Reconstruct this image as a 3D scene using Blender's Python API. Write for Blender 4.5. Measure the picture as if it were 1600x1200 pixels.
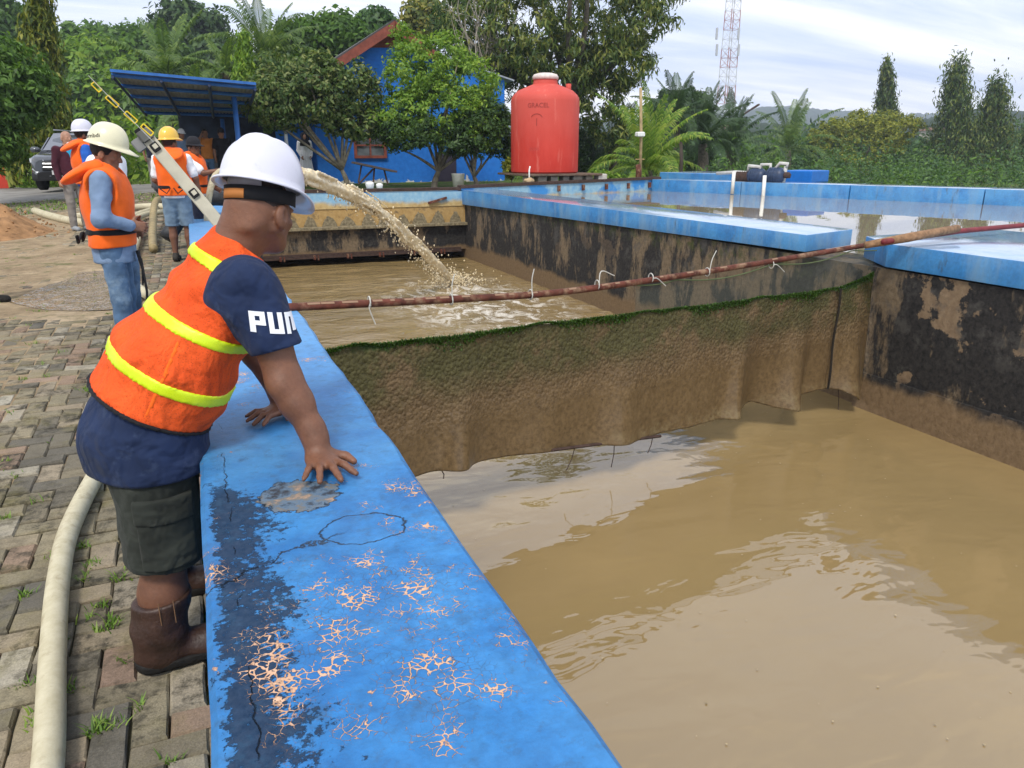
import bpy, bmesh, math, random
import numpy as np
from mathutils import Vector, Matrix
for o in list(bpy.data.objects): bpy.data.objects.remove(o)
SC = bpy.context.scene; COL = SC.collection
rad = math.radians
# ------------------------------------------------------------------ camera
PITCH, YAW, CAMZ, FPX = rad(17.19), rad(-22.61), 1.65, 1170.0
cd = bpy.data.cameras.new('camera'); cam = bpy.data.objects.new('camera', cd); COL.objects.link(cam)
cam.location = (0, 0, CAMZ); cam.rotation_euler = (math.pi/2 - PITCH, 0, YAW)
cd.sensor_width = 36; cd.lens = 36*FPX/1600; cd.clip_start = .05; cd.clip_end = 5000
SC.camera = cam
# ------------------------------------------------------------------ world / sun
SUN_EL, SUN_AZ = rad(52), rad(215)          # azimuth measured clockwise from +Y
w = bpy.data.worlds.new('World'); SC.world = w; w.use_nodes = True
nt = w.node_tree; nt.nodes.clear()
def wn(t, **k):
    n = nt.nodes.new(t)
    for a, b in k.items(): setattr(n, a, b)
    return n
out = wn('ShaderNodeOutputWorld'); bg1 = wn('ShaderNodeBackground'); bg2 = wn('ShaderNodeBackground'); mx = wn('ShaderNodeMixShader')
sky = wn('ShaderNodeTexSky', sky_type='NISHITA', sun_disc=False); sky.sun_elevation = SUN_EL; sky.sun_rotation = SUN_AZ
sky.air_density = 1.0; sky.dust_density = 1.5
bg1.inputs[1].default_value = .10
tc = wn('ShaderNodeTexCoord'); sep = wn('ShaderNodeSeparateXYZ'); comb = wn('ShaderNodeCombineXYZ')
mxz = wn('ShaderNodeMath', operation='MAXIMUM'); mxz.inputs[1].default_value = 0.0
add = wn('ShaderNodeMath', operation='ADD'); add.inputs[1].default_value = .13
dx = wn('ShaderNodeMath', operation='DIVIDE'); dy = wn('ShaderNodeMath', operation='DIVIDE')
mp = wn('ShaderNodeMapping'); mp.inputs['Rotation'].default_value = (0, 0, rad(28)); mp.inputs['Scale'].default_value = (.35, 1.25, 1)
n1 = wn('ShaderNodeTexNoise'); n1.inputs['Scale'].default_value = 1.15; n1.inputs['Detail'].default_value = 7; n1.inputs['Roughness'].default_value = .55
n1.inputs['Distortion'].default_value = .3
rp = wn('ShaderNodeValToRGB'); rp.color_ramp.elements[0].position = .30; rp.color_ramp.elements[0].color = (.72,.72,.72,1)
rp.color_ramp.elements[1].position = .62; rp.color_ramp.elements[1].color = (1,1,1,1)
cr = wn('ShaderNodeValToRGB'); e = cr.color_ramp.elements
e[0].position = .32; e[0].color = (.50,.62,.92,1); e[1].position = .60; e[1].color = (1.0,1.0,1.0,1)
L = nt.links.new
L(tc.outputs['Generated'], sep.inputs[0]); L(sep.outputs[2], mxz.inputs[0]); L(mxz.outputs[0], add.inputs[0])
L(sep.outputs[0], dx.inputs[0]); L(add.outputs[0], dx.inputs[1]); L(sep.outputs[1], dy.inputs[0]); L(add.outputs[0], dy.inputs[1])
L(dx.outputs[0], comb.inputs[0]); L(dy.outputs[0], comb.inputs[1]); L(comb.outputs[0], mp.inputs[0]); L(mp.outputs[0], n1.inputs[0])
L(n1.outputs[0], rp.inputs[0]); L(n1.outputs[0], cr.inputs[0]); L(cr.outputs[0], bg2.inputs[0]); bg2.inputs[1].default_value = 1.2
L(sky.outputs[0], bg1.inputs[0]); L(rp.outputs[0], mx.inputs[0]); L(bg1.outputs[0], mx.inputs[1]); L(bg2.outputs[0], mx.inputs[2]); L(mx.outputs[0], out.inputs[0])
sd = bpy.data.lights.new('sun', 'SUN'); sun = bpy.data.objects.new('sun', sd); COL.objects.link(sun)
sd.energy = 2.4; sd.angle = rad(12); sd.color = (1, .95, .87)
sdir = Vector((math.sin(SUN_AZ)*math.cos(SUN_EL), math.cos(SUN_AZ)*math.cos(SUN_EL), math.sin(SUN_EL)))
sun.rotation_euler = sdir.to_track_quat('Z', 'Y').to_euler()
SC.view_settings.view_transform = 'Standard'; SC.view_settings.look = 'None'; SC.view_settings.gamma = 1
SC.view_settings.exposure = 0.22; SC.view_settings.use_curve_mapping = False
SC.render.engine = 'CYCLES'
# ------------------------------------------------------------------ helpers
R = random.Random(7); NR = np.random.default_rng(11)
cR = np.array([math.cos(YAW), math.sin(YAW), 0]); cF = np.array([-math.sin(YAW)*math.cos(PITCH), math.cos(YAW)*math.cos(PITCH), -math.sin(PITCH)])
cU = np.cross(cR, cF); cO = np.array([0, 0, CAMZ])
def ray(x, y): return (x-800)/FPX*cR + cF - (y-600)/FPX*cU
def atY(x, y, Y): d = ray(x, y); return cO + d*Y/d[1]          # point at that distance Y along the tank
def atX(x, y, X): d = ray(x, y); return cO + d*X/d[0]
def atZ(x, y, z): d = ray(x, y); return cO + d*(z-CAMZ)/d[2]
def G(x, y):                                                     # ground height
    z = np.interp(y, [2.5, 6, 7.4, 10.4, 11, 16, 18.7, 26, 30, 200], [.05, .19, .235, .238, .26, .38, .5, .68, .7, .75])
    s = np.clip((y-8)/12, 0, 1); return z - .06*np.clip(-x-1, 0, 4)*s*s*(3-2*s)
def onG(x, y):                                                   # ground point
    z = .2
    for i in range(8): p = atZ(x, y, z); z = .5*z + .5*float(G(p[0], min(p[1], 40)))
    return atZ(x, y, z)
def V(p): return Vector([float(q) for q in p])
def tag(o, label=None, cat=None, group=None, kind=None):
    if label: o['label'] = label
    if cat: o['category'] = cat
    if group: o['group'] = group
    if kind: o['kind'] = kind
    return o
def empty(name, loc, label, cat, group=None):
    o = bpy.data.objects.new(name, None); COL.objects.link(o); o.location = V(loc); o.empty_display_size = .1
    return tag(o, label, cat, group)
def off(p):
    v = Vector((0, 0, 0))
    while p is not None: v += p.location; p = p.parent
    return v
def link(name, me, m=None, parent=None, smooth=True):
    """mesh given in world coordinates"""
    if m is not None: me.materials.append(m)
    o = bpy.data.objects.new(name, me); COL.objects.link(o)
    if parent is not None:
        o.parent = parent; d = off(parent)
        if d.length > 0: me.transform(Matrix.Translation(-d))
    if smooth: me.polygons.foreach_set('use_smooth', [True]*len(me.polygons))
    return o
def npmesh(name, v, f):
    """numpy verts (n,3) and quads (m,4) or tris (m,3)"""
    me = bpy.data.meshes.new(name); v = np.asarray(v, np.float32); f = np.asarray(f, np.int32); k = f.shape[1]
    me.vertices.add(len(v)); me.vertices.foreach_set('co', v.ravel())
    me.loops.add(f.size); me.loops.foreach_set('vertex_index', f.ravel())
    me.polygons.add(len(f)); me.polygons.foreach_set('loop_start', np.arange(0, f.size, k, dtype=np.int32))
    me.update(calc_edges=True); return me
class MB:
    def __init__(s): s.v = []; s.f = []
    def add(s, vs, fs):
        b = len(s.v); s.v += [tuple(map(float, q)) for q in vs]; s.f += [tuple(b+i for i in f) for f in fs]; return s
    def box(s, c, d, rz=0, M=None, bev=0):
        hx, hy, hz = d[0]/2, d[1]/2, d[2]/2
        if bev:
            b = min(bev, hx*.9, hy*.9, hz*.9); vs = []
            for sz in (-1, 1):
                for (ex, ey, ez) in ((hx-b, hy-b, hz), (hx, hy, hz-b)):
                    pass
            rings = [(-hz, b), (-hz+b, 0), (hz-b, 0), (hz, b)]
            vs = []; fs = []
            for z, i in rings:
                x, y = hx-i, hy-i
                vs += [(-x, -y, z), (x, -y, z), (x, y, z), (-x, y, z)]
            for k in range(3):
                for j in range(4): fs.append((k*4+j, k*4+(j+1) % 4, k*4+4+(j+1) % 4, k*4+4+j))
            fs += [(3, 2, 1, 0), (12, 13, 14, 15)]
        else:
            vs = [(x, y, z) for z in (-hz, hz) for x, y in ((-hx, -hy), (hx, -hy), (hx, hy), (-hx, hy))]
            fs = [(3, 2, 1, 0), (4, 5, 6, 7)] + [(j, (j+1) % 4, 4+(j+1) % 4, 4+j) for j in range(4)]
        T = M if M is not None else Matrix.Rotation(rz, 4, 'Z')
        return s.add([(T @ Vector(q)) + V(c) for q in vs], fs)
    def tube(s, pts, r, n=8, cap=True, flat=1.0):
        pts = [V(p) for p in pts]; rs = r if hasattr(r, '__len__') else [r]*len(pts)
        up = None; vs = []; m = len(pts)
        for i, p in enumerate(pts):
            t = (pts[min(i+1, m-1)] - pts[max(i-1, 0)]).normalized()
            if up is None: up = Vector((0, 0, 1)) if abs(t.z) < .9 else Vector((1, 0, 0))
            a = t.cross(up).normalized(); bb = a.cross(t).normalized(); up = bb
            for k in range(n):
                q = 2*math.pi*k/n; vs.append(p + a*math.cos(q)*rs[i] + bb*math.sin(q)*rs[i]*flat)
        fs = [(i*n+k, i*n+(k+1) % n, (i+1)*n+(k+1) % n, (i+1)*n+k) for i in range(m-1) for k in range(n)]
        if cap: fs += [tuple(range(n))[::-1], tuple((m-1)*n+k for k in range(n))]
        return s.add(vs, fs)
    def lathe(s, prof, c, n=24, cap=True):
        vs = [(c[0]+r*math.cos(2*math.pi*k/n), c[1]+r*math.sin(2*math.pi*k/n), c[2]+z) for r, z in prof for k in range(n)]
        m = len(prof)
        fs = [(i*n+k, i*n+(k+1) % n, (i+1)*n+(k+1) % n, (i+1)*n+k) for i in range(m-1) for k in range(n)]
        if cap: fs += [tuple(range(n))[::-1], tuple((m-1)*n+k for k in range(n))]
        return s.add(vs, fs)
    def hexa(s, P):   # 8 corners: bottom ring 4, top ring 4
        return s.add(P, [(3, 2, 1, 0), (4, 5, 6, 7)] + [(j, (j+1) % 4, 4+(j+1) % 4, 4+j) for j in range(4)])
    def extr(s, poly, d):  # polygon (list of 3d) extruded by vector d
        n = len(poly); a = [V(p) for p in poly]; b = [p+V(d) for p in a]
        return s.add(a+b, [tuple(range(n))[::-1], tuple(range(n, 2*n))] + [(j, (j+1) % n, n+(j+1) % n, n+j) for j in range(n)])
    def build(s, name, m=None, parent=None, smooth=False, bevel=0, fix=True):
        me = bpy.data.meshes.new(name); me.from_pydata(s.v, [], s.f)
        if fix or bevel:
            bm = bmesh.new(); bm.from_mesh(me)
            if bevel:
                bmesh.ops.bevel(bm, geom=[e for e in bm.edges if len(e.link_faces) == 2 and e.calc_face_angle(0) > .5], offset=bevel, segments=2, affect='EDGES', profile=.6)
            bmesh.ops.recalc_face_normals(bm, faces=bm.faces); bm.to_mesh(me); bm.free()
        o = link(name, me, m, parent, smooth)
        if smooth == 'auto':
            me.polygons.foreach_set('use_smooth', [True]*len(me.polygons))
            try: me.set_sharp_from_angle(angle=rad(35))
            except Exception: pass
        return o
def spline(pts, n):
    """catmull-rom"""
    P = [np.array(p, float) for p in pts]; P = [2*P[0]-P[1]] + P + [2*P[-1]-P[-2]]; o = []
    for i in range(1, len(P)-2):
        for k in range(n):
            t = k/n; a, b, c, d = P[i-1:i+3]
            o.append(.5*((2*b)+(c-a)*t+(2*a-5*b+4*c-d)*t*t+(-a+3*b-3*c+d)*t**3))
    o.append(P[-2]); return o
def snoise(x, y, z, s=0):
    """cheap smooth pseudo noise, about -1..1"""
    return (np.sin(x*1.0+1.7*np.sin(y*.9+s)+s)+np.sin(y*1.13+1.5*np.sin(z*1.1+2*s)+1.3*s)+np.sin(z*.93+1.6*np.sin(x*1.2+.7*s)+2.1*s))/3
# ------------------------------------------------------------------ materials
class Mt:
    def __init__(s, name, rough=.7, spec=.35):
        s.m = bpy.data.materials.new(name); s.m.use_nodes = True; s.t = s.m.node_tree; s.b = s.t.nodes['Principled BSDF']
        s.b.inputs['Roughness'].default_value = rough; s.b.inputs['Specular IOR Level'].default_value = spec
        s.tc = None
    def n(s, t, **k):
        q = s.t.nodes.new(t)
        for a, b in k.items(): setattr(q, a, b)
        return q
    def l(s, a, b): s.t.links.new(a, b)
    def co(s, scale=None, geo=True):
        if geo:
            if s.tc is None: s.tc = s.n('ShaderNodeNewGeometry').outputs['Position']
            src = s.tc
        else: src = s.n('ShaderNodeTexCoord').outputs['Object']
        if scale is None: return src
        m = s.n('ShaderNodeMapping'); m.inputs['Scale'].default_value = scale; s.l(src, m.inputs[0]); return m.outputs[0]
    def noise(s, sc, det=4, rough=.55, scale=None, dist=0, geo=True, off=None):
        q = s.n('ShaderNodeTexNoise'); q.inputs['Scale'].default_value = sc; q.inputs['Detail'].default_value = det
        q.inputs['Roughness'].default_value = rough; q.inputs['Distortion'].default_value = dist
        c = s.co(scale, geo)
        if off:
            a = s.n('ShaderNodeVectorMath', operation='ADD'); a.inputs[1].default_value = off; s.l(c, a.inputs[0]); c = a.outputs[0]
        s.l(c, q.inputs[0]); return q.outputs[0]
    def ramp(s, v, *st, const=False):
        q = s.n('ShaderNodeValToRGB'); r = q.color_ramp
        while len(r.elements) < len(st): r.elements.new(.5)
        for e, (p, c) in zip(r.elements, st):
            e.position = p; e.color = (c, c, c, 1) if not hasattr(c, '__len__') else (*c, 1)
        s.l(v, q.inputs[0]); return q.outputs[0]
    def mix(s, f, a, b, mode='MIX'):
        q = s.n('ShaderNodeMix', data_type='RGBA', blend_type=mode)
        for i, v in ((0, f), (6, a), (7, b)):
            if isinstance(v, (int, float)): q.inputs[i].default_value = v if i == 0 else (v, v, v, 1)
            elif isinstance(v, tuple): q.inputs[i].default_value = (*v, 1)
            else: s.l(v, q.inputs[i])
        return q.outputs[2]
    def math(s, op, a, b=None, c=None):
        q = s.n('ShaderNodeMath', operation=op)
        for i, v in enumerate((a, b, c)):
            if v is None: continue
            if isinstance(v, (int, float)): q.inputs[i].default_value = v
            else: s.l(v, q.inputs[i])
        return q.outputs[0]
    def xyz(s):
        q = s.n('ShaderNodeSeparateXYZ'); s.l(s.co(), q.inputs[0]); return q.outputs
    def rng(s, v, a, b, c=0., d=1., smooth=True):
        q = s.n('ShaderNodeMapRange'); q.interpolation_type = 'SMOOTHSTEP' if smooth else 'LINEAR'
        for i, k in enumerate((a, b, c, d)): q.inputs[i+1].default_value = k
        s.l(v, q.inputs[0]); return q.outputs[0]
    def col(s, c):
        if isinstance(c, tuple): s.b.inputs['Base Color'].default_value = (*c, 1)
        else: s.l(c, s.b.inputs['Base Color'])
        return s
    def rough(s, v): s.l(v, s.b.inputs['Roughness']); return s
    def bump(s, h, st=.3, dist=.01):
        q = s.n('ShaderNodeBump'); q.inputs['Strength'].default_value = st; q.inputs['Distance'].default_value = dist
        s.l(h, q.inputs['Height']); s.l(q.outputs[0], s.b.inputs['Normal']); return s
def simple(name, c, rough=.7, var=.18, sc=8, bump=0, bsc=60, spec=.3, geo=True, metal=0, dirt=None):
    m = Mt(name, rough, spec); n = m.noise(sc, 5, geo=geo)
    lo = tuple(x*(1-var) for x in c); hi = tuple(min(1, x*(1+var)) for x in c)
    k = m.ramp(n, (.3, lo), (.7, hi))
    if dirt:
        d = m.ramp(m.noise(sc*.6, 6, .65, geo=geo, off=(3, 7, 1)), (.5, 0.), (.66, 1.)); k = m.mix(m.math('MULTIPLY', d, dirt[1]), k, dirt[0])
    m.col(k); m.b.inputs['Metallic'].default_value = metal
    if bump: m.bump(m.noise(bsc, 4, geo=geo), bump, .01)
    return m.m
def cloth(name, c, rough=.85, var=.15, weave=900, wr=.5, stain=None, sheen=.04):
    m = Mt(name, rough, .2); n = m.noise(7, 4); k = m.ramp(n, (.3, tuple(x*(1-var) for x in c)), (.72, tuple(min(1, x*(1+var)) for x in c)))
    if stain:
        f = m.ramp(m.noise(stain[2], 6, .7, off=(1, 2, 5)), (stain[3], 0.), (stain[3]+.1, 1.)); k = m.mix(m.math('MULTIPLY', f, stain[1]), k, stain[0])
    m.col(k); m.b.inputs['Sheen Weight'].default_value = sheen
    a = m.noise(13, 2, .5, dist=.25); b = m.noise(weave, 1)
    m.bump(m.math('ADD', m.math('MULTIPLY', a, 1.0), m.math('MULTIPLY', b, .02)), wr*.7, .03)
    return m.m
def island(m):
    g = m.n('ShaderNodeNewGeometry'); return g.outputs['Random Per Island']
def leafmat(name, cols, trans=.35, rough=.5):
    m = Mt(name, rough, .3); r = island(m)
    cols = [tuple(q*1.45 for q in c) for c in cols]; st = [(i/(len(cols)-1)*.9+.05, c) for i, c in enumerate(cols)]
    k = m.ramp(r, *st); n = m.noise(.6, 2); k = m.mix(m.ramp(n, (.35, 0.), (.65, .5)), k, m.mix(1., k, (1.25, 1.18, .8), 'MULTIPLY'))
    m.col(k)
    tr = m.n('ShaderNodeBsdfTranslucent'); m.l(m.mix(1., k, (1.2, 1.25, .6), 'MULTIPLY'), tr.inputs[0])
    mixs = m.n('ShaderNodeMixShader'); mixs.inputs[0].default_value = trans
    o = m.t.nodes['Material Output']; m.l(m.b.outputs[0], mixs.inputs[1]); m.l(tr.outputs[0], mixs.inputs[2]); m.l(mixs.outputs[0], o.inputs[0])
    return m.m
M = {}
# ================================================================== SETTING
# ---- materials
def mk_ground():
    m = Mt('ground_grass', .95, .1); a = m.noise(.8, 6, .6); b = m.noise(14, 5, .7)
    k = m.ramp(b, (.3, (.035, .06, .012)), (.6, (.10, .15, .03)), (.8, (.20, .20, .07)))
    k = m.mix(m.ramp(a, (.52, 0.), (.62, 1.)), k, m.ramp(b, (.3, (.16, .11, .06)), (.7, (.32, .24, .14))))
    m.col(k).bump(m.noise(40, 5), .6, .04); return m.m
def mk_paver(name, rnd):
    m = Mt(name, .93, .12)
    r = m.n('ShaderNodeObjectInfo').outputs['Random'] if rnd == 'obj' else island(m)
    base = m.ramp(r, (.0, (.13, .12, .10)), (.3, (.21, .18, .125)), (.55, (.26, .225, .15)), (.8, (.30, .245, .17)), (1., (.36, .33, .26)))
    pink = m.math('GREATER_THAN', m.math('FRACT', m.math('MULTIPLY', r, 17.3)), .86)
    base = m.mix(m.math('MULTIPLY', pink, .7), base, (.30, .20, .145))
    big = m.noise(2.6, 6, .7, off=(4, 4, 0)); dk = m.ramp(big, (.46, 0.), (.60, .85))
    mid = m.ramp(m.noise(16, 7, .72), (.47, 0.), (.62, 1.))
    rr = m.math('ADD', m.math('MULTIPLY', m.math('FRACT', m.math('MULTIPLY', r, 7.77)), .9), -.1)
    dk = m.math('MULTIPLY', m.math('ADD', m.math('MULTIPLY', dk, .55), m.math('MULTIPLY', mid, .75)), m.rng(rr, .0, .55, .25, 1.))
    k = m.mix(m.math('MINIMUM', dk, .93), base, (.047, .043, .033))
    ol = m.ramp(m.noise(5, 5, .6, off=(9, 1, 3)), (.52, 0.), (.72, .45)); k = m.mix(ol, k, (.19, .165, .06))
    fine = m.noise(160, 3, .7); k = m.mix(.6, k, m.mix(1., k, m.ramp(fine, (.3, .55), (.75, 1.45)), 'MULTIPLY'))
    m.col(k).bump(m.math('ADD', fine, m.math('MULTIPLY', m.noise(26, 4), 1.5)), .55, .006); return m.m
def mk_dirt():
    m = Mt('dirt', .92, .2); a = m.noise(1.3, 6, .65); b = m.noise(9, 6, .7)
    k = m.ramp(a, (.3, (.20, .145, .085)), (.5, (.34, .255, .155)), (.72, (.46, .36, .24)))
    k = m.mix(.6, k, m.mix(1., k, m.ramp(b, (.3, .5), (.7, 1.35)), 'MULTIPLY'))
    k = m.mix(m.ramp(m.noise(2.2, 6, .7, off=(5, 3, 0)), (.56, 0.), (.66, .75)), k, (.10, .115, .04))
    m.col(k).bump(m.math('ADD', m.noise(22, 6, .7), m.math('MULTIPLY', m.noise(120, 3), .4)), .8, .03); return m.m
def mk_blue(name, worn):
    """blue painted concrete; worn adds the scars of the near parapet"""
    m = Mt(name, .16, .6); x, y, z = m.xyz()
    a = m.noise(3.2, 6, .62); b = m.noise(30, 6, .7)
    k = m.ramp(a, (.28, (.014, .135, .37)), (.5, (.026, .205, .50)), (.72, (.055, .275, .58)))
    k = m.mix(.75, k, m.mix(1., k, m.ramp(b, (.3, .66), (.7, 1.28)), 'MULTIPLY'))
    fad = m.ramp(m.noise(1.1, 5, .6, off=(7, 0, 2)), (.45, 0.), (.72, .55)); k = m.mix(fad, k, (.11, .34, .60))
    if not worn:
        st = m.ramp(m.noise(5, 6, .65, scale=(1, 1, .22), off=(1, 8, 0)), (.5, 0.), (.68, .7)); k = m.mix(st, k, (.16, .30, .45))
        dk = m.ramp(m.noise(7, 7, .7, scale=(1, 1, .3), off=(6, 2, 0)), (.60, 0.), (.7, .8)); k = m.mix(dk, k, (.05, .075, .09))
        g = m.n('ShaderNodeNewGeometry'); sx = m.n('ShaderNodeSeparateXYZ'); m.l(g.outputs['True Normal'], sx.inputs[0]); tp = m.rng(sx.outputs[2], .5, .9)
        ch = m.math('MULTIPLY', tp, m.ramp(m.noise(2.5, 6, .65, off=(9, 9, 9)), (.35, .45), (.62, .9))); k = m.mix(ch, k, (.42, .50, .60))  # painted sheen: sky reflection of the wet tops, mixed patchily into the colour
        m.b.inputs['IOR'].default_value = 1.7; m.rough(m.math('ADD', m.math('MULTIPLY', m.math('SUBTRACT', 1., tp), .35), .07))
        m.col(k).bump(m.noise(25, 5), .12, .008); return m.m
    k = m.mix(1., k, (.80, .82, .86), 'MULTIPLY'); k = m.mix(m.ramp(m.noise(6, 5, .6, off=(3, 7, 7)), (.5, 0.), (.66, .45)), k, (.012, .10, .30))
    # far part paler: wet sky reflection painted into the blue
    ch = m.rng(y, 2.2, 4.5); k = m.mix(m.math('MULTIPLY', ch, .45), k, (.19, .42, .70))
    n1 = m.noise(7, 7, .72, off=(2, 2, 2)); n2 = m.noise(55, 6, .75); n3 = m.noise(4, 3, .5, off=(3, 1, 7))
    # dark scuffed paint loss along the outer edge
    edge = m.rng(x, -.04, .24, 1., 0.); near = m.rng(y, 2.0, 2.35, 1., 0.); far0 = m.rng(y, .7, 1.1)
    d = m.math('ADD', m.math('ADD', m.math('MULTIPLY', m.math('MULTIPLY', edge, m.rng(m.noise(3.3, 3, .5, off=(1, 4, 9)), .36, .58, .12, 1.)), .42), m.math('MULTIPLY', n1, .75)), m.math('MULTIPLY', n2, .85))
    d = m.math('MULTIPLY', m.ramp(m.math('MULTIPLY', d, .72), (.76, 0.), (.80, 1.)), near)
    notedge = m.rng(m.math('ADD', x, m.math('MULTIPLY', m.math('SUBTRACT', m.noise(26, 6, .75, off=(6, 6, 0)), .5), .16)), -.046, -.040); d = m.math('MULTIPLY', d, m.math('ADD', m.math('MULTIPLY', notedge, .9), .1))
    k = m.mix(m.math('MULTIPLY', d, .92), k, m.ramp(n2, (.3, (.010, .017, .034)), (.7, (.038, .052, .080))))
    # peach crackle
    def vor(sc, off=(0, 0, 0)):
        q = m.n('ShaderNodeTexVoronoi', feature='DISTANCE_TO_EDGE'); q.inputs['Scale'].default_value = sc
        c = m.n('ShaderNodeVectorMath', operation='ADD'); nn = m.n('ShaderNodeTexNoise'); nn.inputs['Scale'].default_value = 14; nn.inputs['Detail'].default_value = 5
        m.l(m.co(), nn.inputs[0]); sc_ = m.n('ShaderNodeVectorMath', operation='SCALE'); sc_.inputs['Scale'].default_value = .06; m.l(nn.outputs['Color'], sc_.inputs[0])
        m.l(m.co((1, 1, 0)), c.inputs[0]); m.l(sc_.outputs[0], c.inputs[1]); m.l(c.outputs[0], q.inputs[0]); return q.outputs['Distance']
    def blob(cx, cy, rx, ry, soft=.55):
        sx = m.math('DIVIDE', m.math('SUBTRACT', x, cx), rx); sy = m.math('DIVIDE', m.math('SUBTRACT', y, cy), ry)
        r = m.math('SQRT', m.math('ADD', m.math('MULTIPLY', sx, sx), m.math('MULTIPLY', sy, sy)))
        r = m.math('ADD', r, m.math('MULTIPLY', m.math('SUBTRACT', n1, .5), 2.6)); return m.rng(r, 1-soft, 1., 1., 0.)
    mask = m.math('MAXIMUM', blob(.25, 1.42, .32, .22, .8), m.math('MAXIMUM', blob(.08, 1.24, .15, .18), m.math('MAXIMUM', blob(.46, 1.86, .07, .13), m.math('MULTIPLY', blob(.3, 1.1, .35, .22), .5))))
    mask = m.math('MAXIMUM', mask, m.math('MULTIPLY', m.ramp(n3, (.56, 0.), (.64, .75)), m.rng(y, 3.2, 4.2, 1., 0.)))
    v1 = m.math('MULTIPLY', vor(58), 1.); th = m.math('MULTIPLY', m.math('MULTIPLY', mask, m.ramp(m.noise(13, 5, .65, off=(4, 4, 4)), (.45, 0.), (.66, 1.))), .17)
    pe = m.math('MULTIPLY', m.rng(m.math('SUBTRACT', v1, th), -.03, .005, 1., 0.), m.rng(mask, .12, .3))
    fl = m.math('MULTIPLY', m.ramp(m.noise(24, 5, .6, off=(1, 5, 0)), (.66, 0.), (.69, 1.)), m.rng(mask, .25, .5))
    pe = m.math('MAXIMUM', pe, fl)
    dkn = m.math('MULTIPLY', m.rng(m.math('SUBTRACT', v1, th), .0, .08, 1., 0.), m.rng(mask, .35, .7)); dkn = m.math('MULTIPLY', dkn, m.ramp(m.noise(11, 4, .6, off=(8, 8, 0)), (.45, 0.), (.6, .7)))
    k = m.mix(dkn, k, (.03, .06, .10))
    k = m.mix(pe, k, m.ramp(n2, (.3, (.50, .27, .15)), (.7, (.70, .47, .33))))
    # spalled patch under the hand
    sp = blob(.17, 1.95, .12, .11, .10); spc = m.ramp(m.noise(12, 6, .65, off=(0, 3, 3)), (.40, (.03, .035, .045)), (.48, (.10, .16, .23)), (.54, (.14, .14, .13)), (.62, (.36, .24, .16)))
    rim = m.math('MULTIPLY', sp, m.math('SUBTRACT', 1., sp)); k = m.mix(sp, k, spc); k = m.mix(m.ramp(rim, (.08, 0.), (.2, 1.)), k, (.012, .015, .02))
    # hairline cracks: a ring and long wandering ones
    rx = m.math('DIVIDE', m.math('SUBTRACT', x, .31), .105); ry = m.math('DIVIDE', m.math('SUBTRACT', y, 1.70), .075)
    rr = m.math('ADD', m.math('SQRT', m.math('ADD', m.math('MULTIPLY', rx, rx), m.math('MULTIPLY', ry, ry))), m.math('MULTIPLY', m.math('SUBTRACT', m.noise(13, 5, .6), .5), .8))
    ck = m.rng(m.math('ABSOLUTE', m.math('SUBTRACT', rr, 1.)), .0, .045, 1., 0.)
    yl = m.math('ADD', y, m.math('ADD', m.math('MULTIPLY', x, -.42), m.math('MULTIPLY', m.noise(9, 5, .65, off=(2, 9, 0)), .16)))
    ck2 = m.math('MULTIPLY', m.rng(m.math('ABSOLUTE', m.math('SUBTRACT', yl, 1.675)), .0, .006, 1., 0.), m.rng(x, .2, .28, 1., 0.))
    xl = m.math('ADD', x, m.math('MULTIPLY', m.noise(8, 6, .6, off=(5, 9, 0)), .07))
    ck3 = m.math('MULTIPLY', m.rng(m.math('ABSOLUTE', m.math('SUBTRACT', xl, .035)), .0, .0022, 1., 0.), m.math('MULTIPLY', m.rng(y, 2.4, 2.7, 1., 0.), m.ramp(m.noise(6, 3, .5, off=(8, 2, 1)), (.46, 0.), (.52, 1.))))
    cks = m.math('MAXIMUM', m.math('MAXIMUM', ck, ck2), ck3); k = m.mix(m.math('MULTIPLY', cks, .95), k, (.012, .015, .02))
    gm_ = m.ramp(m.noise(19, 7, .75, off=(7, 3, 3)), (.53, 0.), (.66, .5)); k = m.mix(m.math('MULTIPLY', gm_, m.rng(mask, .9, .3)), k, (.035, .085, .15))
    spk = m.math('MULTIPLY', m.ramp(m.noise(90, 4, .7), (.66, 0.), (.70, .8)), m.ramp(n1, (.46, 0.), (.6, 1.))); k = m.mix(spk, k, (.03, .06, .10))
    m.col(k); h = m.math('SUBTRACT', m.math('MULTIPLY', b, .35), m.math('ADD', m.math('ADD', m.math('MULTIPLY', pe, .5), m.math('MULTIPLY', sp, 1.2)), m.math('ADD', m.math('MULTIPLY', d, .35), cks)))
    m.bump(h, .8, .008); m.rough(m.rng(m.math('MAXIMUM', d, pe), 0., 1., .5, .95)); m.l(m.rng(m.math('MAXIMUM', d, pe), 0., 1., .45, .05), m.b.inputs['Specular IOR Level']); return m.m
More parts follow.
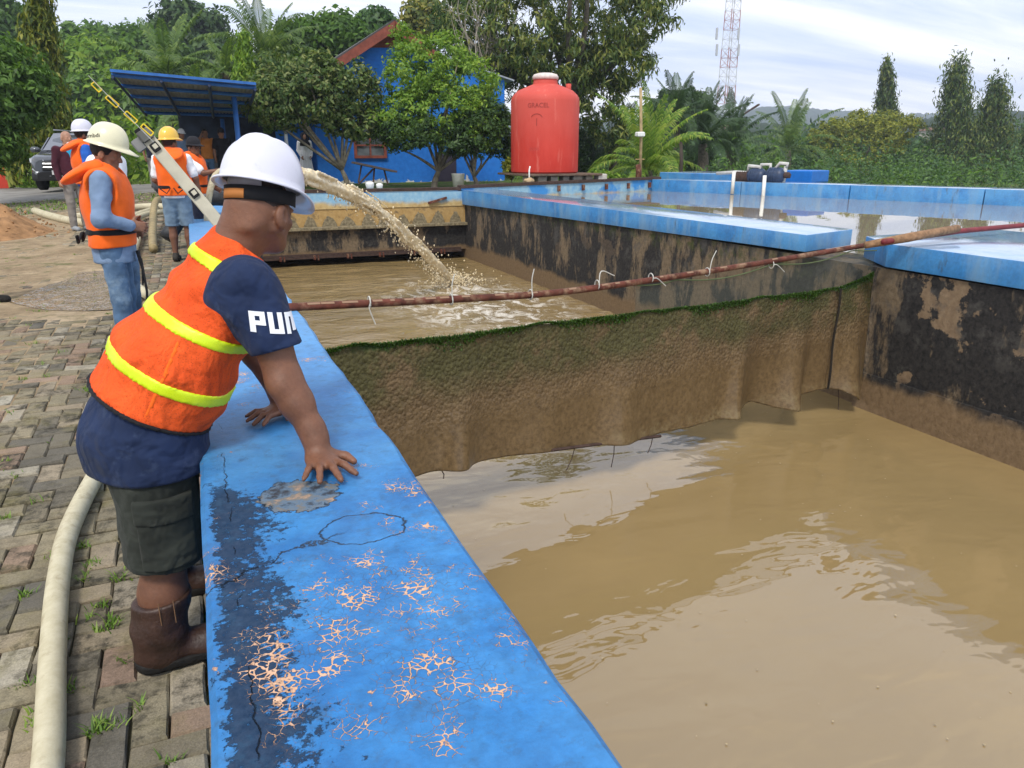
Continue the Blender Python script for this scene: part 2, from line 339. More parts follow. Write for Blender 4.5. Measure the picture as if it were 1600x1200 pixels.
def mk_tankwall():
    m = Mt('stained_concrete', .8, .25); x, y, z = m.xyz()
    st = m.noise(2.2, 7, .68, scale=(1, 1, .38)); f = m.noise(18, 7, .72); z2 = m.math('ADD', z, m.math('MULTIPLY', m.math('SUBTRACT', m.noise(1.6, 5, .6), .5), .35))
    mud = m.ramp(f, (.3, (.10, .072, .043)), (.7, (.22, .165, .105)))
    blk = m.ramp(f, (.35, (.010, .010, .011)), (.75, (.050, .046, .042)))
    st2 = m.math('SUBTRACT', st, m.rng(y, 4.5, 7.5, .055, .0)); k = m.mix(m.ramp(st2, (.50, 1.), (.565, 0.)), mud, blk)
    gr = m.ramp(m.noise(3, 6, .7, off=(4, 0, 0)), (.60, 0.), (.70, .7)); k = m.mix(gr, k, m.ramp(f, (.3, (.05, .05, .045)), (.7, (.13, .125, .11))))
    k = m.mix(m.rng(z2, -.72, -.60, 1., 0.), k, m.ramp(f, (.3, (.12, .078, .04)), (.7, (.215, .145, .08))))
    ms = m.math('MULTIPLY', m.rng(z2, .20, .42), m.ramp(m.noise(6, 6, .7, off=(3, 3, 3)), (.48, 0.), (.6, .85))); ms = m.math('MULTIPLY', ms, m.rng(y, 5.8, 7.5)); k = m.mix(ms, k, (.045, .06, .012))
    pt = m.math('MULTIPLY', m.ramp(m.noise(2.1, 6, .62, off=(0, 6, 2)), (.575, 0.), (.60, 1.)), m.rng(y, 5.0, 7.0, 1., .25)); k = m.mix(m.math('MULTIPLY', pt, m.rng(z2, -.7, -.5)), k, m.ramp(f, (.3, (.15, .10, .06)), (.7, (.27, .195, .12))))
    gy_ = m.ramp(m.noise(4.2, 6, .68, off=(2, 2, 8)), (.52, 0.), (.64, .6)); k = m.mix(m.math('MULTIPLY', gy_, m.rng(z2, -.5, .1)), k, (.085, .080, .072))
    m.col(k).bump(m.math('ADD', f, m.math('MULTIPLY', st, 1.5)), .6, .02); return m.m
def mk_water(name, c, waves, foam=None, rough=.012):
    m = Mt(name, rough, .5); m.b.inputs['IOR'].default_value = 1.85
    n = m.noise(.5, 4); k = m.ramp(n, (.3, tuple(q*.93 for q in c)), (.7, tuple(min(1, q*1.06) for q in c)))
    x, y, z = m.xyz()
    if foam:
        sx = m.math('SUBTRACT', x, foam[0]); sy = m.math('SUBTRACT', y, foam[1])
        r = m.math('SQRT', m.math('ADD', m.math('MULTIPLY', sx, sx), m.math('MULTIPLY', m.math('MULTIPLY', sy, sy), .25)))
        fo = m.math('MULTIPLY', m.rng(r, .3, foam[2], 1., 0.), m.ramp(m.noise(3.5, 7, .75, scale=(1, .6, 1), dist=.8), (.48, 0.), (.62, .8)))
        k = m.mix(fo, k, (.82, .78, .70)); m.rough(m.rng(fo, 0., .5, rough, .6))
    m.col(k)
    h = None
    for sc, amp, s3 in waves:
        q = m.math('MULTIPLY', m.noise(sc, 2, .45, scale=s3, dist=.6), amp); h = q if h is None else m.math('ADD', h, q)
    if foam:
        ch = m.math('MULTIPLY', m.rng(y, 6.0, 8.5), m.math('MULTIPLY', m.noise(2.4, 5, .6, scale=(.45, 1, 1), dist=.8), 2.6)); h = m.math('ADD', h, ch)
    m.bump(h, 1., .02); return m.m
M['ground'] = mk_ground(); M['paver'] = mk_paver('paver_concrete', 'obj'); M['paver_far'] = mk_paver('paver_concrete_far', 'isl')
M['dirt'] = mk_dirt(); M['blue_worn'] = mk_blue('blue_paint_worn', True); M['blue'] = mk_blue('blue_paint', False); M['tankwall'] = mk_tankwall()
M['water'] = mk_water('muddy_water', (.262, .184, .080), [(.55, 1.6, (1, 1.2, 1)), (1.5, 1.0, (.8, 1.5, 1)), (4.0, .22, (.8, 1.5, 1))], foam=(4.7, 12.6, 2.3))
M['water2'] = mk_water('basin_water', (.32, .26, .17), [(1.0, .05, (.6, 1.6, 1)), (4, .012, (.5, 1.4, 1))])
M['joint'] = simple('joint_soil', (.045, .043, .024), .95, .5, 6, .5, 80)
M['asphalt'] = simple('asphalt', (.22, .21, .19), .8, .3, 1.2, .4, 120)
M['rust'] = simple('rusty_steel', (.105, .032, .020), .8, .5, 14, .5, 60, dirt=((.30, .20, .12), .7))
M['iron'] = simple('dark_iron', (.055, .033, .026), .8, .4, 14, .4, 60)
M['white'] = simple('white_plastic', (.72, .72, .68), .5, .1, 10)
M['conc'] = simple('old_concrete', (.24, .21, .17), .9, .4, 5, .5, 50)
# ---- ground sheet with a hole where the tank stands
def wallX(y): return 13.3 + (20.6-y)/9.1*3.8
xs = np.unique(np.concatenate([np.arange(-8, .0, .5), [-.02], np.arange(.5, 30, .75), np.linspace(-140, -8, 34), np.linspace(30, 220, 40)]))
ys = np.unique(np.concatenate([np.arange(-8, 32, .5), np.linspace(32, 260, 60)]))
gx, gy = np.meshgrid(xs, ys, indexing='ij'); gz = G(gx, gy) - .05
gz = gz - np.clip((gx-wallX(np.minimum(gy, 26))-.9)/4, 0, 1)*np.clip((gx-13)/3, 0, 1)*2.2 + np.where(gy > 40, np.clip((gy-40)/200, 0, 1)*1.0, 0)
gz = gz + np.where(gx < -2, 0, 0) + .03*snoise(gx*.7, gy*.7, 0*gx, 2)*np.clip((gy-20)/5, 0, 1)
nx_, ny_ = gx.shape; idx = np.arange(nx_*ny_).reshape(nx_, ny_)
q = np.stack([idx[:-1, :-1], idx[1:, :-1], idx[1:, 1:], idx[:-1, 1:]], -1).reshape(-1, 4)
cx = (.25*(gx[:-1, :-1]+gx[1:, :-1]+gx[1:, 1:]+gx[:-1, 1:])).ravel(); cy = (.25*(gy[:-1, :-1]+gy[1:, :-1]+gy[1:, 1:]+gy[:-1, 1:])).ravel()
hole = (cx > -.02) & (cx < wallX(cy)+.7) & (cy < 19.2 + np.clip((cx-6.2)/7.1, 0, 1)*1.9)
o = link('ground', npmesh('ground', np.stack([gx, gy, gz], -1).reshape(-1, 3), q[~hole]), M['ground']); tag(o, kind='structure')
def sheet(name, x0, x1, y0, y1, dz, m, step=.25, fz=None, mask=None, kind='structure'):
    X, Y = np.meshgrid(np.arange(x0, x1+1e-6, step), np.arange(y0, y1+1e-6, step), indexing='ij'); Z = G(X, Y)+dz
    if fz is not None: Z = Z + fz(X, Y)
    a, b = X.shape; I = np.arange(a*b).reshape(a, b); Q = np.stack([I[:-1, :-1], I[1:, :-1], I[1:, 1:], I[:-1, 1:]], -1).reshape(-1, 4)
    if mask is not None:
        c = np.stack([X, Y], -1).reshape(-1, 2)[Q].mean(1); Q = Q[mask(c[:, 0], c[:, 1])]
    return tag(link(name, npmesh(name, np.stack([X, Y, Z], -1).reshape(-1, 3), Q), m), kind=kind)
# ---- brick paving
pav = sheet('paving', -8.0, -.02, -.5, 23.5, -.020, M['joint'], .25)
BW, BL = .105, .21
def brickmesh(seed):
    r = random.Random(seed); hx, hy = BL/2-.0022, BW/2-.0022; vs = []
    J = lambda a: r.uniform(-a, a)
    for z, i in ((-.06, 0), (-.009, 0), (0, .007)):
        for sx, sy in ((-1, -1), (0, -1), (1, -1), (1, 1), (0, 1), (-1, 1)):
            vs.append((sx*(hx-i)+J(.003), sy*(hy-i)+J(.003), z + (J(.0025) if z > -.05 else 0)))
    fs = [(k*6+j, k*6+(j+1) % 6, k*6+6+(j+1) % 6, k*6+6+j) for k in (0, 1) for j in range(6)] + [(12, 13, 16, 17), (13, 14, 15, 16)]
    return vs, fs
BM = []
for s in range(8):
    vs, fs = brickmesh(s); me = bpy.data.meshes.new('brick'); me.from_pydata(vs, [], fs); me.materials.append(M['paver']); BM.append((me, np.array(vs), fs))
bricks = []
for i in range(-78, 1):
    for j in range(-2, 226):
        k = (i-j) % 4
        if k == 0: x, y, rz = (i+1)*BW, (j+.5)*BW, 0
        elif k == 2: x, y, rz = (i+.5)*BW, j*BW, math.pi/2
        else: continue
        x -= .13; y += 0
        if x > -.12 and rz == 0 and x+BL/2 > -.08: continue
        if x < -.33*y-1.3 or y < .1: continue
        p = np.array([x, y, 0]) - cO; d = p@cF
        vis = d > .3 and -60 < 800+FPX*(p@cR)/d < 1700 and 600-FPX*(p@cU)/d < 1300
        bricks.append((not vis, y-.25*x, x, y, rz))
bricks.sort()
vv = []; ff = []; nb = 0
for n, (nv, _, x, y, rz) in enumerate(bricks):
    me, vs, fs = BM[R.randrange(8)]; z = float(G(x, y)) + R.uniform(-.004, .004) + .004*math.sin(x*5)*math.sin(y*3.1)
    tl = (R.gauss(0, .010), R.gauss(0, .010)); rz += R.gauss(0, .012) + R.choice((0, math.pi))
    x += R.gauss(0, .0015); y += R.gauss(0, .0015)
    if n < 300:
        o = bpy.data.objects.new('brick', me); COL.objects.link(o); o.parent = pav; o.location = (x, y, z); o.rotation_euler = (tl[0], tl[1], rz)
    else:
        c, s_ = math.cos(rz), math.sin(rz); P = np.stack([c*vs[:, 0]-s_*vs[:, 1]+x, s_*vs[:, 0]+c*vs[:, 1]+y, vs[:, 2]+z+tl[0]*vs[:, 1]+tl[1]*vs[:, 0]], 1)
        vv.append(P); ff += [tuple(nb+q for q in f) for f in fs]; nb += len(vs)
me = npmesh('far_bricks', np.concatenate(vv), ff); o = link('bricks', me, M['paver_far'], pav, smooth=False); tag(o, kind='stuff')
# ---- sandy dirt washed over the paving
def dirt_h(X, Y):
    n = .5*snoise(X*2.1, Y*1.9, 0*X, 1)+.35*snoise(X*5.3, Y*4.7, 0*X, 3)+.25*snoise(X*12, Y*11, 0*X, 5)
    cov = np.clip((Y-5.6)/3.2, -1, 1)*.6 + np.clip((-X-.9)/1.0, -1, .6)*.8 - np.clip((Y-12.5)/3, 0, 1)*1.2*(X > -1.9) - .60
    return .012*n + .018*np.clip(cov, -1.2, .9)
sheet('dirt', -8, -.15, 3.4, 19, -.002, M['dirt'], .06, dirt_h, mask=lambda a, b: (a > -.33*b-1.2))
# puddle in the dirt
def mk_puddle():
    m = Mt('puddle_water', .02, .5); m.b.inputs['IOR'].default_value = 1.6; m.col(m.ramp(m.noise(3, 4), (.35, (.17, .13, .085)), (.65, (.26, .20, .13)))).bump(m.noise(14, 3, .5, scale=(1, .4, 1)), 1., .06); return m.m
P0 = [onG(*q) for q in [(40, 468), (75, 452), (112, 440), (135, 425), (175, 420), (185, 440), (190, 462), (180, 474), (130, 478), (80, 476)]]
b = MB(); cpt = sum(P0)/len(P0); ring = spline(P0+[P0[0]], 5)[:-1]
b.add([(cpt[0]+(p[0]-cpt[0])*1.25, cpt[1]+(p[1]-cpt[1])*1.3, .2455) for p in ring] + [(cpt[0], cpt[1], .2455)], [(i, (i+1) % len(ring), len(ring)) for i in range(len(ring))])
tag(b.build('puddle', mk_puddle()), kind='structure')
# ---- road, verge
rd = sheet('road', -9, 3.2, 23.0, 33.5, .004, M['asphalt'], .5, mask=lambda a, b: b < 27.5+np.clip((-a-1)*.9, 0, 6))
# small weeds and grass between the bricks and over the dirt edge
def blades(name, pts, h, wd, m, parent=None, spread=.02, lean=.5):
    pts = np.asarray(pts, float); n = len(pts); a = NR.uniform(0, 2*math.pi, n); hh = h*NR.uniform(.5, 1.3, n); ln = lean*NR.uniform(.2, 1.2, n)*hh
    d = np.stack([np.cos(a), np.sin(a), 0*a], 1); s = np.stack([-np.sin(a), np.cos(a), 0*a], 1)*(wd*NR.uniform(.6, 1.3, n))[:, None]
    b0 = pts-s; b1 = pts+s; mid = pts+d*(ln*.4)[:, None]+np.array([0, 0, 1])*(hh*.6)[:, None]; tip = pts+d*ln[:, None]+np.array([0, 0, 1])*hh[:, None]
    v = np.stack([b0, b1, mid+s*.7, mid-s*.7, tip], 1).reshape(-1, 3); k = np.arange(n)*5
    f = np.concatenate([np.stack([k, k+1, k+2], 1), np.stack([k, k+2, k+3], 1), np.stack([k+3, k+2, k+4], 1)])
    o = link(name, npmesh(name, v, f), m, parent, smooth=False); return tag(o, kind='stuff')
M['grass'] = leafmat('grass_blades', [(.05, .10, .015), (.10, .18, .03), (.17, .24, .05)], .3)
pts = []
for i in range(150):
    y = 1.2+11*R.random()**1.3; x = -.15-R.random()*(.28*y+.5)
    j = round(y/BW)*BW if R.random() < .5 else y; n = R.randint(3, 22)
    for k in range(n):
        xx, yy = x+R.gauss(0, .018), j+R.gauss(0, .012); pts.append((xx, yy, float(G(xx, yy))-.01))
for (px_, py_, n) in [(365, 1085, 40), (150, 1140, 36), (345, 440, 36), (130, 880, 30), (92, 553, 26)]:
    pass
for (px_, py_, n) in [(152, 1140, 60), (147, 882, 40), (178, 970, 30), (38, 930, 26), (104, 1080, 26), (250, 985, 20), (185, 905, 30)]:
    p = onG(px_, py_)
    for k in range(n): pts.append((p[0]+R.gauss(0, .016), p[1]+R.gauss(0, .016), p[2]-.008))
blades('weeds', pts, .030, .0035, M['grass'], lean=1.2)
pts = []
for i in range(26000):
    x = R.uniform(-14, 0.5); y = R.uniform(14, 44)
    if y < 20 and x > -2.2: continue
    if 22.8 < y < 27.8+max(0, min(6, (-x-1)*.9)) and x < 3.2: continue
    if y < 19.5 and x > -3.2+.25*math.sin(y*2): continue
    pts.append((x, y, float(G(x, y))-.05))
for i in range(3000):
    x = R.uniform(9, 15); y = R.uniform(21.8, 34); pts.append((x, y, float(G(x, y))-.12))
blades('lawn', pts, .11, .02, M['grass'], lean=.7)
# ---- soil heap at the left edge
def heap(c, rx, ry, h, name, label):
    n, k = 40, 16; vs = []
    for i in range(k+1):
        r = i/k
        for j in range(n):
            a = 2*math.pi*j/n; x, y = c[0]+rx*r*math.cos(a), c[1]+ry*r*math.sin(a)
            z = float(G(x, y))-.03 + h*(math.cos(min(1, r*1.02)*math.pi)*.5+.5) + (1-r)*.09*float(snoise(np.array(x*9), np.array(y*9), np.array(0.), 2)) + R.uniform(-.02, .02)*(1-r*.5)
            vs.append((x, y, z))
    fs = [(i*n+j, i*n+(j+1) % n, (i+1)*n+(j+1) % n, (i+1)*n+j) for i in range(k) for j in range(n)]
    b = MB().add(vs, fs)
    for t in range(150):
        a, r = R.uniform(0, 6.3), R.random()**.5; x, y = c[0]+rx*1.1*r*math.cos(a), c[1]+ry*1.1*r*math.sin(a); s = R.uniform(.015, .05)
        z = float(G(x, y)) + h*(math.cos(min(1, r)*math.pi)*.5+.5)
        b.box((x, y, z), (s, s*.8, s*.7), M=Matrix.Rotation(R.uniform(0, 3), 4, (R.random(), R.random(), .5)), bev=s*.2)
    return tag(b.build(name, simple('red_soil', (.30, .165, .075), .95, .4, 5, .8, 40), None, True), label, 'soil heap')
p = onG(5, 372); heap((p[0]-.35, p[1]+.5), 1.25, 1.6, .62, 'soil_heap', 'heap of loose reddish brown soil at the left edge of the yard')

# ================================================================== TANK WALLS
WT = .75
b = MB(); ysl = [-1.5, .2, 1, 2, 3, 4.5, 6, 9, 12, 15.5, 18.6]
rr = random.Random(3)
prof = []
for y in np.arange(-1.5, 18.61, .12):
    j = lambda a: rr.uniform(-a, a)
    xl, xr = -.07+j(.0025), .52+j(.006)
    prof.append([(xl, y, -.2), (xl, y, WT-.014), (xl+.012, y, WT+j(.001)), (.2, y, WT+j(.001)), (xr-.016, y, WT+j(.001)), (xr, y, WT-.016+j(.004)), (xr, y, WT-.26), (xr-.03, y, WT-.262), (xr-.03, y, -1.4)])
n = 9; vs = [p for r_ in prof for p in r_]; m_ = len(prof)
b.add(vs, [(i*n+k, i*n+k+1, (i+1)*n+k+1, (i+1)*n+k) for i in range(m_-1) for k in range(n-1)] + [tuple(range(n)), tuple((m_-1)*n+k for k in range(n))[::-1]])
wl = b.build('parapet_wall', M['blue_worn'], None, smooth='auto')
tag(wl, 'broad blue painted concrete parapet with cracked flaking paint, which the leaning man presses on', 'wall')
# inner face of the parapet below the coping is bare stained concrete
b = MB(); b.box((.505, 8.55, -.45), (.026, 20.08, 1.86)); b.build('inner_face', M['tankwall'], wl)
# divider wall with two blue coping lengths
dv = empty('divider_wall', (6.7, 10, -1.2), 'mud stained dark concrete wall dividing the deep tank from the brimming basin', 'wall')
b = MB(); zt = .50
b.hexa([(6.5, 20.2, -1.5), (6.5, -1, -1.5), (7.2, -1, -1.5), (7.2, 20.2, -1.5), (6.5, 20.2, zt-.04), (6.5, -1, zt+.03), (7.2, -1, zt+.03), (7.2, 20.2, zt-.04)])
b.build('wall_body', M['tankwall'], dv)
b = MB(); b.hexa([(6.36, 3, -1.5), (6.36, -1, -1.5), (6.52, -1, -1.5), (6.52, 3, -1.5), (6.48, 3, -.62), (6.45, -1, -.55), (6.52, -1, -.55), (6.52, 3, -.62)])
b.v = [(x+0, y if y < 0 else 5.75, z) for x, y, z in b.v]; b.build('mud_ledge', M['tankwall'], dv)
b = MB(); b.hexa([(6.42, 19.2, .36), (6.47, 6.74, .548), (7.5, 7.06, .548), (7.4, 19.2, .36), (6.42, 19.2, .73), (6.47, 6.74, .745), (7.5, 7.06, .745), (7.4, 19.2, .73)])
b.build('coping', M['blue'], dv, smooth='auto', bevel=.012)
b = MB(); b.hexa([(6.85, 6.30, .525), (6.47, 5.62, .525), (6.47, -1, .532), (9.6, -1, .53), (6.85, 6.30, .755), (6.47, 5.62, .76), (6.47, -1, .86), (9.6, -1, .86)])
b.add([], []); b.v[3] = (9.4, 6.1, .525); b.v[7] = (9.4, 6.1, .755)
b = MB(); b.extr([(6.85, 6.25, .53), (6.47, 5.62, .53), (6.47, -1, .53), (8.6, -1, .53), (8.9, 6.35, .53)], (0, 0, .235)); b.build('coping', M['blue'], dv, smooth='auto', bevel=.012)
# back wall of the deep tank
bwY = 18.75
bk = empty('back_wall', (3.4, bwY, -1), 'back wall of the deep tank with ochre scalloped band and black stained panel', 'wall')
def mk_band():
    m = Mt('weathered_blue_band', .8, .2); x, y, z = m.xyz(); f = m.noise(9, 6, .7); zz = m.math('ADD', z, m.math('MULTIPLY', m.math('SUBTRACT', m.noise(1.4, 5, .65), .5), .42))
    k = m.ramp(f, (.3, (.16, .36, .55)), (.7, (.33, .50, .60))); k = m.mix(m.ramp(m.noise(1.1, 5, .6, off=(3, 0, 0)), (.52, 0.), (.6, 1.)), k, (.05, .24, .58))
    k = m.mix(m.rng(zz, .42, .56, 1., 0.), k, m.ramp(f, (.3, (.38, .25, .10)), (.6, (.55, .42, .20)), (.8, (.35, .31, .24))))
    m.col(k).bump(f, .4, .02); return m.m
def mk_ochre():
    m = Mt('ochre_board', .85, .2); f = m.noise(10, 6, .7); k = m.ramp(f, (.3, (.33, .205, .075)), (.62, (.44, .295, .12)), (.8, (.28, .25, .19)))
    k = m.mix(m.ramp(m.noise(4, 6, .7, off=(1, 1, 5)), (.55, 0.), (.65, .8)), k, (.10, .08, .055)); m.col(k).bump(f, .6, .02); return m.m
M['band'] = mk_band()
b = MB(); b.box((3.5, bwY+.2, .52), (6.1, .40, .36)); b.build('painted_band', M['band'], bk)
b = MB(); b.box((3.5, bwY+.12, .13), (6.1, .2, .42)); b.build('ochre_panel', mk_ochre(), bk)
M['scale'] = simple('peeled_render', (.20, .165, .10), .9, .5, 18, .7, 50)
k = 0
for i in range(13):                       # scalloped lumps of render along the ochre panel
    x = .8+i*.45+R.uniform(-.04, .04); w_ = R.uniform(.15, .2); h_ = R.uniform(.2, .29); n = 14; poly = []
    for j in range(n+1):
        t = j/n; poly.append((x-w_+2*w_*t, bwY+.02, -.07+h_*math.sin(math.pi*t)**.8*(1+.12*R.uniform(-1, 1))))
    b = MB(); b.extr(poly, (0, -.045-R.random()*.02, 0)); b.build('scallop', M['scale'], bk)
b = MB(); b.box((3.5, bwY-.03, -.105), (6.1, .26, .07)); b.build('ledge', M['scale'], bk, bevel=.01)
b = MB(); b.box((3.5, bwY+.11, -.45), (6.1, .2, .62)); b.build('black_panel', M['tankwall'], bk)
b = MB(); b.box((3.4, bwY-.02, -.79), (5.9, .12, .045)); b.box((3.4, bwY-.0, -.735), (5.9, .07, .06)); b.build('steel_beam', M['iron'], bk)
for i in range(7):
    x = 1.0+i*.8; b = MB(); b.box((x, bwY-.06, -.79), (.05, .06, .11)); b.box((x+.09, bwY-.06, -.80), (.03, .05, .12)); b.build('bracket', M['rust'], bk)
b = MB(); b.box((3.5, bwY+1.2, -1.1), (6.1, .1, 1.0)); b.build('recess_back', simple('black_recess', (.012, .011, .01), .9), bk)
b = MB(); b.box((3.5, bwY+.6, -.70), (6.1, 1.1, .08)); b.build('recess_roof', M['tankwall'], bk)
b = MB(); b.box((2.1, bwY-.03, .49), (.16, .07, .1)); b.build('bracket', M['rust'], bk)
b = MB(); b.box((5.75, bwY-.04, .49), (.5, .07, .05), M=Matrix.Rotation(-.25, 4, 'Y')); b.build('bracket', M['rust'], bk)
# steel rail along the back rim, over both tanks
rl = MB(); rl.hexa([(.3, bwY+.0, .72), (6.4, bwY, .72), (6.4, bwY+.22, .72), (.3, bwY+.22, .72), (.3, bwY, .80), (6.4, bwY, .80), (6.4, bwY+.22, .80), (.3, bwY+.22, .80)])
tag(rl.build('rim_rail', M['iron'], None, bevel=.006), 'brown steel channel lying along the back rim of the deep tank', 'rail')
bb = empty('basin_back_wall', (10, 19.8, 0), 'weathered low wall closing the far end of the brimming basin', 'wall')
def skew(x): return 18.8+(x-6.4)/6.9*1.85
b = MB(); b.hexa([(6.4, skew(6.4), -.3), (13.6, skew(13.6), -.3), (13.6, skew(13.6)+.35, -.3), (6.4, skew(6.4)+.35, -.3), (6.4, skew(6.4), .76), (13.6, skew(13.6), .84), (13.6, skew(13.6)+.35, .84), (6.4, skew(6.4)+.35, .76)])
b.build('wall_body', M['band'], bb)
b = MB(); b.hexa([(6.38, skew(6.4)-.03, .765), (13.7, skew(13.6)-.03, .845), (13.7, skew(13.6)+.2, .845), (6.38, skew(6.4)+.2, .765), (6.38, skew(6.4)-.03, .84), (13.7, skew(13.6)-.03, .92), (13.7, skew(13.6)+.2, .92), (6.38, skew(6.4)+.2, .84)])
b.build('steel_rail', M['iron'], bb)
for i in range(5):
    x = 9.6+i*.9; b = MB(); b.box((x, skew(x)-.05, .68), (.07, .08, .16)); b.build('bracket', M['rust'], bb)
# far wall of the basin (runs towards the right edge)
fw = empty('basin_far_wall', (16, 14, .3), 'long pale blue painted parapet on the far side of the brimming basin', 'wall')
A = np.array([13.3, 20.6]); Bq = np.array([21.5, .9]); dn = (Bq-A)/np.linalg.norm(Bq-A); nn_ = np.array([-dn[1], dn[0]])*1.0
if nn_[0] < 0: nn_ = -nn_
def fwp(t, o_, z): p_ = A+(Bq-A)*t+nn_*o_; return (p_[0], p_[1], z)
nseg = 7
for i in range(nseg):
    t0, t1 = i/nseg, (i+1)/nseg-.0012; j0 = R.uniform(-.012, .012)
    b = MB(); b.hexa([fwp(t0, j0, .1), fwp(t1, j0, .1), fwp(t1, 1.1, .1), fwp(t0, 1.1, .1), fwp(t0, j0, .85), fwp(t1, j0, .85), fwp(t1, 1.1, .85), fwp(t0, 1.1, .85)])
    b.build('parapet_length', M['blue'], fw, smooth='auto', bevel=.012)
# ---- water
X, Y = np.meshgrid(np.linspace(.46, 6.56, 90), np.linspace(-1.4, 20, 300), indexing='ij')
far = np.clip((Y-6.5)/3, 0, 1); r0 = np.sqrt((X-4.7)**2+(Y-14.6)**2)
Z = -1.0 + .004*snoise(X*2.1, Y*2.6, 0*X, 1) + far*(.010*snoise(X*3.3, Y*6.5, 0*X, 2)+.006*snoise(X*7, Y*11, 0*X, 4)) + .07*np.exp(-r0*1.6)*snoise(X*14, Y*11, 0*X, 3)
I = np.arange(X.size).reshape(X.shape); Q = np.stack([I[:-1, :-1], I[1:, :-1], I[1:, 1:], I[:-1, 1:]], -1).reshape(-1, 4)
tag(link('tank_water', npmesh('tank_water', np.stack([X, Y, Z], -1).reshape(-1, 3), Q), M['water']), kind='structure')
b = MB(); b.add([(6.9, -1.2, .5), (20.6, -1.2, .5), (21.2, 1.4, .5), (13.35, 20.75, .5), (6.9, 19.2, .5)], [(0, 1, 2, 3, 4)]); tag(b.build('basin_water', M['water2']), kind='structure')
vs = []; fs = []
for i in range(170):          # scum specks and bits of leaf drifting on the water
    x_, y_ = R.uniform(.7, 6.2), R.uniform(1.0, 6.2); s_ = R.uniform(.003, .008); a0 = R.uniform(0, 6.3); k = len(vs)
    for j in range(5): a_ = a0+j*1.2566; vs.append((x_+s_*math.cos(a_)*R.uniform(.6, 1.2), y_+s_*math.sin(a_)*R.uniform(.6, 1.2), -.993))
    fs.append(tuple(range(k, k+5)))
me = bpy.data.meshes.new('scum'); me.from_pydata(vs, [], fs); tag(link('scum', me, simple('pale_scum', (.40, .31, .18), .8, .4, 9), None, False), kind='stuff')
# ---- silt curtain
def pl(px_, py_, P, Q_):
    P = np.array(P, float); Q_ = np.array(Q_, float); nrm = np.array([-(Q_-P)[1], (Q_-P)[0], 0]); d = ray(px_, py_); return cO+d*((P-cO)@nrm)/(d@nrm)
PA, PB = (.46, 4.55, 0), (6.5, 5.75, 0)
top = [(.5, .475), (.69, .48), (1.51, .45), (2.6, .43), (3.98, .385), (5.2, .36), (5.89, .35), (6.2, .39), (6.47, .47)]
bot = [(.5, -.47), (1.26, -.5), (2.03, -.56), (2.63, -.62), (3.47, -.71), (4.0, -.70), (4.36, -.73), (4.6, -.72), (4.9, -.69), (5.1, -.77), (5.29, -.81), (5.5, -.76), (5.75, -.70), (6.0, -.72), (6.25, -.86), (6.47, -.86)]
dirv = np.array([6.5-.46, 5.75-4.55]); dl = dirv/np.linalg.norm(dirv); nv = np.array([-dl[1], dl[0]])
nu, nvv = 330, 64; xs_ = np.linspace(.5, 6.46, nu); S_, T_ = np.meshgrid(xs_, np.linspace(0, 1, nvv), indexing='ij')
ztop = np.interp(S_, *zip(*top)) + .012*snoise(S_*9, 0*S_, 0*S_, 1); zbot = np.interp(S_, *zip(*bot))+.012*snoise(S_*7, 0*S_, 0*S_, 3)
Zc = ztop+(zbot-ztop)*T_
fold = 0*S_
for c_, w_, a_ in [(1.55, .12, .09), (2.3, .22, .05), (3.05, .16, .07), (3.6, .25, -.05), (4.45, .10, .10), (4.85, .16, -.07), (5.28, .16, .13), (5.6, .1, -.05), (6.15, .16, .13)]:
    cc = c_+.10*(1-T_)*np.sign(a_); fold += 1.35*a_*np.exp(-((S_-cc)/w_)**2)*T_**1.6
fold += .05*np.sin(S_*2.2)*T_ + .012*snoise(S_*5, Zc*4, 0*S_, 2) + .004*snoise(S_*22, Zc*19, 0*S_, 5)
seam = np.exp(-((S_-5.89)/.03)**2); fold -= .03*seam
d_ = -fold  # towards the camera
XX = PA[0]+(S_-PA[0]) + nv[0]*d_; YY = PA[1]+(S_-PA[0])*dl[1]/dl[0] + nv[1]*d_
I = np.arange(S_.size).reshape(S_.shape); Q = np.stack([I[:-1, :-1], I[1:, :-1], I[1:, 1:], I[:-1, 1:]], -1).reshape(-1, 4)
def mk_curtain():
    m = Mt('muddy_geotextile', .62, .35); x, y, z = m.xyz(); f = m.noise(26, 6, .68); g = m.noise(60, 3, .6); t = m.math('ADD', z, m.math('MULTIPLY', x, .022))
    t = m.math('ADD', t, m.math('MULTIPLY', m.math('SUBTRACT', m.noise(2.6, 6, .7), .5), .45))
    k = m.ramp(f, (.3, (.088, .057, .027)), (.7, (.190, .127, .062)))
    gr = m.math('MULTIPLY', m.rng(t, -.02, .26), m.rng(m.noise(3, 6, .7, off=(5, 5, 1)), .34, .54)); k = m.mix(m.math('MULTIPLY', gr, .8), k, m.ramp(f, (.3, (.030, .030, .008)), (.7, (.075, .080, .022))))
    up = m.rng(m.math('ADD', t, m.math('MULTIPLY', m.math('SUBTRACT', f, .5), .06)), .46, .53); k = m.mix(up, k, (.022, .055, .006))
    pale = m.math('MULTIPLY', m.rng(t, -.62, -.45, 1., 0.), m.ramp(m.noise(10, 7, .75), (.46, 0.), (.6, .75))); k = m.mix(pale, k, (.22, .17, .09))
    m.col(k); rough_low = m.rng(t, -.25, .25, .30, .7); m.rough(rough_low)
    v = m.n('ShaderNodeTexVoronoi'); v.inputs['Scale'].default_value = 42; m.l(m.co((1, 1, .8)), v.inputs[0])
    h = m.math('MULTIPLY', m.math('ADD', m.math('MULTIPLY', v.outputs[0], -.8), f), m.rng(t, -.30, .15, .05, 1.)); m.bump(h, .95, .017); return m.m
ct = empty('silt_curtain', (3.4, 5.1, -.8), 'muddy brown fabric silt curtain with mossy top edge hanging across the tank', 'curtain')
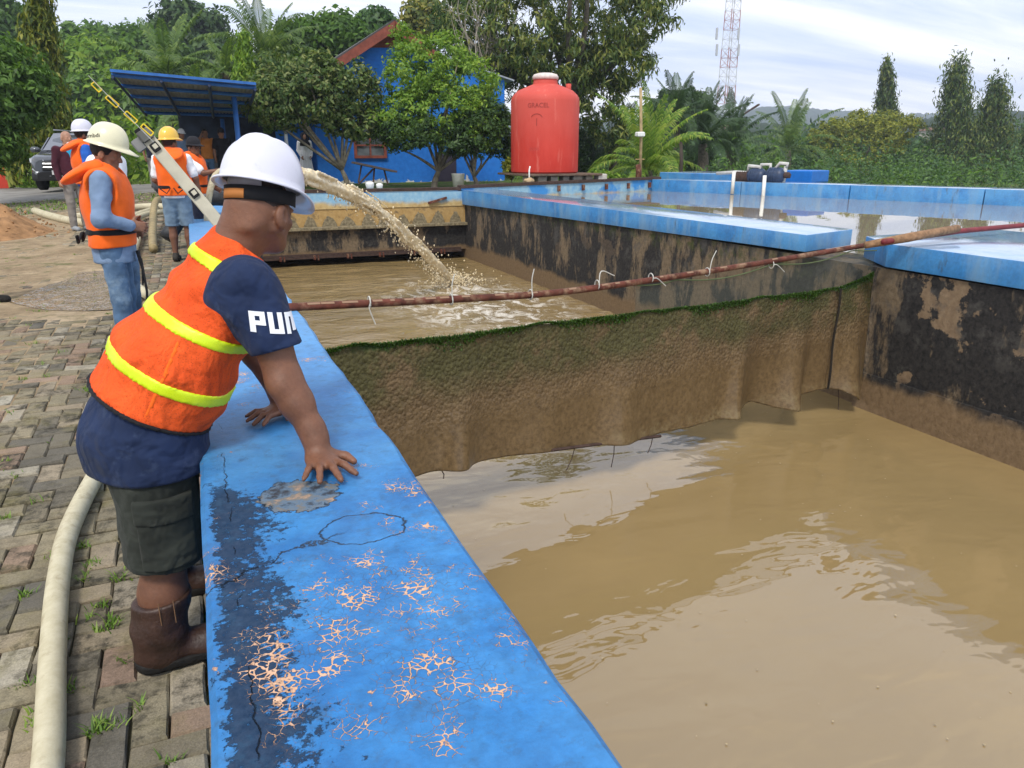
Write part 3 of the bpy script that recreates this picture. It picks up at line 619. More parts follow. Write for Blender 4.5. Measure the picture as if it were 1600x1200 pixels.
o = link('fabric', npmesh('fabric', np.stack([XX, YY, Zc], -1).reshape(-1, 3), Q), mk_curtain(), ct)
sol = o.modifiers.new('thick', 'SOLIDIFY'); sol.thickness = .008
pts = []
for i in range(9000):
    s_ = R.uniform(.5, 6.46); t_ = abs(R.gauss(0, .022))*(1+.8*math.sin(s_*5)+.5*math.sin(s_*13)); zz = np.interp(s_, *zip(*top)); pts.append((s_-.008*R.random(), PA[1]+(s_-PA[0])*dl[1]/dl[0]-.012-.01*R.random(), zz+.006-t_))
blades('moss', pts, .016, .005, leafmat('moss', [(.012, .030, .003), (.022, .055, .006), (.04, .09, .010)], .2), ct, lean=1.1)
b = MB()
b.tube([(5.88+.01*math.sin(t*9), PA[1]+(5.88-PA[0])*dl[1]/dl[0]-.04, .35-t*1.05) for t in np.linspace(0, 1, 14)], .011, 6); b.build('seam_rope', simple('dark_rope', (.02, .016, .012), .9), ct)
for (px_, py_, qx, qy) in [(898, 700, 885, 735), (960, 690, 955, 730), (1020, 682, 1012, 708), (690, 735, 693, 748), (1310, 607, 1309, 650)]:
    a_ = pl(px_, py_, PA, PB); c_ = pl(qx, qy, PA, PB); b = MB(); b.tube([a_, (a_+c_)/2+np.array([.01, 0, 0]), c_], .004, 5); b.build('loose_cord', M['iron'], ct)
a_ = pl(860, 702, PA, PB); c_ = pl(1030, 680, PA, PB); b = MB(); b.tube([a_+np.array([0, -.02, 0]), c_+np.array([0, -.02, 0])], .014, 6); b.build('bottom_bar', M['iron'], ct)
# ---- rusty pipe holding the curtain, cable ties, net
pipe_px = [(430, 482), (455, 480), (580, 474), (700, 468), (880, 456), (1100, 425), (1300, 392), (1495, 358)]
M['tie'] = simple('dull_white_tie', (.50, .49, .44), .6, .2); PP = [pl(*q, PA, PB) for q in pipe_px]
pp = empty('support_pipe', PP[3], 'long rusty red pipe carrying the silt curtain across the tank', 'pipe')
cpath = spline(PP, 8); b = MB(); b.tube(cpath, .025, 10); b.build('pipe_length', M['rust'], pp, True)
pale = Mt('scraped_patch', .8, .2).col((.27, .17, .11)).m
for i in range(26):
    t = .18+.8*i/26+R.uniform(-.006, .006); p_ = cpath[int(t*(len(cpath)-1))]; q_ = cpath[min(len(cpath)-1, int(t*(len(cpath)-1))+1)]; dv_ = (q_-p_)/np.linalg.norm(q_-p_)
    b = MB(); L_ = R.uniform(.03, .09); b.box(p_+np.array([0, -.0165, .0180])+dv_*R.uniform(0, .1), (L_, .014, .004), M=V(dv_).to_track_quat('X', 'Z').to_matrix().to_4x4() @ Matrix.Rotation(rad(45), 4, 'X')); b.build('paint_patch', pale, pp)
for (ax_, ay_, bx_, by_, cu) in [(577, 472, 585, 505, 2), (705, 468, 708, 427, 1), (829, 460, 832, 419, 1), (933, 445, 957, 430, 5), (1105, 425, 1116, 391, 1), (1017, 434, 1037, 446, 2), (1205, 413, 1222, 424, 2)]:
    a_ = pl(ax_, ay_, PA, PB); c_ = pl(bx_, by_, PA, PB); mid = (a_+c_)/2+np.array([-.01*cu, 0, .015*cu]); b = MB()
    th = np.linspace(0, 2*math.pi, 13); b.tube([a_+np.array([0, .036*math.cos(q), .036*math.sin(q)]) for q in th], .0045, 5, cap=False)
    b.tube(spline([a_+np.array([0, -.03, 0]), mid+np.array([0, -.03, 0]), c_+np.array([0, -.03, 0])], 4), .004, 5); b.build('cable_tie', M['tie'], pp)
P2 = [(7.5, 5.92, .84)] + [atZ(*q, .86) for q in [(1497, 358), (1600, 351), (1680, 345)]]
P2 = [atZ(1380, 378, .83), atZ(1500, 361, .85), atZ(1600, 352, .85), atZ(1700, 344, .85)]
b = MB(); b.tube(P2, .028, 8); tag(b.build('guide_pipe', simple('maroon_pipe', (.17, .025, .03), .6, .3, 12), None, True), 'maroon pipe lying across the nearer blue coping towards the right edge', 'pipe')
b = MB(); b.tube([atZ(1352, 383, .79), atZ(1420, 371, .86), atZ(1496, 357, .9)], [.035, .045, .04], 8); b.build('timber_splint', simple('old_timber', (.26, .15, .08), .9, .4, 20, .6, 50), pp, True)
def mk_net(name='fine_net', c=(.10, .11, .09), al=.34):
    m = Mt(name, .8, .1); m.col(c); tr = m.n('ShaderNodeBsdfTransparent'); x_ = m.n('ShaderNodeMixShader'); x_.inputs[0].default_value = al
    m.l(tr.outputs[0], x_.inputs[1]); m.l(m.b.outputs[0], x_.inputs[2]); m.l(x_.outputs[0], m.t.nodes['Material Output'].inputs[0]); return m.m
ss = np.linspace(3.2, 6.46, 60); vs = []
pz = np.interp(ss, [p_[0] for p_ in PP], [p_[2] for p_ in PP])
zb = np.interp(ss, *zip(*top)); yy = PA[1]+(ss-PA[0])*dl[1]/dl[0]
zt_ = pz-.03-.05*np.abs(np.sin(ss*2.6))*np.clip((ss-3.2)*3, 0, 1)
zt_ = np.minimum(zt_, zb+.35)
V_ = np.concatenate([np.stack([ss, yy+.01, zb], 1), np.stack([ss, yy+.012, zt_], 1)]); nS = len(ss)
o = link('net', npmesh('net', V_, [(i, i+1, nS+i+1, nS+i) for i in range(nS-1)]), mk_net(), ct)
b = MB(); b.tube([(ss[i], yy[i]-.005, zt_[i]) for i in range(nS)], .006, 5); b.build('net_cord', simple('net_cord', (.10, .13, .06), .9), ct)
# ================================================================== FIGURES (signed-distance bodies turned into one skin)
class Sdf:
    def __init__(s, lo, hi, h):
        s.h = h; s.lo = np.array(lo, np.float32); n = np.ceil((np.array(hi)-lo)/h).astype(int)+1
        s.ax = [(s.lo[i]+np.arange(n[i])*h).astype(np.float32) for i in range(3)]; s.D = np.full(n, .2, np.float32)
    def sub(s, lo, hi):
        sl = []
        for i in range(3):
            a = max(0, int((lo[i]-s.lo[i])/s.h)); b = min(len(s.ax[i]), int((hi[i]-s.lo[i])/s.h)+2); sl.append(slice(a, max(a+1, b)))
        return tuple(sl), s.ax[0][sl[0]][:, None, None], s.ax[1][sl[1]][None, :, None], s.ax[2][sl[2]][None, None, :]
    def put(s, sl, d, k, op='u'):
        a = s.D[sl]
        if op == 'u':
            if k > 0: h = np.clip(.5+.5*(d-a)/k, 0, 1); s.D[sl] = d*(1-h)+a*h-k*h*(1-h)
            else: s.D[sl] = np.minimum(a, d)
        else:
            if k > 0: h = np.clip(.5-.5*(d+a)/k, 0, 1); s.D[sl] = a*(1-h)-d*h+k*h*(1-h)
            else: s.D[sl] = np.maximum(a, -d)
    def cone(s, a, b, r1, r2, k=.02, side=None, flat=1.0, op='u'):
        """tapered limb; with side, the radius along side is r and across it r*flat"""
        a = np.array(a, float); b = np.array(b, float); r = max(r1, r2)*max(1, flat)+k+.03
        sl, x, y, z = s.sub(np.minimum(a, b)-r, np.maximum(a, b)+r); ab = b-a; L2 = max(ab@ab, 1e-9)
        px, py, pz = x-a[0], y-a[1], z-a[2]; t = np.clip((px*ab[0]+py*ab[1]+pz*ab[2])/L2, 0, 1)
        wx, wy, wz = px-t*ab[0], py-t*ab[1], pz-t*ab[2]; rr = r1+(r2-r1)*t; w2 = wx*wx+wy*wy+wz*wz
        if side is None: d = np.sqrt(w2)-rr
        else:
            sd_ = np.array(side, float); sd_ = sd_/np.linalg.norm(sd_); u = wx*sd_[0]+wy*sd_[1]+wz*sd_[2]; v2 = np.maximum(w2-u*u, 0)
            d = (np.sqrt((u/rr)**2+v2/(rr*flat)**2)-1)*rr*min(1, flat)
        s.put(sl, d.astype(np.float32), k, op); return s
    def ell(s, c, r, B=None, k=.02, op='u'):
        """ellipsoid, B = 3 row axes"""
        c = np.array(c, float); m = max(r)+k+.03; sl, x, y, z = s.sub(c-m, c+m); x, y, z = x-c[0], y-c[1], z-c[2]
        if B is not None: q = [x*e[0]+y*e[1]+z*e[2] for e in B]
        else: q = [x, y, z]
        k0 = np.sqrt(sum((q[i]/r[i])**2 for i in range(3))); k1 = np.sqrt(sum((q[i]/r[i]**2)**2 for i in range(3)))+1e-6
        s.put(sl, (k0*(k0-1)/k1).astype(np.float32), k, op); return s
    def cut(s, n, d):
        """keep the half space n.p < d"""
        s.D = np.maximum(s.D, (s.ax[0][:, None, None]*n[0]+s.ax[1][None, :, None]*n[1]+s.ax[2][None, None, :]*n[2]-d).astype(np.float32)); return s
    def wrinkle(s, amp, f, seed=0, stretch=(1, 1, 1)):
        x, y, z = s.ax[0][:, None, None]*f*stretch[0], s.ax[1][None, :, None]*f*stretch[1], s.ax[2][None, None, :]*f*stretch[2]
        s.D = s.D + (amp*snoise(x, y, z, seed)).astype(np.float32); return s
    def mesh(s, name='m'):
        D = s.D; ins = D < 0; n = D.shape
        c = np.zeros((n[0]-1, n[1]-1, n[2]-1), np.int8)
        for i in (0, 1):
            for j in (0, 1):
                for k in (0, 1): c += ins[i:n[0]-1+i, j:n[1]-1+j, k:n[2]-1+k]
        act = (c > 0) & (c < 8); ci = np.argwhere(act); idx = np.full(c.shape, -1, np.int32); idx[act] = np.arange(len(ci))
        P = np.zeros((len(ci), 3)); W = np.zeros(len(ci)); cor = [(i, j, k) for i in (0, 1) for j in (0, 1) for k in (0, 1)]
        dv = {q: D[ci[:, 0]+q[0], ci[:, 1]+q[1], ci[:, 2]+q[2]] for q in cor}
        for q in cor:
            for a in range(3):
                if q[a] == 0:
                    q2 = tuple(1 if i == a else q[i] for i in range(3)); d0, d1 = dv[q], dv[q2]; m = (d0 < 0) != (d1 < 0)
                    t = np.where(m, d0/np.where(d0-d1 == 0, 1, d0-d1), 0)
                    for i in range(3): P[:, i] += np.where(m, q[i]+(t if i == a else 0), 0)
                    W += m
        P = (ci+P/W[:, None])*s.h+s.lo; F = []
        for a in range(3):
            b_, c_ = (a+1) % 3, (a+2) % 3; s0 = [slice(None)]*3; s1 = [slice(None)]*3; s0[a] = slice(0, -1); s1[a] = slice(1, None)
            A0, A1 = ins[tuple(s0)], ins[tuple(s1)]; e = np.argwhere(A0 != A1); e = e[(e[:, b_] > 0) & (e[:, c_] > 0) & (e[:, b_] < n[b_]-1) & (e[:, c_] < n[c_]-1)]
            fl = A0[e[:, 0], e[:, 1], e[:, 2]]
            def id_(ob, oc):
                g = e.copy(); g[:, b_] -= ob; g[:, c_] -= oc; return idx[g[:, 0], g[:, 1], g[:, 2]]
            q = np.stack([id_(1, 1), id_(0, 1), id_(0, 0), id_(1, 0)], 1); q[~fl] = q[~fl][:, ::-1]; F.append(q)
        return npmesh(name, P, np.concatenate(F))
    def build(s, name, m, parent, sm=0):
        o = link(name, s.mesh(name), m, parent)
        if sm: q = o.modifiers.new('smooth', 'SMOOTH'); q.factor = .5; q.iterations = sm
        return o
def skinmat(name, c):
    m = Mt(name, .5, .4); n = m.noise(12, 5); f = m.noise(95, 4, .65)
    k = m.ramp(n, (.3, tuple(q*.78 for q in c)), (.7, tuple(q*1.18 for q in c))); k = m.mix(.5, k, m.mix(1., k, m.ramp(f, (.3, .8), (.7, 1.18)), 'MULTIPLY'))
    m.col(k).bump(m.math('ADD', f, m.math('MULTIPLY', m.noise(300, 2), .4)), .35, .004)
    m.b.inputs['Subsurface Weight'].default_value = .08; m.b.inputs['Subsurface Radius'].default_value = (.01, .004, .002); return m.m
M['skin1'] = skinmat('skin_weathered', (.165, .072, .040)); M['skin2'] = skinmat('skin_tan', (.26, .12, .068)); M['skin3'] = skinmat('skin_brown', (.22, .105, .062)); M['skin4'] = skinmat('skin_light', (.38, .20, .13))
M['hair'] = simple('black_hair', (.012, .010, .009), .6, .4, 60, .5, 200)
M['orange'] = cloth('orange_fabric', (.85, .13, .010), .75, .1, 500, .35, sheen=.1)
M['black'] = cloth('black_webbing', (.012, .012, .014), .8)
M['navy'] = cloth('navy_cotton', (.014, .026, .070), .85, .3, 900, 1.5, ((.06, .085, .15), .4, 11, .57))
M['denim'] = cloth('blue_denim', (.085, .15, .25), .9, .35, 1200, .5, ((.22, .30, .38), .5, 5, .53))
M['denim_lt'] = cloth('pale_denim', (.15, .22, .30), .9, .25, 1200, .5)
M['chambray'] = cloth('light_blue_shirt', (.17, .245, .37), .85, .15, 1000, .5)
M['wht'] = cloth('white_cotton', (.74, .75, .78), .85, .06)
M['maroon'] = cloth('maroon_cloth', (.055, .012, .022)); M['grey'] = cloth('grey_cloth', (.22, .20, .18)); M['dk'] = cloth('black_cotton', (.016, .016, .02)); M['brownshirt'] = cloth('brown_orange_shirt', (.42, .15, .03))
M['cyan'] = cloth('turquoise_cloth', (.03, .34, .55)); M['royal'] = cloth('royal_blue_cloth', (.02, .11, .45)); M['dnavy'] = cloth('dark_navy_cloth', (.018, .022, .04))
M['leather'] = simple('brown_leather', (.042, .020, .013), .5, .4, 14, .35, 70, .45); M['sole'] = simple('black_rubber', (.012, .011, .010), .8, .3, 30, .4, 80)
M['shoe'] = simple('grey_shoe', (.25, .27, .29), .7); M['slipper'] = simple('dark_slipper', (.03, .025, .02), .7)
def shell(name, c, r=.28):
    m = Mt(name, r, .5); n = m.noise(9, 5); f = m.ramp(m.noise(34, 6, .7), (.62, 0.), (.72, .35))
    k = m.ramp(n, (.3, tuple(q*.93 for q in c)), (.7, c)); m.col(m.mix(f, k, tuple(q*.6 for q in c))); m.b.inputs['Coat Weight'].default_value = .15; return m.m
M['h_white'] = shell('white_helmet_shell', (.62, .62, .71)); M['h_cream'] = shell('cream_helmet_shell', (.70, .66, .46)); M['h_yellow'] = shell('yellow_helmet_shell', (.78, .48, .06))
def basis(f, u):
    f = np.array(f, float); f /= np.linalg.norm(f); u = np.array(u, float); u = u-f*(u@f); u /= np.linalg.norm(u); return f, np.cross(u, f), u   # forward, left, up
def helmet(par, c, f, u, m, s=1.0, visor=.055, ridge=True, name='helmet'):
    """hard hat: c = centre of its brim plane"""
    f, l, u = basis(f, u); c = np.array(c, float); n, k = 56, 16; a, b, h = .142*s, .116*s, .150*s; vs = []
    def P(x, y, z): return c+f*x+l*y+u*z
    for i in range(k):
        ph = (math.pi/2)*(1-i/(k-1)); 
        for j in range(n):
            th = 2*math.pi*j/n; x, y = math.cos(th), math.sin(th); cr_ = math.cos(ph)**.82; zz = math.sin(ph)
            g = 1.0
            if ridge:
                yy = abs(cr_*y); g += .040*math.exp(-(yy/.16)**4)*max(0, zz)**.6 + .022*math.exp(-((yy-.50)/.10)**4)*max(0, zz)
            vs.append(P(a*x*cr_*g, b*y*cr_*g, h*zz*g))
    def brim(e, z, t):
        for j in range(n):
            th = 2*math.pi*j/n; x, y = math.cos(th), math.sin(th); v = e+visor*s*t*max(0, x)**2.2
            vs.append(P((a+v)*x, (b+e)*y, z-.022*s*t*max(0, x)**2))
    brim(.006*s, -.004*s, .2); brim(.020*s, -.010*s, 1); brim(.021*s, -.017*s, 1); brim(.004*s, -.013*s, .2); brim(-.010*s, .0, 0)
    m_ = k+5; B = MB(); B.add(vs, [(i*n+j, i*n+(j+1) % n, (i+1)*n+(j+1) % n, (i+1)*n+j) for i in range(m_-1) for j in range(n)])
    return B.build(name, m, par, True)
def hand(S, w, d, pn, sc=1.0, spread=.22, curl=0.2, thumb=1, k=.008, flat=True):
    """w wrist, d finger direction, pn = back-of-hand normal, thumb=+1 thumb on the d x pn side"""
    w = np.array(w, float); d = np.array(d, float); d /= np.linalg.norm(d); pn = np.array(pn, float); pn -= d*(pn@d); pn /= np.linalg.norm(pn); s = np.cross(d, pn)*thumb
    pc = w+d*.052*sc; S.ell(pc, (.052*sc, .043*sc, .018*sc), (d, s, pn), .02)
    for i, (o_, L, r) in enumerate(((.030, .072, .0098), (.010, .080, .0100), (-.011, .074, .0095), (-.031, .058, .0085))):
        a = pc+d*.036*sc+s*o_*sc; dr = d+s*o_/.03*spread; dr /= np.linalg.norm(dr); p1 = a+dr*L*.45*sc+pn*.010*(1-curl)*sc-pn*curl*.01; p2 = p1+(dr-pn*(.25+curl*1.6))*L*.33*sc; p3 = p2+(dr*(1-curl)-pn*(.15+curl*1.8))*L*.27*sc
        r *= sc; S.cone(a-d*.02*sc, p1, r*1.1, r*1.02, k); S.cone(p1, p2, r*1.02, r*.92, .004); S.cone(p2, p3, r*.92, r*.78, .004)
    a = w+d*.024*sc+s*.030*sc; t1 = a+(d*.5+s*.75)*.045*sc-pn*.004; t2 = t1+(d*.8+s*.45)*.034*sc-pn*.006; S.cone(w+d*.02*sc+s*.012*sc, t1, .016*sc, .0125*sc, .012); S.cone(t1, t2, .0125*sc, .0095*sc, .004)
def head(S, c, f, u, s=1.0, ear=True, k=.015):
    """c = centre of skull; about 23 cm tall"""
    f, l, u = basis(f, u); B = (f, l, u); c = np.array(c, float)
    def P(x, y, z): return c+(f*x+l*y+u*z)*s
    q = lambda *r: tuple(v*s for v in r)
    S.ell(P(-.005, 0, .022), q(.096, .076, .092), B, k); S.ell(P(.030, 0, -.045), q(.060, .060, .070), B, .03); S.ell(P(.055, 0, -.092), q(.030, .034, .022), B, .03)   # skull, face, chin
    for y in (-1, 1):
        S.cone(P(-.005, y*.060, -.050), P(.052, y*.026, -.095), .018*s, .016*s, .02)                     # jaw
        S.ell(P(.066, y*.036, -.028), q(.020, .022, .016), B, .02)                                        # cheek
        S.ell(P(.083, y*.030, .012), q(.012, .024, .008), B, .012)                                        # brow
        S.ell(P(.080, y*.031, -.004), q(.011, .013, .009), B, .004)                                       # eye
        if ear:
            S.ell(P(-.006, y*.087, -.018), q(.024, .012, .036), B, .006); S.ell(P(.002, y*.098, -.012), q(.012, .008, .020), B, .004, 's'); S.ell(P(.002, y*.079, -.047), q(.009, .008, .012), B, .006)
    S.cone(P(.088, 0, .004), P(.108, 0, -.032), .009*s, .014*s, .010); S.ell(P(.098, .012, -.036), q(.010, .008, .008), B, .006); S.ell(P(.098, -.012, -.036), q(.010, .008, .008), B, .006)   # nose
    S.ell(P(.086, 0, -.060), q(.010, .024, .006), B, .006); S.ell(P(.084, 0, -.071), q(.010, .022, .007), B, .006)   # lips
    return P
def A3(*p): return np.array(p, float)
# ------------------------------------------------------------------ the man leaning on the parapet
hero = empty('person', (-.22, 2.45, .05), 'man in white hard hat and orange vest leaning on the blue parapet in cargo shorts', 'person')
fa = rad(22); bf = A3(math.cos(fa), math.sin(fa), 0); bl = A3(-math.sin(fa), math.cos(fa), 0)
pel = A3(-.235, 2.52, .80); mid = A3(-.120, 2.49, 1.02); chest = A3(.035, 2.480, 1.20); shR = A3(.145, 2.29, 1.255); shL = A3(.045, 2.68, 1.235); neck = A3(.095, 2.475, 1.36)
elR = A3(.195, 2.235, 1.00); wrR = A3(.262, 2.165, .835); elL = A3(.155, 2.70, .99); wrL = A3(.215, 2.655, .825)
axd = np.array([.47, -.07, .88]); axd /= np.linalg.norm(axd)
def torso(S, g, k=.06):
    S.cone(pel+A3(.01, 0, 0), mid, .188+g, .192+g, k, bl, .80); S.cone(mid, chest, .192+g, .185+g, k, bl, .68)
    S.ell(mid+bf*.025+A3(0, 0, -.06), (.12+g, .14+g, .12+g), None, .08)                     # belly
    S.ell(pel+A3(.01, 0, -.02), (.145+g, .17+g, .15+g), (bf, bl, A3(0, 0, 1)), .06)    # seat
    S.cone(shR*.72+chest*.28, shL*.72+chest*.28, .088+g, .088+g, .06); S.cone(chest, neck-A3(.01, 0, .02), .115+g, .078+g, .06)
lo, hi = A3(-.62, 1.90, .0), A3(.42, 2.95, 1.75)
hf = A3(math.cos(rad(43)), math.sin(rad(43)), -.20); hu = A3(.15, .17, 1); hc = A3(.192, 2.485, 1.478)
S = Sdf(lo, hi, .0062)
hP = head(S, hc, hf, hu, 1.06)
S.cone(neck-A3(.02, 0, .05), hc-A3(.035, .02, .01), .076, .070, .04); S.ell(hP(-.060, 0, -.045), (.035, .06, .03), basis(hf, hu), .03)      # neck, nape roll
S.ell(hP(-.078, 0, -.058), (.022, .050, .018), basis(hf, hu), .012)
S.cone(shR, elR, .066, .050, .03); S.cone(elR, elR*.6+wrR*.4, .050, .047, .03); S.cone(elR*.62+wrR*.38, wrR, .047, .033, .03)
S.ell(elR+A3(-.01, -.025, -.01), (.032, .032, .032), None, .03)
S.cone(shL, elL, .072, .060, .03); S.cone(elL, wrL, .060, .036, .03)
S.cone(wrR+A3(-.005, .01, .02), A3(.268, 2.135, .780), .036, .036, .03); hand(S, A3(.266, 2.165, .789), (.03, -1, -.10), (0, -.05, 1), 1.14, .55, .02, -1)
S.cone(wrL, A3(.235, 2.65, .790), .036, .034, .03); hand(S, A3(.24, 2.655, .786), (-.80, -.50, -.08), (0, 0, 1), 1.0, .4, .06, -1)
torso(S, -.03)
hipR, hipL = A3(-.200, 2.42, .74), A3(-.25, 2.66, .74); knR, knL = A3(-.205, 2.385, .44), A3(-.225, 2.72, .44); anR, anL = A3(-.255, 2.36, .125), A3(-.245, 2.78, .125)
for a, b_, c_ in ((hipR, knR, anR), (hipL, knL, anL)):
    S.cone(a, b_, .115, .072, .04); S.cone(b_, b_*.55+c_*.45, .066, .070, .03); S.cone(b_*.55+c_*.45, c_, .070, .045, .03)
S.build('body', M['skin1'], hero, 1)
# shirt
S = Sdf(lo, hi, .0085); torso(S, 0)
S.cone(shR+A3(-.03, .02, .02), elR+A3(-.003, 0, .075), .090, .074, .06); S.cone(shL, elL+A3(-.0, 0, .07), .098, .085, .06)
S.cone(pel+A3(0, 0, -.03), pel+A3(.02, -.02, -.14), .200, .200, .05, bl, .88); S.cone(hipR+A3(.01, 0, .08), hipR+A3(.012, 0, -.10), .140, .142, .05); S.cone(hipL+A3(0, 0, .08), hipL+A3(0, 0, -.1), .14, .14, .05)
S.wrinkle(.0045, 26, 1, (1, 1, 1.3)); x_, y_, z_ = S.ax[0][:, None, None], S.ax[1][None, :, None], S.ax[2][None, None, :]
S.D = S.D+(.0095*np.sin(44*(x_*.8-y_*.6)+10*z_+2.6*snoise(x_*8, y_*8, z_*6, 2))*np.clip(snoise(x_*6, y_*6, z_*5, 6)+.4, 0, 1)).astype(np.float32)
aR = elR-shR; aR /= np.linalg.norm(aR); 
# sleeve ends, neckline and hem
def clipcap(S, c, n, r):
    sl, x, y, z = S.sub(A3(*c)-r, A3(*c)+r); d = (x-c[0])*n[0]+(y-c[1])*n[1]+(z-c[2])*n[2]; rr = np.sqrt((x-c[0])**2+(y-c[1])**2+(z-c[2])**2); S.D[sl] = np.where(rr < r, np.maximum(S.D[sl], d), S.D[sl])
clipcap(S, shR+aR*.172, aR, .165)
S.ell(neck+A3(.085, 0, .085), (.10, .11, .10), None, .01, 's')
S.cut(A3(.0, 0, -1), -.700); hemn = -(A3(.10, 0, 1)); 
shirt = S.build('shirt', M['navy'], hero, 2)
# vest
M['mesh_orange'] = None
def mk_vest():
    m = Mt('orange_mesh_vest', .8, .2); n = m.noise(6, 4); k = m.ramp(n, (.3, (.62, .068, .012)), (.7, (.80, .108, .020)))
    g = m.n('ShaderNodeTexVoronoi'); g.inputs['Scale'].default_value = 170; m.l(m.co(), g.inputs[0]); k = m.mix(m.ramp(g.outputs[0], (.12, .55), (.35, 0.)), k, (.20, .03, .012)); m.col(k)
    m.bump(m.math('ADD', m.noise(12, 3, .5, scale=(1, 1, .55), dist=.4), m.math('MULTIPLY', g.outputs[0], .015)), .8, .06); return m.m
M['vest'] = mk_vest()
def mk_tape():
    m = Mt('lime_tape', .4, .5); v = m.n('ShaderNodeTexVoronoi'); v.inputs['Scale'].default_value = 420; m.l(m.co(), v.inputs[0]); m.col(m.ramp(v.outputs[0], (.2, (.50, .66, .0)), (.5, (.62, .78, .01)))).bump(v.outputs[0], .12, .002); return m.m
M['tape'] = mk_tape()
def vestbase(g):
    S = Sdf(A3(-.5, 2.1, .7), A3(.36, 2.95, 1.5), .0075); torso(S, g); S.cone(mid-bf*.015-axd*.09, mid-bf*.03-axd*.19, .170+g, .208+g, .05, bl, .80)
    S.wrinkle(.005, 22, 2, (1, 1, 1.3)); x_, y_, z_ = S.ax[0][:, None, None], S.ax[1][None, :, None], S.ax[2][None, None, :]; q_ = x_*axd[0]+y_*axd[1]+z_*axd[2]
    S.D = S.D+(.0085*np.sin(58*q_+14*(y_-2.4)+3.2*snoise(x_*9, y_*9, z_*9, 3))*np.clip(snoise(x_*7, y_*7, z_*7, 5)+.35, 0, 1)).astype(np.float32)
    S.ell(shR+A3(.055, -.06, -.05), (.150, .145, .180), None, .008, 's'); S.ell(shL+A3(.05, .10, -.05), (.14, .15, .17), None, .008, 's')
    S.ell(neck+A3(.105, -.02, .085), (.105, .125, .115), None, .008, 's')
    S.cone(chest+bf*.25+A3(.05, 0, .2), mid+bf*.36-A3(0, 0, .2), .10, .12, .01, None, 1, 's')     # open front
    return S
def slab(S, d0, d1, n=axd):
    D = S.ax[0][:, None, None]*n[0]+S.ax[1][None, :, None]*n[1]+S.ax[2][None, None, :]*n[2]; S.D = np.maximum(S.D, np.maximum(d0-D, D-d1).astype(np.float32)); return S
S = vestbase(.019); slab(S, .535, 2); vest = S.build('vest', M['vest'], hero, 2)
S = vestbase(.0245); slab(S, .528, .540); S.build('vest_binding', M['black'], vest, 1)
for d0, nn2 in ((.655, axd), (.828, axd)):
    S = vestbase(.0250); slab(S, d0-.019, d0+.019, nn2); S.build('reflective_tape', M['tape'], vest, 1)
S = vestbase(.0250); slab(S, 1.010, 1.048); D_ = (S.ax[0][:, None, None]*bl[0]+S.ax[1][None, :, None]*bl[1]) - (bl@chest); S.D = np.maximum(S.D, np.abs(D_-0).astype(np.float32)-.16); S.build('reflective_tape', M['tape'], vest, 1)
S = vestbase(.0220); 
pn_ = np.cross(axd, A3(0, 1, 0)); pn_ /= np.linalg.norm(pn_); D_ = S.ax[0][:, None, None]*pn_[0]+S.ax[1][None, :, None]*pn_[1]+S.ax[2][None, None, :]*pn_[2]
o_ = float(pn_@A3(-.16, 2.33, .98)); S.D = np.maximum(S.D, np.maximum(np.abs(D_-o_)-.007, S.ax[1][None, :, None]-2.5).astype(np.float32)); slab(S, .55, .80); S.build('side_seam', M['orange'], vest, 1)
# shorts with cargo pocket
S = Sdf(A3(-.6, 2.1, .25), A3(.1, 3.0, 1.0), .0085)
S.cone(pel+A3(0, 0, -.06), pel+A3(0, 0, .04), .165, .165, .05, bl, .85)
S.cone(hipR+A3(.0, 0, .03), knR+A3(-.005, 0, -.03), .126, .116, .05); S.cone(hipL, knL+A3(0, 0, -.03), .126, .115, .05)
S.wrinkle(.005, 24, 3, (1, 1, .7)); S.wrinkle(.003, 50, 5); S.cut(A3(-.08, .0, -1), -.395); 
M['olive'] = cloth('dark_olive_cotton', (.030, .034, .028), .9, .3, 900, 1.5, ((.075, .08, .07), .5, 12, .58))
shorts = S.build('shorts', M['olive'], hero, 2)
S = Sdf(A3(-.45, 2.05, .3), A3(.05, 2.5, .8), .006)
S.cone(hipR+A3(.0, 0, .03), knR+A3(-.005, 0, -.03), .136, .128, .0); S.D = np.maximum(S.D, np.maximum(np.abs(S.ax[0][:, None, None]-(-.185)+0*S.ax[1][None, :, None])-.078, S.ax[1][None, :, None]-2.36).astype(np.float32))
S2 = Sdf(A3(-.45, 2.05, .3), A3(.05, 2.5, .8), .006); S2.D = S.D.copy()-.0; slab(S, .425, .628, A3(.03, 0, 1)); pk = S.build('cargo_pocket', M['olive'], shorts, 2)
S2.D = S2.D-.006; slab(S2, .575, .652, A3(.03, 0, 1)); fl = S2.build('pocket_flap', M['olive'], shorts, 1)
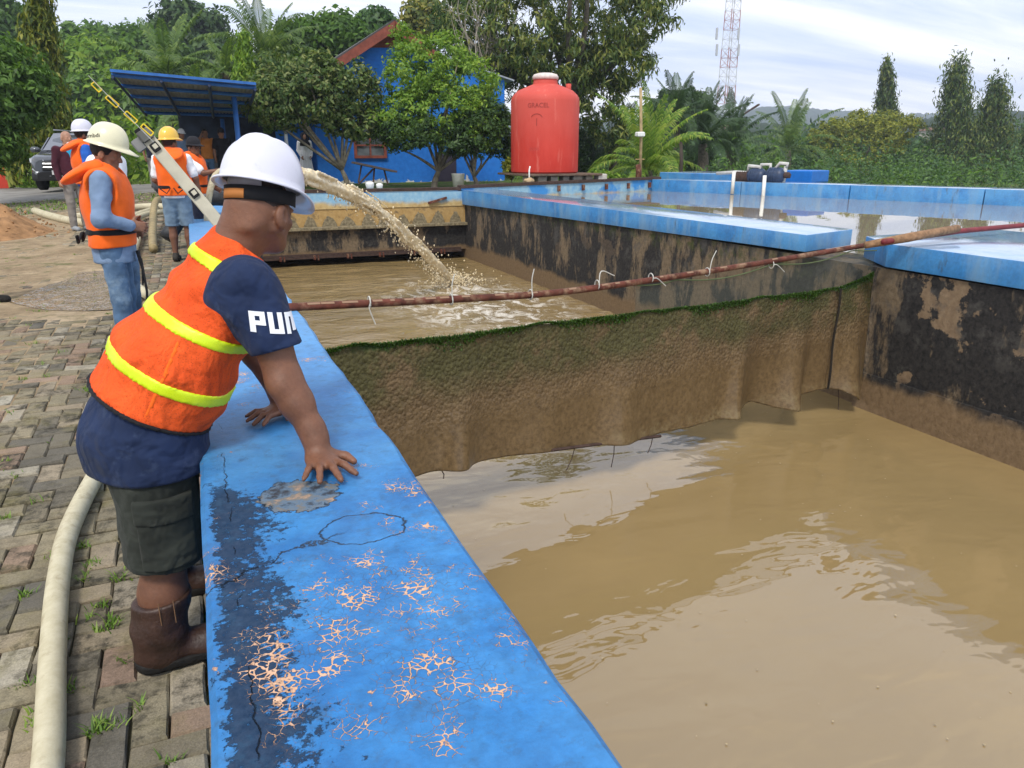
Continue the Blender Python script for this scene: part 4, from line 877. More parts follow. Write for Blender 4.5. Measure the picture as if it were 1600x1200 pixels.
# boots
for nm, an, toe in (('boot', anR, A3(1, .10, 0)), ('boot', anL, A3(1, .05, 0))):
    toe = toe/np.linalg.norm(toe); S = Sdf(an-A3(.2, .2, .12), an+A3(.32, .2, .3), .0065)
    S.cone(an+A3(.025, .012, .185), an+A3(.005, .005, .06), .090, .078, .03); S.cone(an+A3(0, 0, .05), an+A3(-.005, 0, -.03), .078, .064, .03)
    S.cone(an+A3(-.02, 0, -.035), an+toe*.16+A3(0, 0, -.04), .056, .052, .04); S.ell(an+toe*.135+A3(0, 0, -.03), (.055, .05, .042), None, .03)
    S.wrinkle(.0035, 45, 3); S.wrinkle(.003, 22, 6, (1, 1, 2.2)); S.cut(A3(0, 0, -1), -(an[2]-.062)); S.cut(A3(-.12, 0, 1), an[2]+.195)
    bt = S.build(nm, M['leather'], hero, 1)
    S = Sdf(an-A3(.2, .2, .14), an+A3(.34, .2, .1), .0065); S.cone(an+A3(-.02, 0, -.05), an+toe*.16+A3(0, 0, -.05), .066, .062, .02); S.cut(A3(0, 0, 1), an[2]-.042); S.cut(A3(0, 0, -1), -(an[2]-.075)); S.build('sole', M['sole'], bt, 0)
    b = MB()
    for sx in (-.012, .03): b.tube([an+A3(.03+sx, -.080, .19), an+A3(.03+sx, -.078, .11)], .0016, 4)
    b.build('stitching', simple('boot_stitch', (.22, .12, .06), .8), bt)
# hard hat, headband
hel = helmet(hero, hc+A3(.016, .014, .074), hf+A3(0, 0, -.12), hu, M['h_white'], .98)
hfb, hlb, hub = basis(hf, hu)
def bandpt(th, z, g=0): return hc+hfb*(.106+g)*math.cos(th)+hlb*(.086+g)*math.sin(th)+hub*z+hub*0.02
def strap(name, t0, t1, z0, z1, m, par, g=.004):
    n = 24; b = MB(); vs = []
    for i in range(n+1):
        th = t0+(t1-t0)*i/n
        vs += [bandpt(th, z0, g), bandpt(th, z1, g), bandpt(th, z1, g+.004), bandpt(th, z0, g+.004)]
    b.add(vs, [(i*4+k, i*4+(k+1) % 4, i*4+4+(k+1) % 4, i*4+4+k) for i in range(n) for k in range(4)]+[(0, 1, 2, 3), (n*4+3, n*4+2, n*4+1, n*4)]); return b.build(name, m, par, True)
strap('headband', rad(-215), rad(-45), .0, .042, M['black'], hel, .006); strap('orange_strap', rad(-205), rad(-158), .002, .030, simple('orange_leather', (.42, .16, .04), .7), hel, .009)
strap('crown_strip', rad(-215), rad(-130), .040, .082, simple('grey_foam', (.30, .27, .29), .6), hel, -.004)
# hair stubble under the band
S = Sdf(hc-.16, hc+.16, .0062); f_, l_, u_ = basis(hf, hu)
S.ell(hP(-.006, 0, .023), (.1040, .0830, .0998), (f_, l_, u_), 0); S.cut(f_, f_@hP(.020, 0, 0)); S.cut(-u_*.8-f_*.5, -((u_*.8+f_*.5)@hP(-.03, 0, -.045))); S.build('hair', simple('grey_stubble', (.045, .032, .028), .8, .4, 80), hero)
# white lettering printed on the near sleeve
def textmesh(txt, size, sub=2):
    cu = bpy.data.curves.new('t', 'FONT'); cu.body = txt; cu.size = size; cu.extrude = 0; cu.offset = size*.012; cu.space_character = 1.0; cu.resolution_u = 3
    o = bpy.data.objects.new('t', cu); COL.objects.link(o); dg = bpy.context.evaluated_depsgraph_get(); me = bpy.data.meshes.new_from_object(o.evaluated_get(dg)); bpy.data.objects.remove(o); bpy.data.curves.remove(cu)
    bm = bmesh.new(); bm.from_mesh(me); bmesh.ops.triangulate(bm, faces=bm.faces)
    for i in range(sub): bmesh.ops.subdivide_edges(bm, edges=[e for e in bm.edges if e.calc_length() > size*.12], cuts=1)
    bmesh.ops.triangulate(bm, faces=bm.faces); bm.to_mesh(me); bm.free(); v = np.zeros(len(me.vertices)*3); me.vertices.foreach_get('co', v); return me, v.reshape(-1, 3)
def wrap(txt, size, fn, name, m, par, sx=1.0):
    me, v = textmesh(txt, size); P = [fn(a*sx, b) for a, b, _ in v]; ok = [p is not None for p in P]; P = np.array([p if p is not None else (0, 0, 0) for p in P], float)
    tris = [tuple(p.vertices) for p in me.polygons if all(ok[i] for i in p.vertices)]; return link(name, npmesh(name, P, np.array(tris)), m, par, smooth=False)
def raycast_on(o):
    from mathutils.bvhtree import BVHTree
    d = off(o); dg = bpy.context.evaluated_depsgraph_get(); ev = o.evaluated_get(dg); me = ev.to_mesh(); bv = BVHTree.FromPolygons([v.co.copy() for v in me.vertices], [tuple(p.vertices) for p in me.polygons]); ev.to_mesh_clear()
    def f(p, dr, lift=.002):
        h = bv.ray_cast(V(p)-d, V(dr)); 
        if h[0] is None or h[1].dot(V(dr)) > -.05: return None
        return np.array(h[0]+d+h[1]*lift)
    return f
hit = raycast_on(shirt); ts = atY(397, 523, 2.15); te = atY(457, 527, 2.15); ur = (te-ts)/np.linalg.norm(te-ts); uu = A3(0, .0, 1)
M['print'] = simple('white_print', (.72, .74, .78), .7, .05)
GL = {'P': [(0, 0, .34, 1.4), (.34, 1.12, 1, 1.4), (.34, .52, 1, .8), (.66, .8, 1, 1.12)], 'U': [(0, 0, .34, 1.4), (.66, 0, 1, 1.4), (.34, 0, .66, .28)], 'M': [(0, 0, .30, 1.4), (.30, 1.12, 1.2, 1.4), (.47, .2, .75, 1.12), (.92, 0, 1.22, 1.4)]}
x_off = 0.
for ch_ in 'PUM':
    un = .0415; n1_, n2_ = 26, 28; pid = {}; P_ = []; Fq = []
    def pv(i, j):
        if (i, j) not in pid:
            a_, b2 = i/20*un+x_off, j/20*un; pid[(i, j)] = len(P_); P_.append(hit(ts+ur*a_+uu*b2-A3(0, .3, 0)+A3(.03, 0, 0), A3(-.10, 1, 0), .003))
        return pid[(i, j)]
    for i in range(n1_):
        for j in range(n2_):
            cx_, cy_ = (i+.5)/20, (j+.5)/20
            if any(q[0] <= cx_ <= q[2] and q[1] <= cy_ <= q[3] for q in GL[ch_]):
                qd = [pv(i, j), pv(i+1, j), pv(i+1, j+1), pv(i, j+1)]
                if all(P_[k] is not None for k in qd): Fq.append(qd)
    bad = [ij[0] for ij, k in pid.items() if P_[k] is None]; inv = {k: ij for ij, k in pid.items()}; lim = min(bad) if bad else 99
    Fq = [q for q in Fq if max(inv[k][0] for k in q) < lim]
    grp = {}
    def root(a_):
        while grp.setdefault(a_, a_) != a_: a_ = grp[a_]
        return a_
    for q in Fq:
        for k in q[1:]: grp[root(k)] = root(q[0])
    cnt = {}
    for q in Fq: cnt[root(q[0])] = cnt.get(root(q[0]), 0)+1
    if cnt: best = max(cnt, key=cnt.get); Fq = [q for q in Fq if root(q[0]) == best]
    P_ = np.array([p if p is not None else (0, 0, 0) for p in P_], float)
    if Fq: link('printed_letter', npmesh('printed_letter', P_, Fq), M['print'], shirt, smooth=False)
    x_off += un*(1.22 if ch_ == 'M' else 1.0)+.0075

# ------------------------------------------------------------------ generic standing people
def person(loc, face, label, h=1.65, vox=.011, skin='skin2', shirt='wht', trousers='denim', shoe='shoe', armR=None, armL=None, sleeves='long', vest=False, belly=0., look=None, nod=0., hat=None, hair=True, shorts=False, lean=0., legs=None, dress=False, group=None):
    """local frame: x forward, y left, z up (for a 1.7 m figure)"""
    s = h/1.7; loc = A3(*loc); e = empty('person', loc, label, 'person', group); ca, sa = math.cos(face), math.sin(face)
    def T(p): p = A3(*p)*s; return loc+A3(ca*p[0]-sa*p[1], sa*p[0]+ca*p[1], p[2])
    def D(p): p = A3(*p); return A3(ca*p[0]-sa*p[1], sa*p[0]+ca*p[1], p[2])
    F, Lf = D((1, 0, 0)), D((0, 1, 0)); ln = lean
    shz = 1.38; sh = {1: T((ln, .185, shz)), -1: T((ln, -.185, shz))}; pel_ = T((0, 0, .93)); ch_ = T((ln*.8, 0, 1.24)); nk = T((ln+.01, 0, 1.44))
    arms = {1: armL or ((-.02, .235, 1.12), (.05, .235, .88)), -1: armR or ((-.02, -.235, 1.12), (.05, -.235, .88))}
    el = {k: T(v[0]) for k, v in arms.items()}; wr = {k: T(v[1]) for k, v in arms.items()}
    lg = legs or {1: ((.0, .09, .90), (.02, .10, .50), (0, .10, .09)), -1: ((.0, -.09, .90), (.02, -.10, .50), (0, -.10, .09))}
    lp = {k: [T(q) for q in v] for k, v in lg.items()}
    allp = np.array([sh[1], sh[-1], pel_, nk, el[1], el[-1], wr[1], wr[-1]]+lp[1]+lp[-1]); lo = allp.min(0)-.28; hi = allp.max(0)+.36; lo[2] = loc[2]-.02; hi[2] = loc[2]+1.78*s
    ha = face if look is None else look; hf_ = A3(math.cos(ha)*math.cos(nod), math.sin(ha)*math.cos(nod), -math.sin(nod)); hu_ = A3(math.cos(ha)*math.sin(nod), math.sin(ha)*math.sin(nod), math.cos(nod))
    hc_ = T((ln+.025, 0, 1.575))+hf_*.02*nod-A3(0, 0, .02*nod)
    def trunk(S, g, k=.05):
        S.cone(pel_, T((ln*.4+belly*.3, 0, 1.08)), (.150+g/s)*s, (.145+g/s)*s, k, Lf, .72+belly); S.cone(T((ln*.4+belly*.3, 0, 1.08)), ch_, (.145)*s+g, (.165)*s+g, k, Lf, .72+belly*.6)
        S.cone(sh[1]*.8+ch_*.2, sh[-1]*.8+ch_*.2, .066*s+g, .066*s+g, .07); S.cone(ch_, nk, .10*s+g, .06*s+g, .07)
    S = Sdf(lo, hi, vox); P = head(S, hc_, hf_, hu_, s*.98); S.cone(nk-A3(0, 0, .06), hc_-A3(0, 0, .04)-hf_*.02, .060*s, .055*s, .03); trunk(S, -.02)
    for k in (1, -1):
        S.cone(sh[k], el[k], .050*s, .043*s, .03); S.cone(el[k], wr[k], .043*s, .028*s, .02); dr = wr[k]-el[k]; dr /= np.linalg.norm(dr)
        hand(S, wr[k]-dr*.01, dr, Lf*k+F*.2+A3(0, 0, .2), .95*s, .12, .25, 1 if k == 1 else -1)
        a, b_, c_ = lp[k]; S.cone(a, b_, .080*s, .055*s, .04); S.cone(b_, b_*.6+c_*.4, .054*s, .055*s, .02); S.cone(b_*.6+c_*.4, c_, .055*s, .034*s, .02); S.cone(c_-A3(0, 0, .03), c_+F*.10-A3(0, 0, .05), .034*s, .028*s, .02)
    S.build('body', M[skin], e, 1)
    S = Sdf(lo, hi, vox); trunk(S, .006)
    if not dress: S.cone(pel_, T((0, 0, .80)), .168*s, .180*s, .04, Lf, .84+belly)
    for k in (1, -1):
        if sleeves == 'long': S.cone(sh[k], el[k], .066*s, .058*s, .05); S.cone(el[k], wr[k], .058*s, .042*s, .03)
        else: m_ = sh[k]*.25+el[k]*.75; S.cone(sh[k], m_, .068*s, .064*s, .05)
    S.wrinkle(.006*s, 30, 1+h); S.wrinkle(.0045, 55, 2); S.ell(hc_-A3(0, 0, .075*s)+hf_*.02, (.075, .075, .07), None, .01, 's')
    if not dress: S.cut(A3(0, 0, -1), -(loc[2]+(.775 if shirt == 'chambray' else .86)*s))
    sh_o = S.build('shirt', M[shirt], e, 1)
    if dress:
        S = Sdf(lo-A3(.15, .15, 0), hi+A3(.15, .15, 0), vox); S.cone(T((0, 0, 1.05)), T((0, 0, .10)), .15*s, .29*s, .04, Lf, .85)
        x, y = S.ax[0][:, None, None]-pel_[0], S.ax[1][None, :, None]-pel_[1]; S.D = S.D+(.012*np.sin(np.arctan2(y, x)*15)).astype(np.float32); S.cut(A3(0, 0, -1), -(loc[2]+.06)); S.build('skirt', M[trousers], e, 1)
    else:
        S = Sdf(lo, hi, vox); S.cone(pel_, T((0, 0, .86)), .148*s, .15*s, .04, Lf, .75+belly*.7)
        for k in (1, -1):
            a, b_, c_ = lp[k]
            if shorts: S.cone(a, b_+A3(0, 0, -.03), .100*s, .088*s, .04)
            else: S.cone(a, b_, .096*s, .070*s, .04); S.cone(b_, c_, .070*s, .058*s, .02)
        S.wrinkle(.004, 34, 3+h, (1, 1, 1.3)); S.wrinkle(.003, 70, 1)
        if shorts: S.cut(A3(0, 0, -1), -(loc[2]+.48*s))
        S.build('trousers' if not shorts else 'shorts', M[trousers], e, 1)
    if shoe:
        for k in (1, -1):
            c_ = lp[k][2]; S = Sdf(c_-.16, c_+A3(.16, .16, .1)+np.maximum(F, 0)*.14, min(vox, .011)); S.lo = S.lo
            S = Sdf(c_-A3(.26, .26, .11), c_+A3(.26, .26, .08), min(vox, .011)); S.cone(c_-F*.03-A3(0, 0, .045), c_+F*.15-A3(0, 0, .055), .045*s, .040*s, .02); S.cone(c_, c_-A3(0, 0, .05), .046*s, .046*s, .02); S.cut(A3(0, 0, -1), -(loc[2]+.002)); S.build('shoe', M[shoe], e)
    if vest:
        S = Sdf(lo-.1, hi+.1, vox); trunk(S, .048, .04)
        S.cone(T((ln*.4, 0, 1.0)), T((0, 0, .88)), .185*s, .20*s, .04, Lf, .85+belly)
        S.ell(T((ln*.5-.01, 0, 1.2)), (.175*s, .19*s, .24*s), (F, Lf, A3(0, 0, 1)), .05)
        for k in (1, -1): S.ell(sh[k]+Lf*k*.07-A3(0, 0, .07), (.105, .10, .155), None, .01, 's')
        S.ell(nk+F*.05+A3(0, 0, .06), (.10, .095, .10), None, .01, 's'); S.cut(A3(0, 0, -1), -(loc[2]+.895*s)); S.wrinkle(.006, 20, 4)
        S.cone(T((.30+ln, 0, 1.45)), T((.26, 0, .75)), .02, .02, .01, None, 1, 's')
        vo = S.build('life_vest', M['orange'], e, 1)
        S = Sdf(lo-.2, hi+.2, vox); B_ = D((-.80, 0, -.42)), D((0, 1, 0)), D((-.42, 0, .80))
        S.ell(T((ln-.140, 0, 1.435)), (.160*s, .18*s, .042*s), B_, .04); S.cone(T((ln-.02, .12, 1.46)), T((ln+.09, .10, 1.30)), .042*s, .04*s, .05); S.cone(T((ln-.02, -.12, 1.46)), T((ln+.09, -.10, 1.30)), .042*s, .04*s, .05); S.cone(T((ln-.09, .08, 1.455)), T((ln-.02, .12, 1.46)), .045*s, .042*s, .03); S.cone(T((ln-.09, -.08, 1.455)), T((ln-.02, -.12, 1.46)), .045*s, .042*s, .03)
        S.build('collar', M['orange'], vo, 1)
        S = Sdf(lo-.1, hi+.1, vox*.8); trunk(S, .052, .04); S.cone(T((ln*.4, 0, 1.0)), T((0, 0, .88)), .190*s, .205*s, .04, Lf, .86+belly); S.ell(T((ln*.5-.01, 0, 1.2)), (.180*s, .195*s, .245*s), (F, Lf, A3(0, 0, 1)), .05); slab(S, loc[2]+.985*s, loc[2]+1.03*s, A3(0, 0, 1)); S.build('belt', M['black'], vo, 1)
        for k in (1, -1):
            b = MB(); q = T((-.20, k*.13, .99)); b.tube([T((-.195, k*.02, 1.0)), T((-.215, k*.07, .93)), T((-.20, k*.15, .99))], .012, 6, flat=.5); b.build('strap', M['black'], vo, True)
    if hair:
        S = Sdf(hc_-.17, hc_+.17, min(vox, .009)); f_, l_, u_ = basis(hf_, hu_)
        S.ell(P(-.012, 0, .030), (.103*s, .084*s, .094*s), (f_, l_, u_), 0); S.ell(P(.085, 0, -.01), (.06, .075, .075), (f_, l_, u_), .01, 's'); S.cut(-u_, -(u_@P(0, 0, -.045))); S.wrinkle(.003, 90, 3); S.build('hair', M['hair'], e)
    hl = None
    if hat in ('h_white', 'h_cream', 'h_yellow'): hl = helmet(e, P(.0, 0, .066), hf_+A3(0, 0, .04), hu_, M[hat], .99*s)
    elif hat:
        hl = helmet(e, P(.005, 0, .045), hf_, hu_, M[hat], .82*s, .09, False, 'cap')
    return e, T, D, P, hl, sh_o
def stand(x, Y, dz=0): X_ = atY(x, 290 if Y < 13 else 255, Y)[0]; return A3(X_, Y, float(G(X_, Y))+dz)
# man in the light blue shirt, looking down at his hands
p2 = A3(-.545, 6.0, .19)
e2, T2, D2, P2h, h2, s2 = person(p2, rad(-6), 'man in cream hard hat, light blue shirt and jeans looking down at his hands', 1.58, .0085, 'skin2', 'chambray', 'denim', 'shoe',
    armR=((.0, -.27, 1.11), (.165, -.17, 1.06)), armL=((.02, .26, 1.11), (.17, .10, 1.05)), vest=True, nod=.30, hat='h_cream', look=rad(-14), lean=.02)
try:
    hit = raycast_on(h2); c0 = atY(138, 214, 5.6); c1 = atY(160, 213, 5.6); ur = (c1-c0)/np.linalg.norm(c1-c0)
    wrap('Sumbdi', .035, lambda a, b_: hit(c0+ur*a+A3(0, 0, b_)-A3(0, .4, 0), A3(-.09, 1, 0), .0015), 'pen_writing', simple('pen_ink', (.03, .025, .02), .6), h2, 1.0)
except Exception as ex: print('text', ex)
b = MB(); b.tube([T2((.17, -.05, .86)), T2((.19, -.06, .72)), T2((.18, -.09, .60))], [.03, .02, .012], 6, flat=.5); b.tube([T2((.19, -.07, .80)), T2((.20, -.08, .55)), T2((.19, -.09, .45))], .009, 5); b.build('hanging_strap', M['black'], e2, True)
# person hidden behind him
person(stand(172, 7.0), rad(-20), 'man in white shirt half hidden behind the man with the cream hard hat', 1.66, .012, 'skin1', 'wht', 'denim', armR=((.06, -.26, 1.14), (.16, -.24, .93)), sleeves='short', look=rad(60))
# man with yellow hard hat, back to us
e3, *_ = person(stand(273, 11.0), rad(80), 'man in yellow hard hat and orange life vest seen from behind in denim shorts', 1.62, .011, 'skin1', 'wht', 'denim_lt', 'slipper', armR=((.03, -.27, 1.12), (.10, -.30, .86)), armL=((.02, .24, 1.1), (.20, .15, .95)), sleeves='short', vest=True, hat='h_yellow', shorts=True, look=rad(45))
# man with glasses reaching out with the hose
gm = stand(307, 11.8)
e4, T4, D4, P4, h4, s4 = person(gm, rad(-22), 'man with glasses and black cap in orange vest stretching his arm out to the hose', 1.55, .012, 'skin1', 'wht', 'dnavy', 'shoe', armR=((.22, -.22, 1.20), (.47, -.16, 1.25)), armL=((-.0, .24, 1.1), (.2, .2, .98)), sleeves='short', vest=True, look=rad(-48), hat='dk')
b = MB()
for k in (-1, 1):
    th = np.linspace(0, 2*math.pi, 11); c_ = P4(.096, k*.031, -.004); fx, fl_, fu = basis(A3(math.cos(rad(-48)), math.sin(rad(-48)), 0), A3(0, 0, 1)); b.tube([c_+fl_*.022*math.cos(q)+fu*.018*math.sin(q) for q in th], .003, 4, cap=False)
b.tube([P4(.098, -.01, 0), P4(.098, .01, 0)], .003, 4); b.build('glasses', M['black'], e4)
# man in maroon jacket, bald
e5, T5, D5, P5, h5, s5 = person(stand(109, 15.4), rad(-62), 'bald man in maroon jacket over turquoise shirt and grey trousers in front of the car', 1.68, .013, 'skin4', 'maroon', 'grey', 'shoe', hair=False, belly=.08, look=rad(-50))
S = Sdf(T5((-.3, -.3, .85)), T5((-.3, -.3, .85))+.01, .01)
S = Sdf(A3(*(T5((0, 0, 0))-A3(.35, .35, -.8))), A3(*(T5((0, 0, 0))+A3(.35, .35, 1.6))), .013); S.cone(T5((.06, 0, 1.36)), T5((.085, 0, .95)), .075, .08, .02, D5((0, 1, 0)), .95); S.build('turquoise_front', M['cyan'], e5, 1)
S = Sdf(P5(.07, 0, -.09)-.07, P5(.07, 0, -.09)+.07, .008); S.ell(P5(.055, 0, -.095), (.045, .05, .03), None, .0); S.build('face_mask', M['wht'], e5, 1)
# white hard hat man behind
person(stand(134, 13.0), rad(15), 'white hard hat man in royal blue shirt standing behind the cream hard hat', 1.72, .013, 'skin1', 'royal', 'grey', 'shoe', sleeves='short', vest=True, hat='h_white')
# far group by the carport
e6, *_ = person(stand(325, 24), rad(-75), 'man in brown orange shirt and jeans holding a phone to his ear', 1.66, .016, 'skin3', 'brownshirt', 'denim', 'slipper', armR=((.10, -.27, 1.22), (.10, -.13, 1.52)), sleeves='short', belly=.06)
person(stand(350, 24), rad(-80), 'man in black shirt and black cap standing near the blue post', 1.66, .016, 'skin2', 'dk', 'dk', 'slipper', sleeves='short', hat='dk')
person(stand(240, 25), rad(-70), 'man in dark navy shirt and dark cap behind the tilted staff', 1.66, .016, 'skin2', 'dnavy', 'grey', 'slipper', sleeves='short', hat='dk')
person(stand(288, 24), rad(-60), 'person in pale cap and blue shirt standing behind the man with glasses', 1.62, .016, 'skin2', 'chambray', 'dnavy', 'slipper', hat='wht')
ew, Tw, Dw, Pw, hw, sw = person(stand(478, 25.5), rad(-85), 'woman in black headscarf and long white pleated dress against the blue house', 1.58, .015, 'skin4', 'wht', 'wht', 'slipper', hair=False, dress=True, armR=((-.02, -.22, 1.12), (.12, -.16, .92)), armL=((-.02, .22, 1.12), (.12, .16, .92)))
S = Sdf(Pw(0, 0, -.1)-A3(.3, .3, .28), Pw(0, 0, -.1)+A3(.3, .3, .28), .011); S.ell(Pw(-.012, 0, .02), (.115, .095, .115), None, 0); S.cone(Pw(-.02, 0, -.08), Pw(.0, 0, -.24), .095, .17, .04); S.ell(Pw(.10, 0, -.02), (.06, .06, .075), None, .01, 's'); S.cut(A3(0, 0, -1), -(Pw(0, 0, 0)[2]-.29)); S.build('headscarf', M['dk'], ew, 1)
# somebody at the left edge, only the shoe in view
pf = onG(12, 470); person(A3(pf[0]-.12, pf[1]+.02, pf[2]), rad(-8), 'person at the left edge of the picture with only a dark boot showing', 1.68, .016, 'skin2', 'dk', 'dk', 'sole', legs={1: ((.0, .09, .90), (-.08, .10, .50), (-.20, .16, .09)), -1: ((.0, -.09, .90), (.01, -.10, .50), (-.0, -.10, .09))})
# ================================================================== HOSES, STAFF, JET
def mk_hose():
    m = Mt('cream_hose', .55, .4); f = m.noise(16, 6, .68); k = m.ramp(f, (.3, (.44, .39, .25)), (.6, (.54, .49, .34)), (.8, (.58, .54, .40))); k = m.mix(m.ramp(m.noise(5, 6, .75, off=(2, 0, 0)), (.54, 0.), (.68, .6)), k, (.22, .16, .08)); m.col(k).bump(m.noise(45, 4), .3, .006); return m.m
M['hose'] = mk_hose()
def gp(x, y, up=0): return A3(x, y, float(G(x, y))+up)
def gpx(px_, py_, up): p = onG(px_, py_); return A3(p[0], p[1], float(G(p[0], p[1]))+up)
def hose(pts, r, label, n=8, m=None, flat=1.):
    b = MB(); b.tube(spline(pts, n), r, 12, flat=flat); return tag(b.build('hose', m or M['hose'], None, True), label, 'hose')
hose([gp(-.46, .2, .045), gp(-.50, 1.2, .045), gp(-.515, 1.85, .045), gp(-.58, 2.45, .045), gp(-.625, 2.95, .045), gp(-.63, 3.4, .045), gp(-.55, 4.1, .045), gp(-.42, 4.9, .045), gp(-.33, 6.0, .045)], .041, 'thick cream hose running up the brick paving past the leaning man')
hose([gpx(232, 470, .06), gpx(214, 458, .07), gpx(205, 440, .07), gpx(209, 405, .08), gpx(218, 375, .1), gpx(214, 352, .1), gpx(232, 342, .1), gpx(262, 338, .1)], .052, 'cream hose snaking along the dirt behind the man with the cream hard hat')
hose([gpx(241, 396, .06), gpx(240, 380, .12), gpx(245, 352, .34), gpx(252, 335, .3), gpx(265, 326, .1)], .060, 'short olive brown hose end standing up beside the yellow hard hat man', m=simple('olive_hose', (.30, .23, .11), .6, .3, 10))
hose([gpx(55, 334, .06), gpx(75, 341, .06), gpx(110, 350, .06), gpx(150, 356, .06)], .075, 'cream hose beside the soil heap')
hose([gpx(120, 344, .06), gpx(200, 330, .06), gpx(245, 327, .06), gpx(290, 330, .06)], .07, 'cream hose lying straight across the far paving')
hose([gpx(207, 345, .06), gpx(222, 338, .06), gpx(246, 331, .07)], .06, 'cream hose bend lying between the two life vest men')
# black suction hose over the parapet
b = MB(); b.tube(spline([A3(-.4, 12.2, .45), A3(-.05, 12.4, .86), A3(.35, 12.6, .98), A3(.75, 12.7, .80), A3(.85, 12.7, .0), A3(.85, 12.7, -1.1)], 6), .11, 12); tag(b.build('suction_hose', simple('black_hose', (.03, .032, .035), .5, .4, 20, .4, 60), None, True), 'thick black suction hose bent over the far parapet', 'hose')
# delivery nozzle in the man's hand and the muddy jet
j0 = T4((.24, .72, 1.30)); j1 = atY(388, 264, 11.2)
b = MB(); b.tube(spline([T4((.25, -.45, .35)), T4((.30, -.35, .85)), T4((.45, -.2, 1.22)), j1+A3(.06, 0, -.02)], 5), .045, 10); tag(b.build('discharge_hose', M['hose'], None, True), 'cream discharge hose held by the man with glasses', 'hose')
jp = [j1, atY(455, 268, 11.2), atY(520, 290, 11.9), atY(580, 320, 12.7), atY(640, 371, 13.6), atY(690, 421, 14.5), atY(712, 447, 15.0)]
def mk_jet():
    m = Mt('muddy_spray', .35, .5); f = m.noise(9, 6, .7); m.col(m.ramp(f, (.3, (.56, .43, .22)), (.5, (.70, .58, .37)), (.65, (.80, .73, .58)))).bump(m.noise(30, 4), .25, .01); return m.m
M['jet'] = mk_jet(); jet = empty('water_jet', jp[-1], 'arc of muddy water spraying from the hose into the deep tank', 'water jet')
path = spline(jp, 16); m_ = len(path); pa_ = np.array(path); S = Sdf(pa_.min(0)-.3, pa_.max(0)+.3, .017)
for i in range(1150):
    f = R.random(); k = min(m_-2, int(f*(m_-1))); p_ = path[k]+(path[k+1]-path[k])*R.random(); t = path[k+1]-path[k]; t = t/np.linalg.norm(t); s_ = .009+.036*math.sin(min(1, f*1.1)*math.pi)+.018*f; c_ = p_+A3(R.gauss(0, s_*.7), R.gauss(0, s_*.7), R.gauss(-.25*s_, s_)); l_ = R.uniform(.08, .28); S.cone(c_-t*l_, c_+t*l_, R.uniform(.014, .034), R.uniform(.006, .018), .022)
S.wrinkle(.006, 70, 2); S.build('stream', M['jet'], jet)
oct_v = np.array([(1, 0, 0), (-1, 0, 0), (0, 1, 0), (0, -1, 0), (0, 0, 1), (0, 0, -1)], float); oct_f = [(0, 2, 4), (2, 1, 4), (1, 3, 4), (3, 0, 4), (2, 0, 5), (1, 2, 5), (3, 1, 5), (0, 3, 5)]
vs = []; fs = []
for i in range(1300):
    f = R.random()**.55; p_ = path[min(m_-1, int(f*(m_-1)))]; s_ = .05+.20*f; c_ = p_+A3(R.gauss(0, s_*.45), R.gauss(0, s_*.45), R.gauss(-.05*f, s_*.6)-.32*f*R.random()**2); rr_ = R.uniform(.006, .018)
    if c_[2] < -1: c_[2] = -1+abs(c_[2]+1)*.4
    k = len(vs)*6; vs.append(oct_v*np.array([rr_, rr_, rr_*R.uniform(1, 2.2)])+c_); fs += [tuple(k+q for q in g) for g in oct_f]
for i in range(500):
    a_, r = R.uniform(0, 6.3), abs(R.gauss(0, .35)); c_ = jp[-1]+A3(math.cos(a_)*r, math.sin(a_)*r, .05+abs(R.gauss(0, .12))); rr_ = R.uniform(.008, .025); k = len(vs)*6; vs.append(oct_v*rr_+c_); fs += [tuple(k+q for q in g) for g in oct_f]
o = link('droplets', npmesh('droplets', np.concatenate(vs), fs), M['jet'], jet); tag(o, kind='stuff')
# measuring staff held up behind the leaning man
st0, st1 = atY(222, 205, 5.6), atZ(424, 446, .80); sdv = (st1-st0)/np.linalg.norm(st1-st0)
stf = empty('measuring_staff', st1, 'tilted beige channel shaped staff with dark clips above the leaning man\'s shoulder', 'staff')
ex = sdv; ez = np.cross(ex, A3(0, 1, 0)); ez /= np.linalg.norm(ez); ey = np.cross(ez, ex); MM = Matrix(((ex[0], ey[0], ez[0], 0), (ex[1], ey[1], ez[1], 0), (ex[2], ey[2], ez[2], 0), (0, 0, 0, 1)))
Ls = np.linalg.norm(st1-st0); cs = st0+sdv*Ls/2; M['beige'] = simple('beige_aluminium', (.42, .39, .30), .5, .12, 12)
b = MB(); b.box(cs, (Ls, .05, .080), M=MM, bev=.006); b.build('channel', M['beige'], stf)
for t, nm in ((.135, 'clip'), (.50, 'clip')):
    b = MB(); c_ = st0+sdv*t-ey*.034; b.box(c_, (.055, .02, .05), M=MM, bev=.004); o = b.build(nm, M['black'], stf); b = MB(); b.box(c_-ey*.008+ez*.004, (.030, .012, .028), M=MM); b.build('clip_face', M['beige'], o)
b = MB(); c_ = st0+sdv*.045-ey*.03; b.box(c_, (.07, .04, .086), M=MM, bev=.012); o = b.build('bracket', simple('grey_bracket', (.10, .10, .09), .6), stf)
b = MB(); c_ = st0+sdv*.06-ez*.070-ey*.01; b.box(c_, (.08, .02, .07), M=MM, bev=.01); b.build('grey_flap', simple('grey_flap', (.16, .16, .155), .7), stf)
b = MB(); b.box(st0-sdv*.01, (.02, .052, .084), M=MM, bev=.008); b.build('end_cap', M['black'], stf)
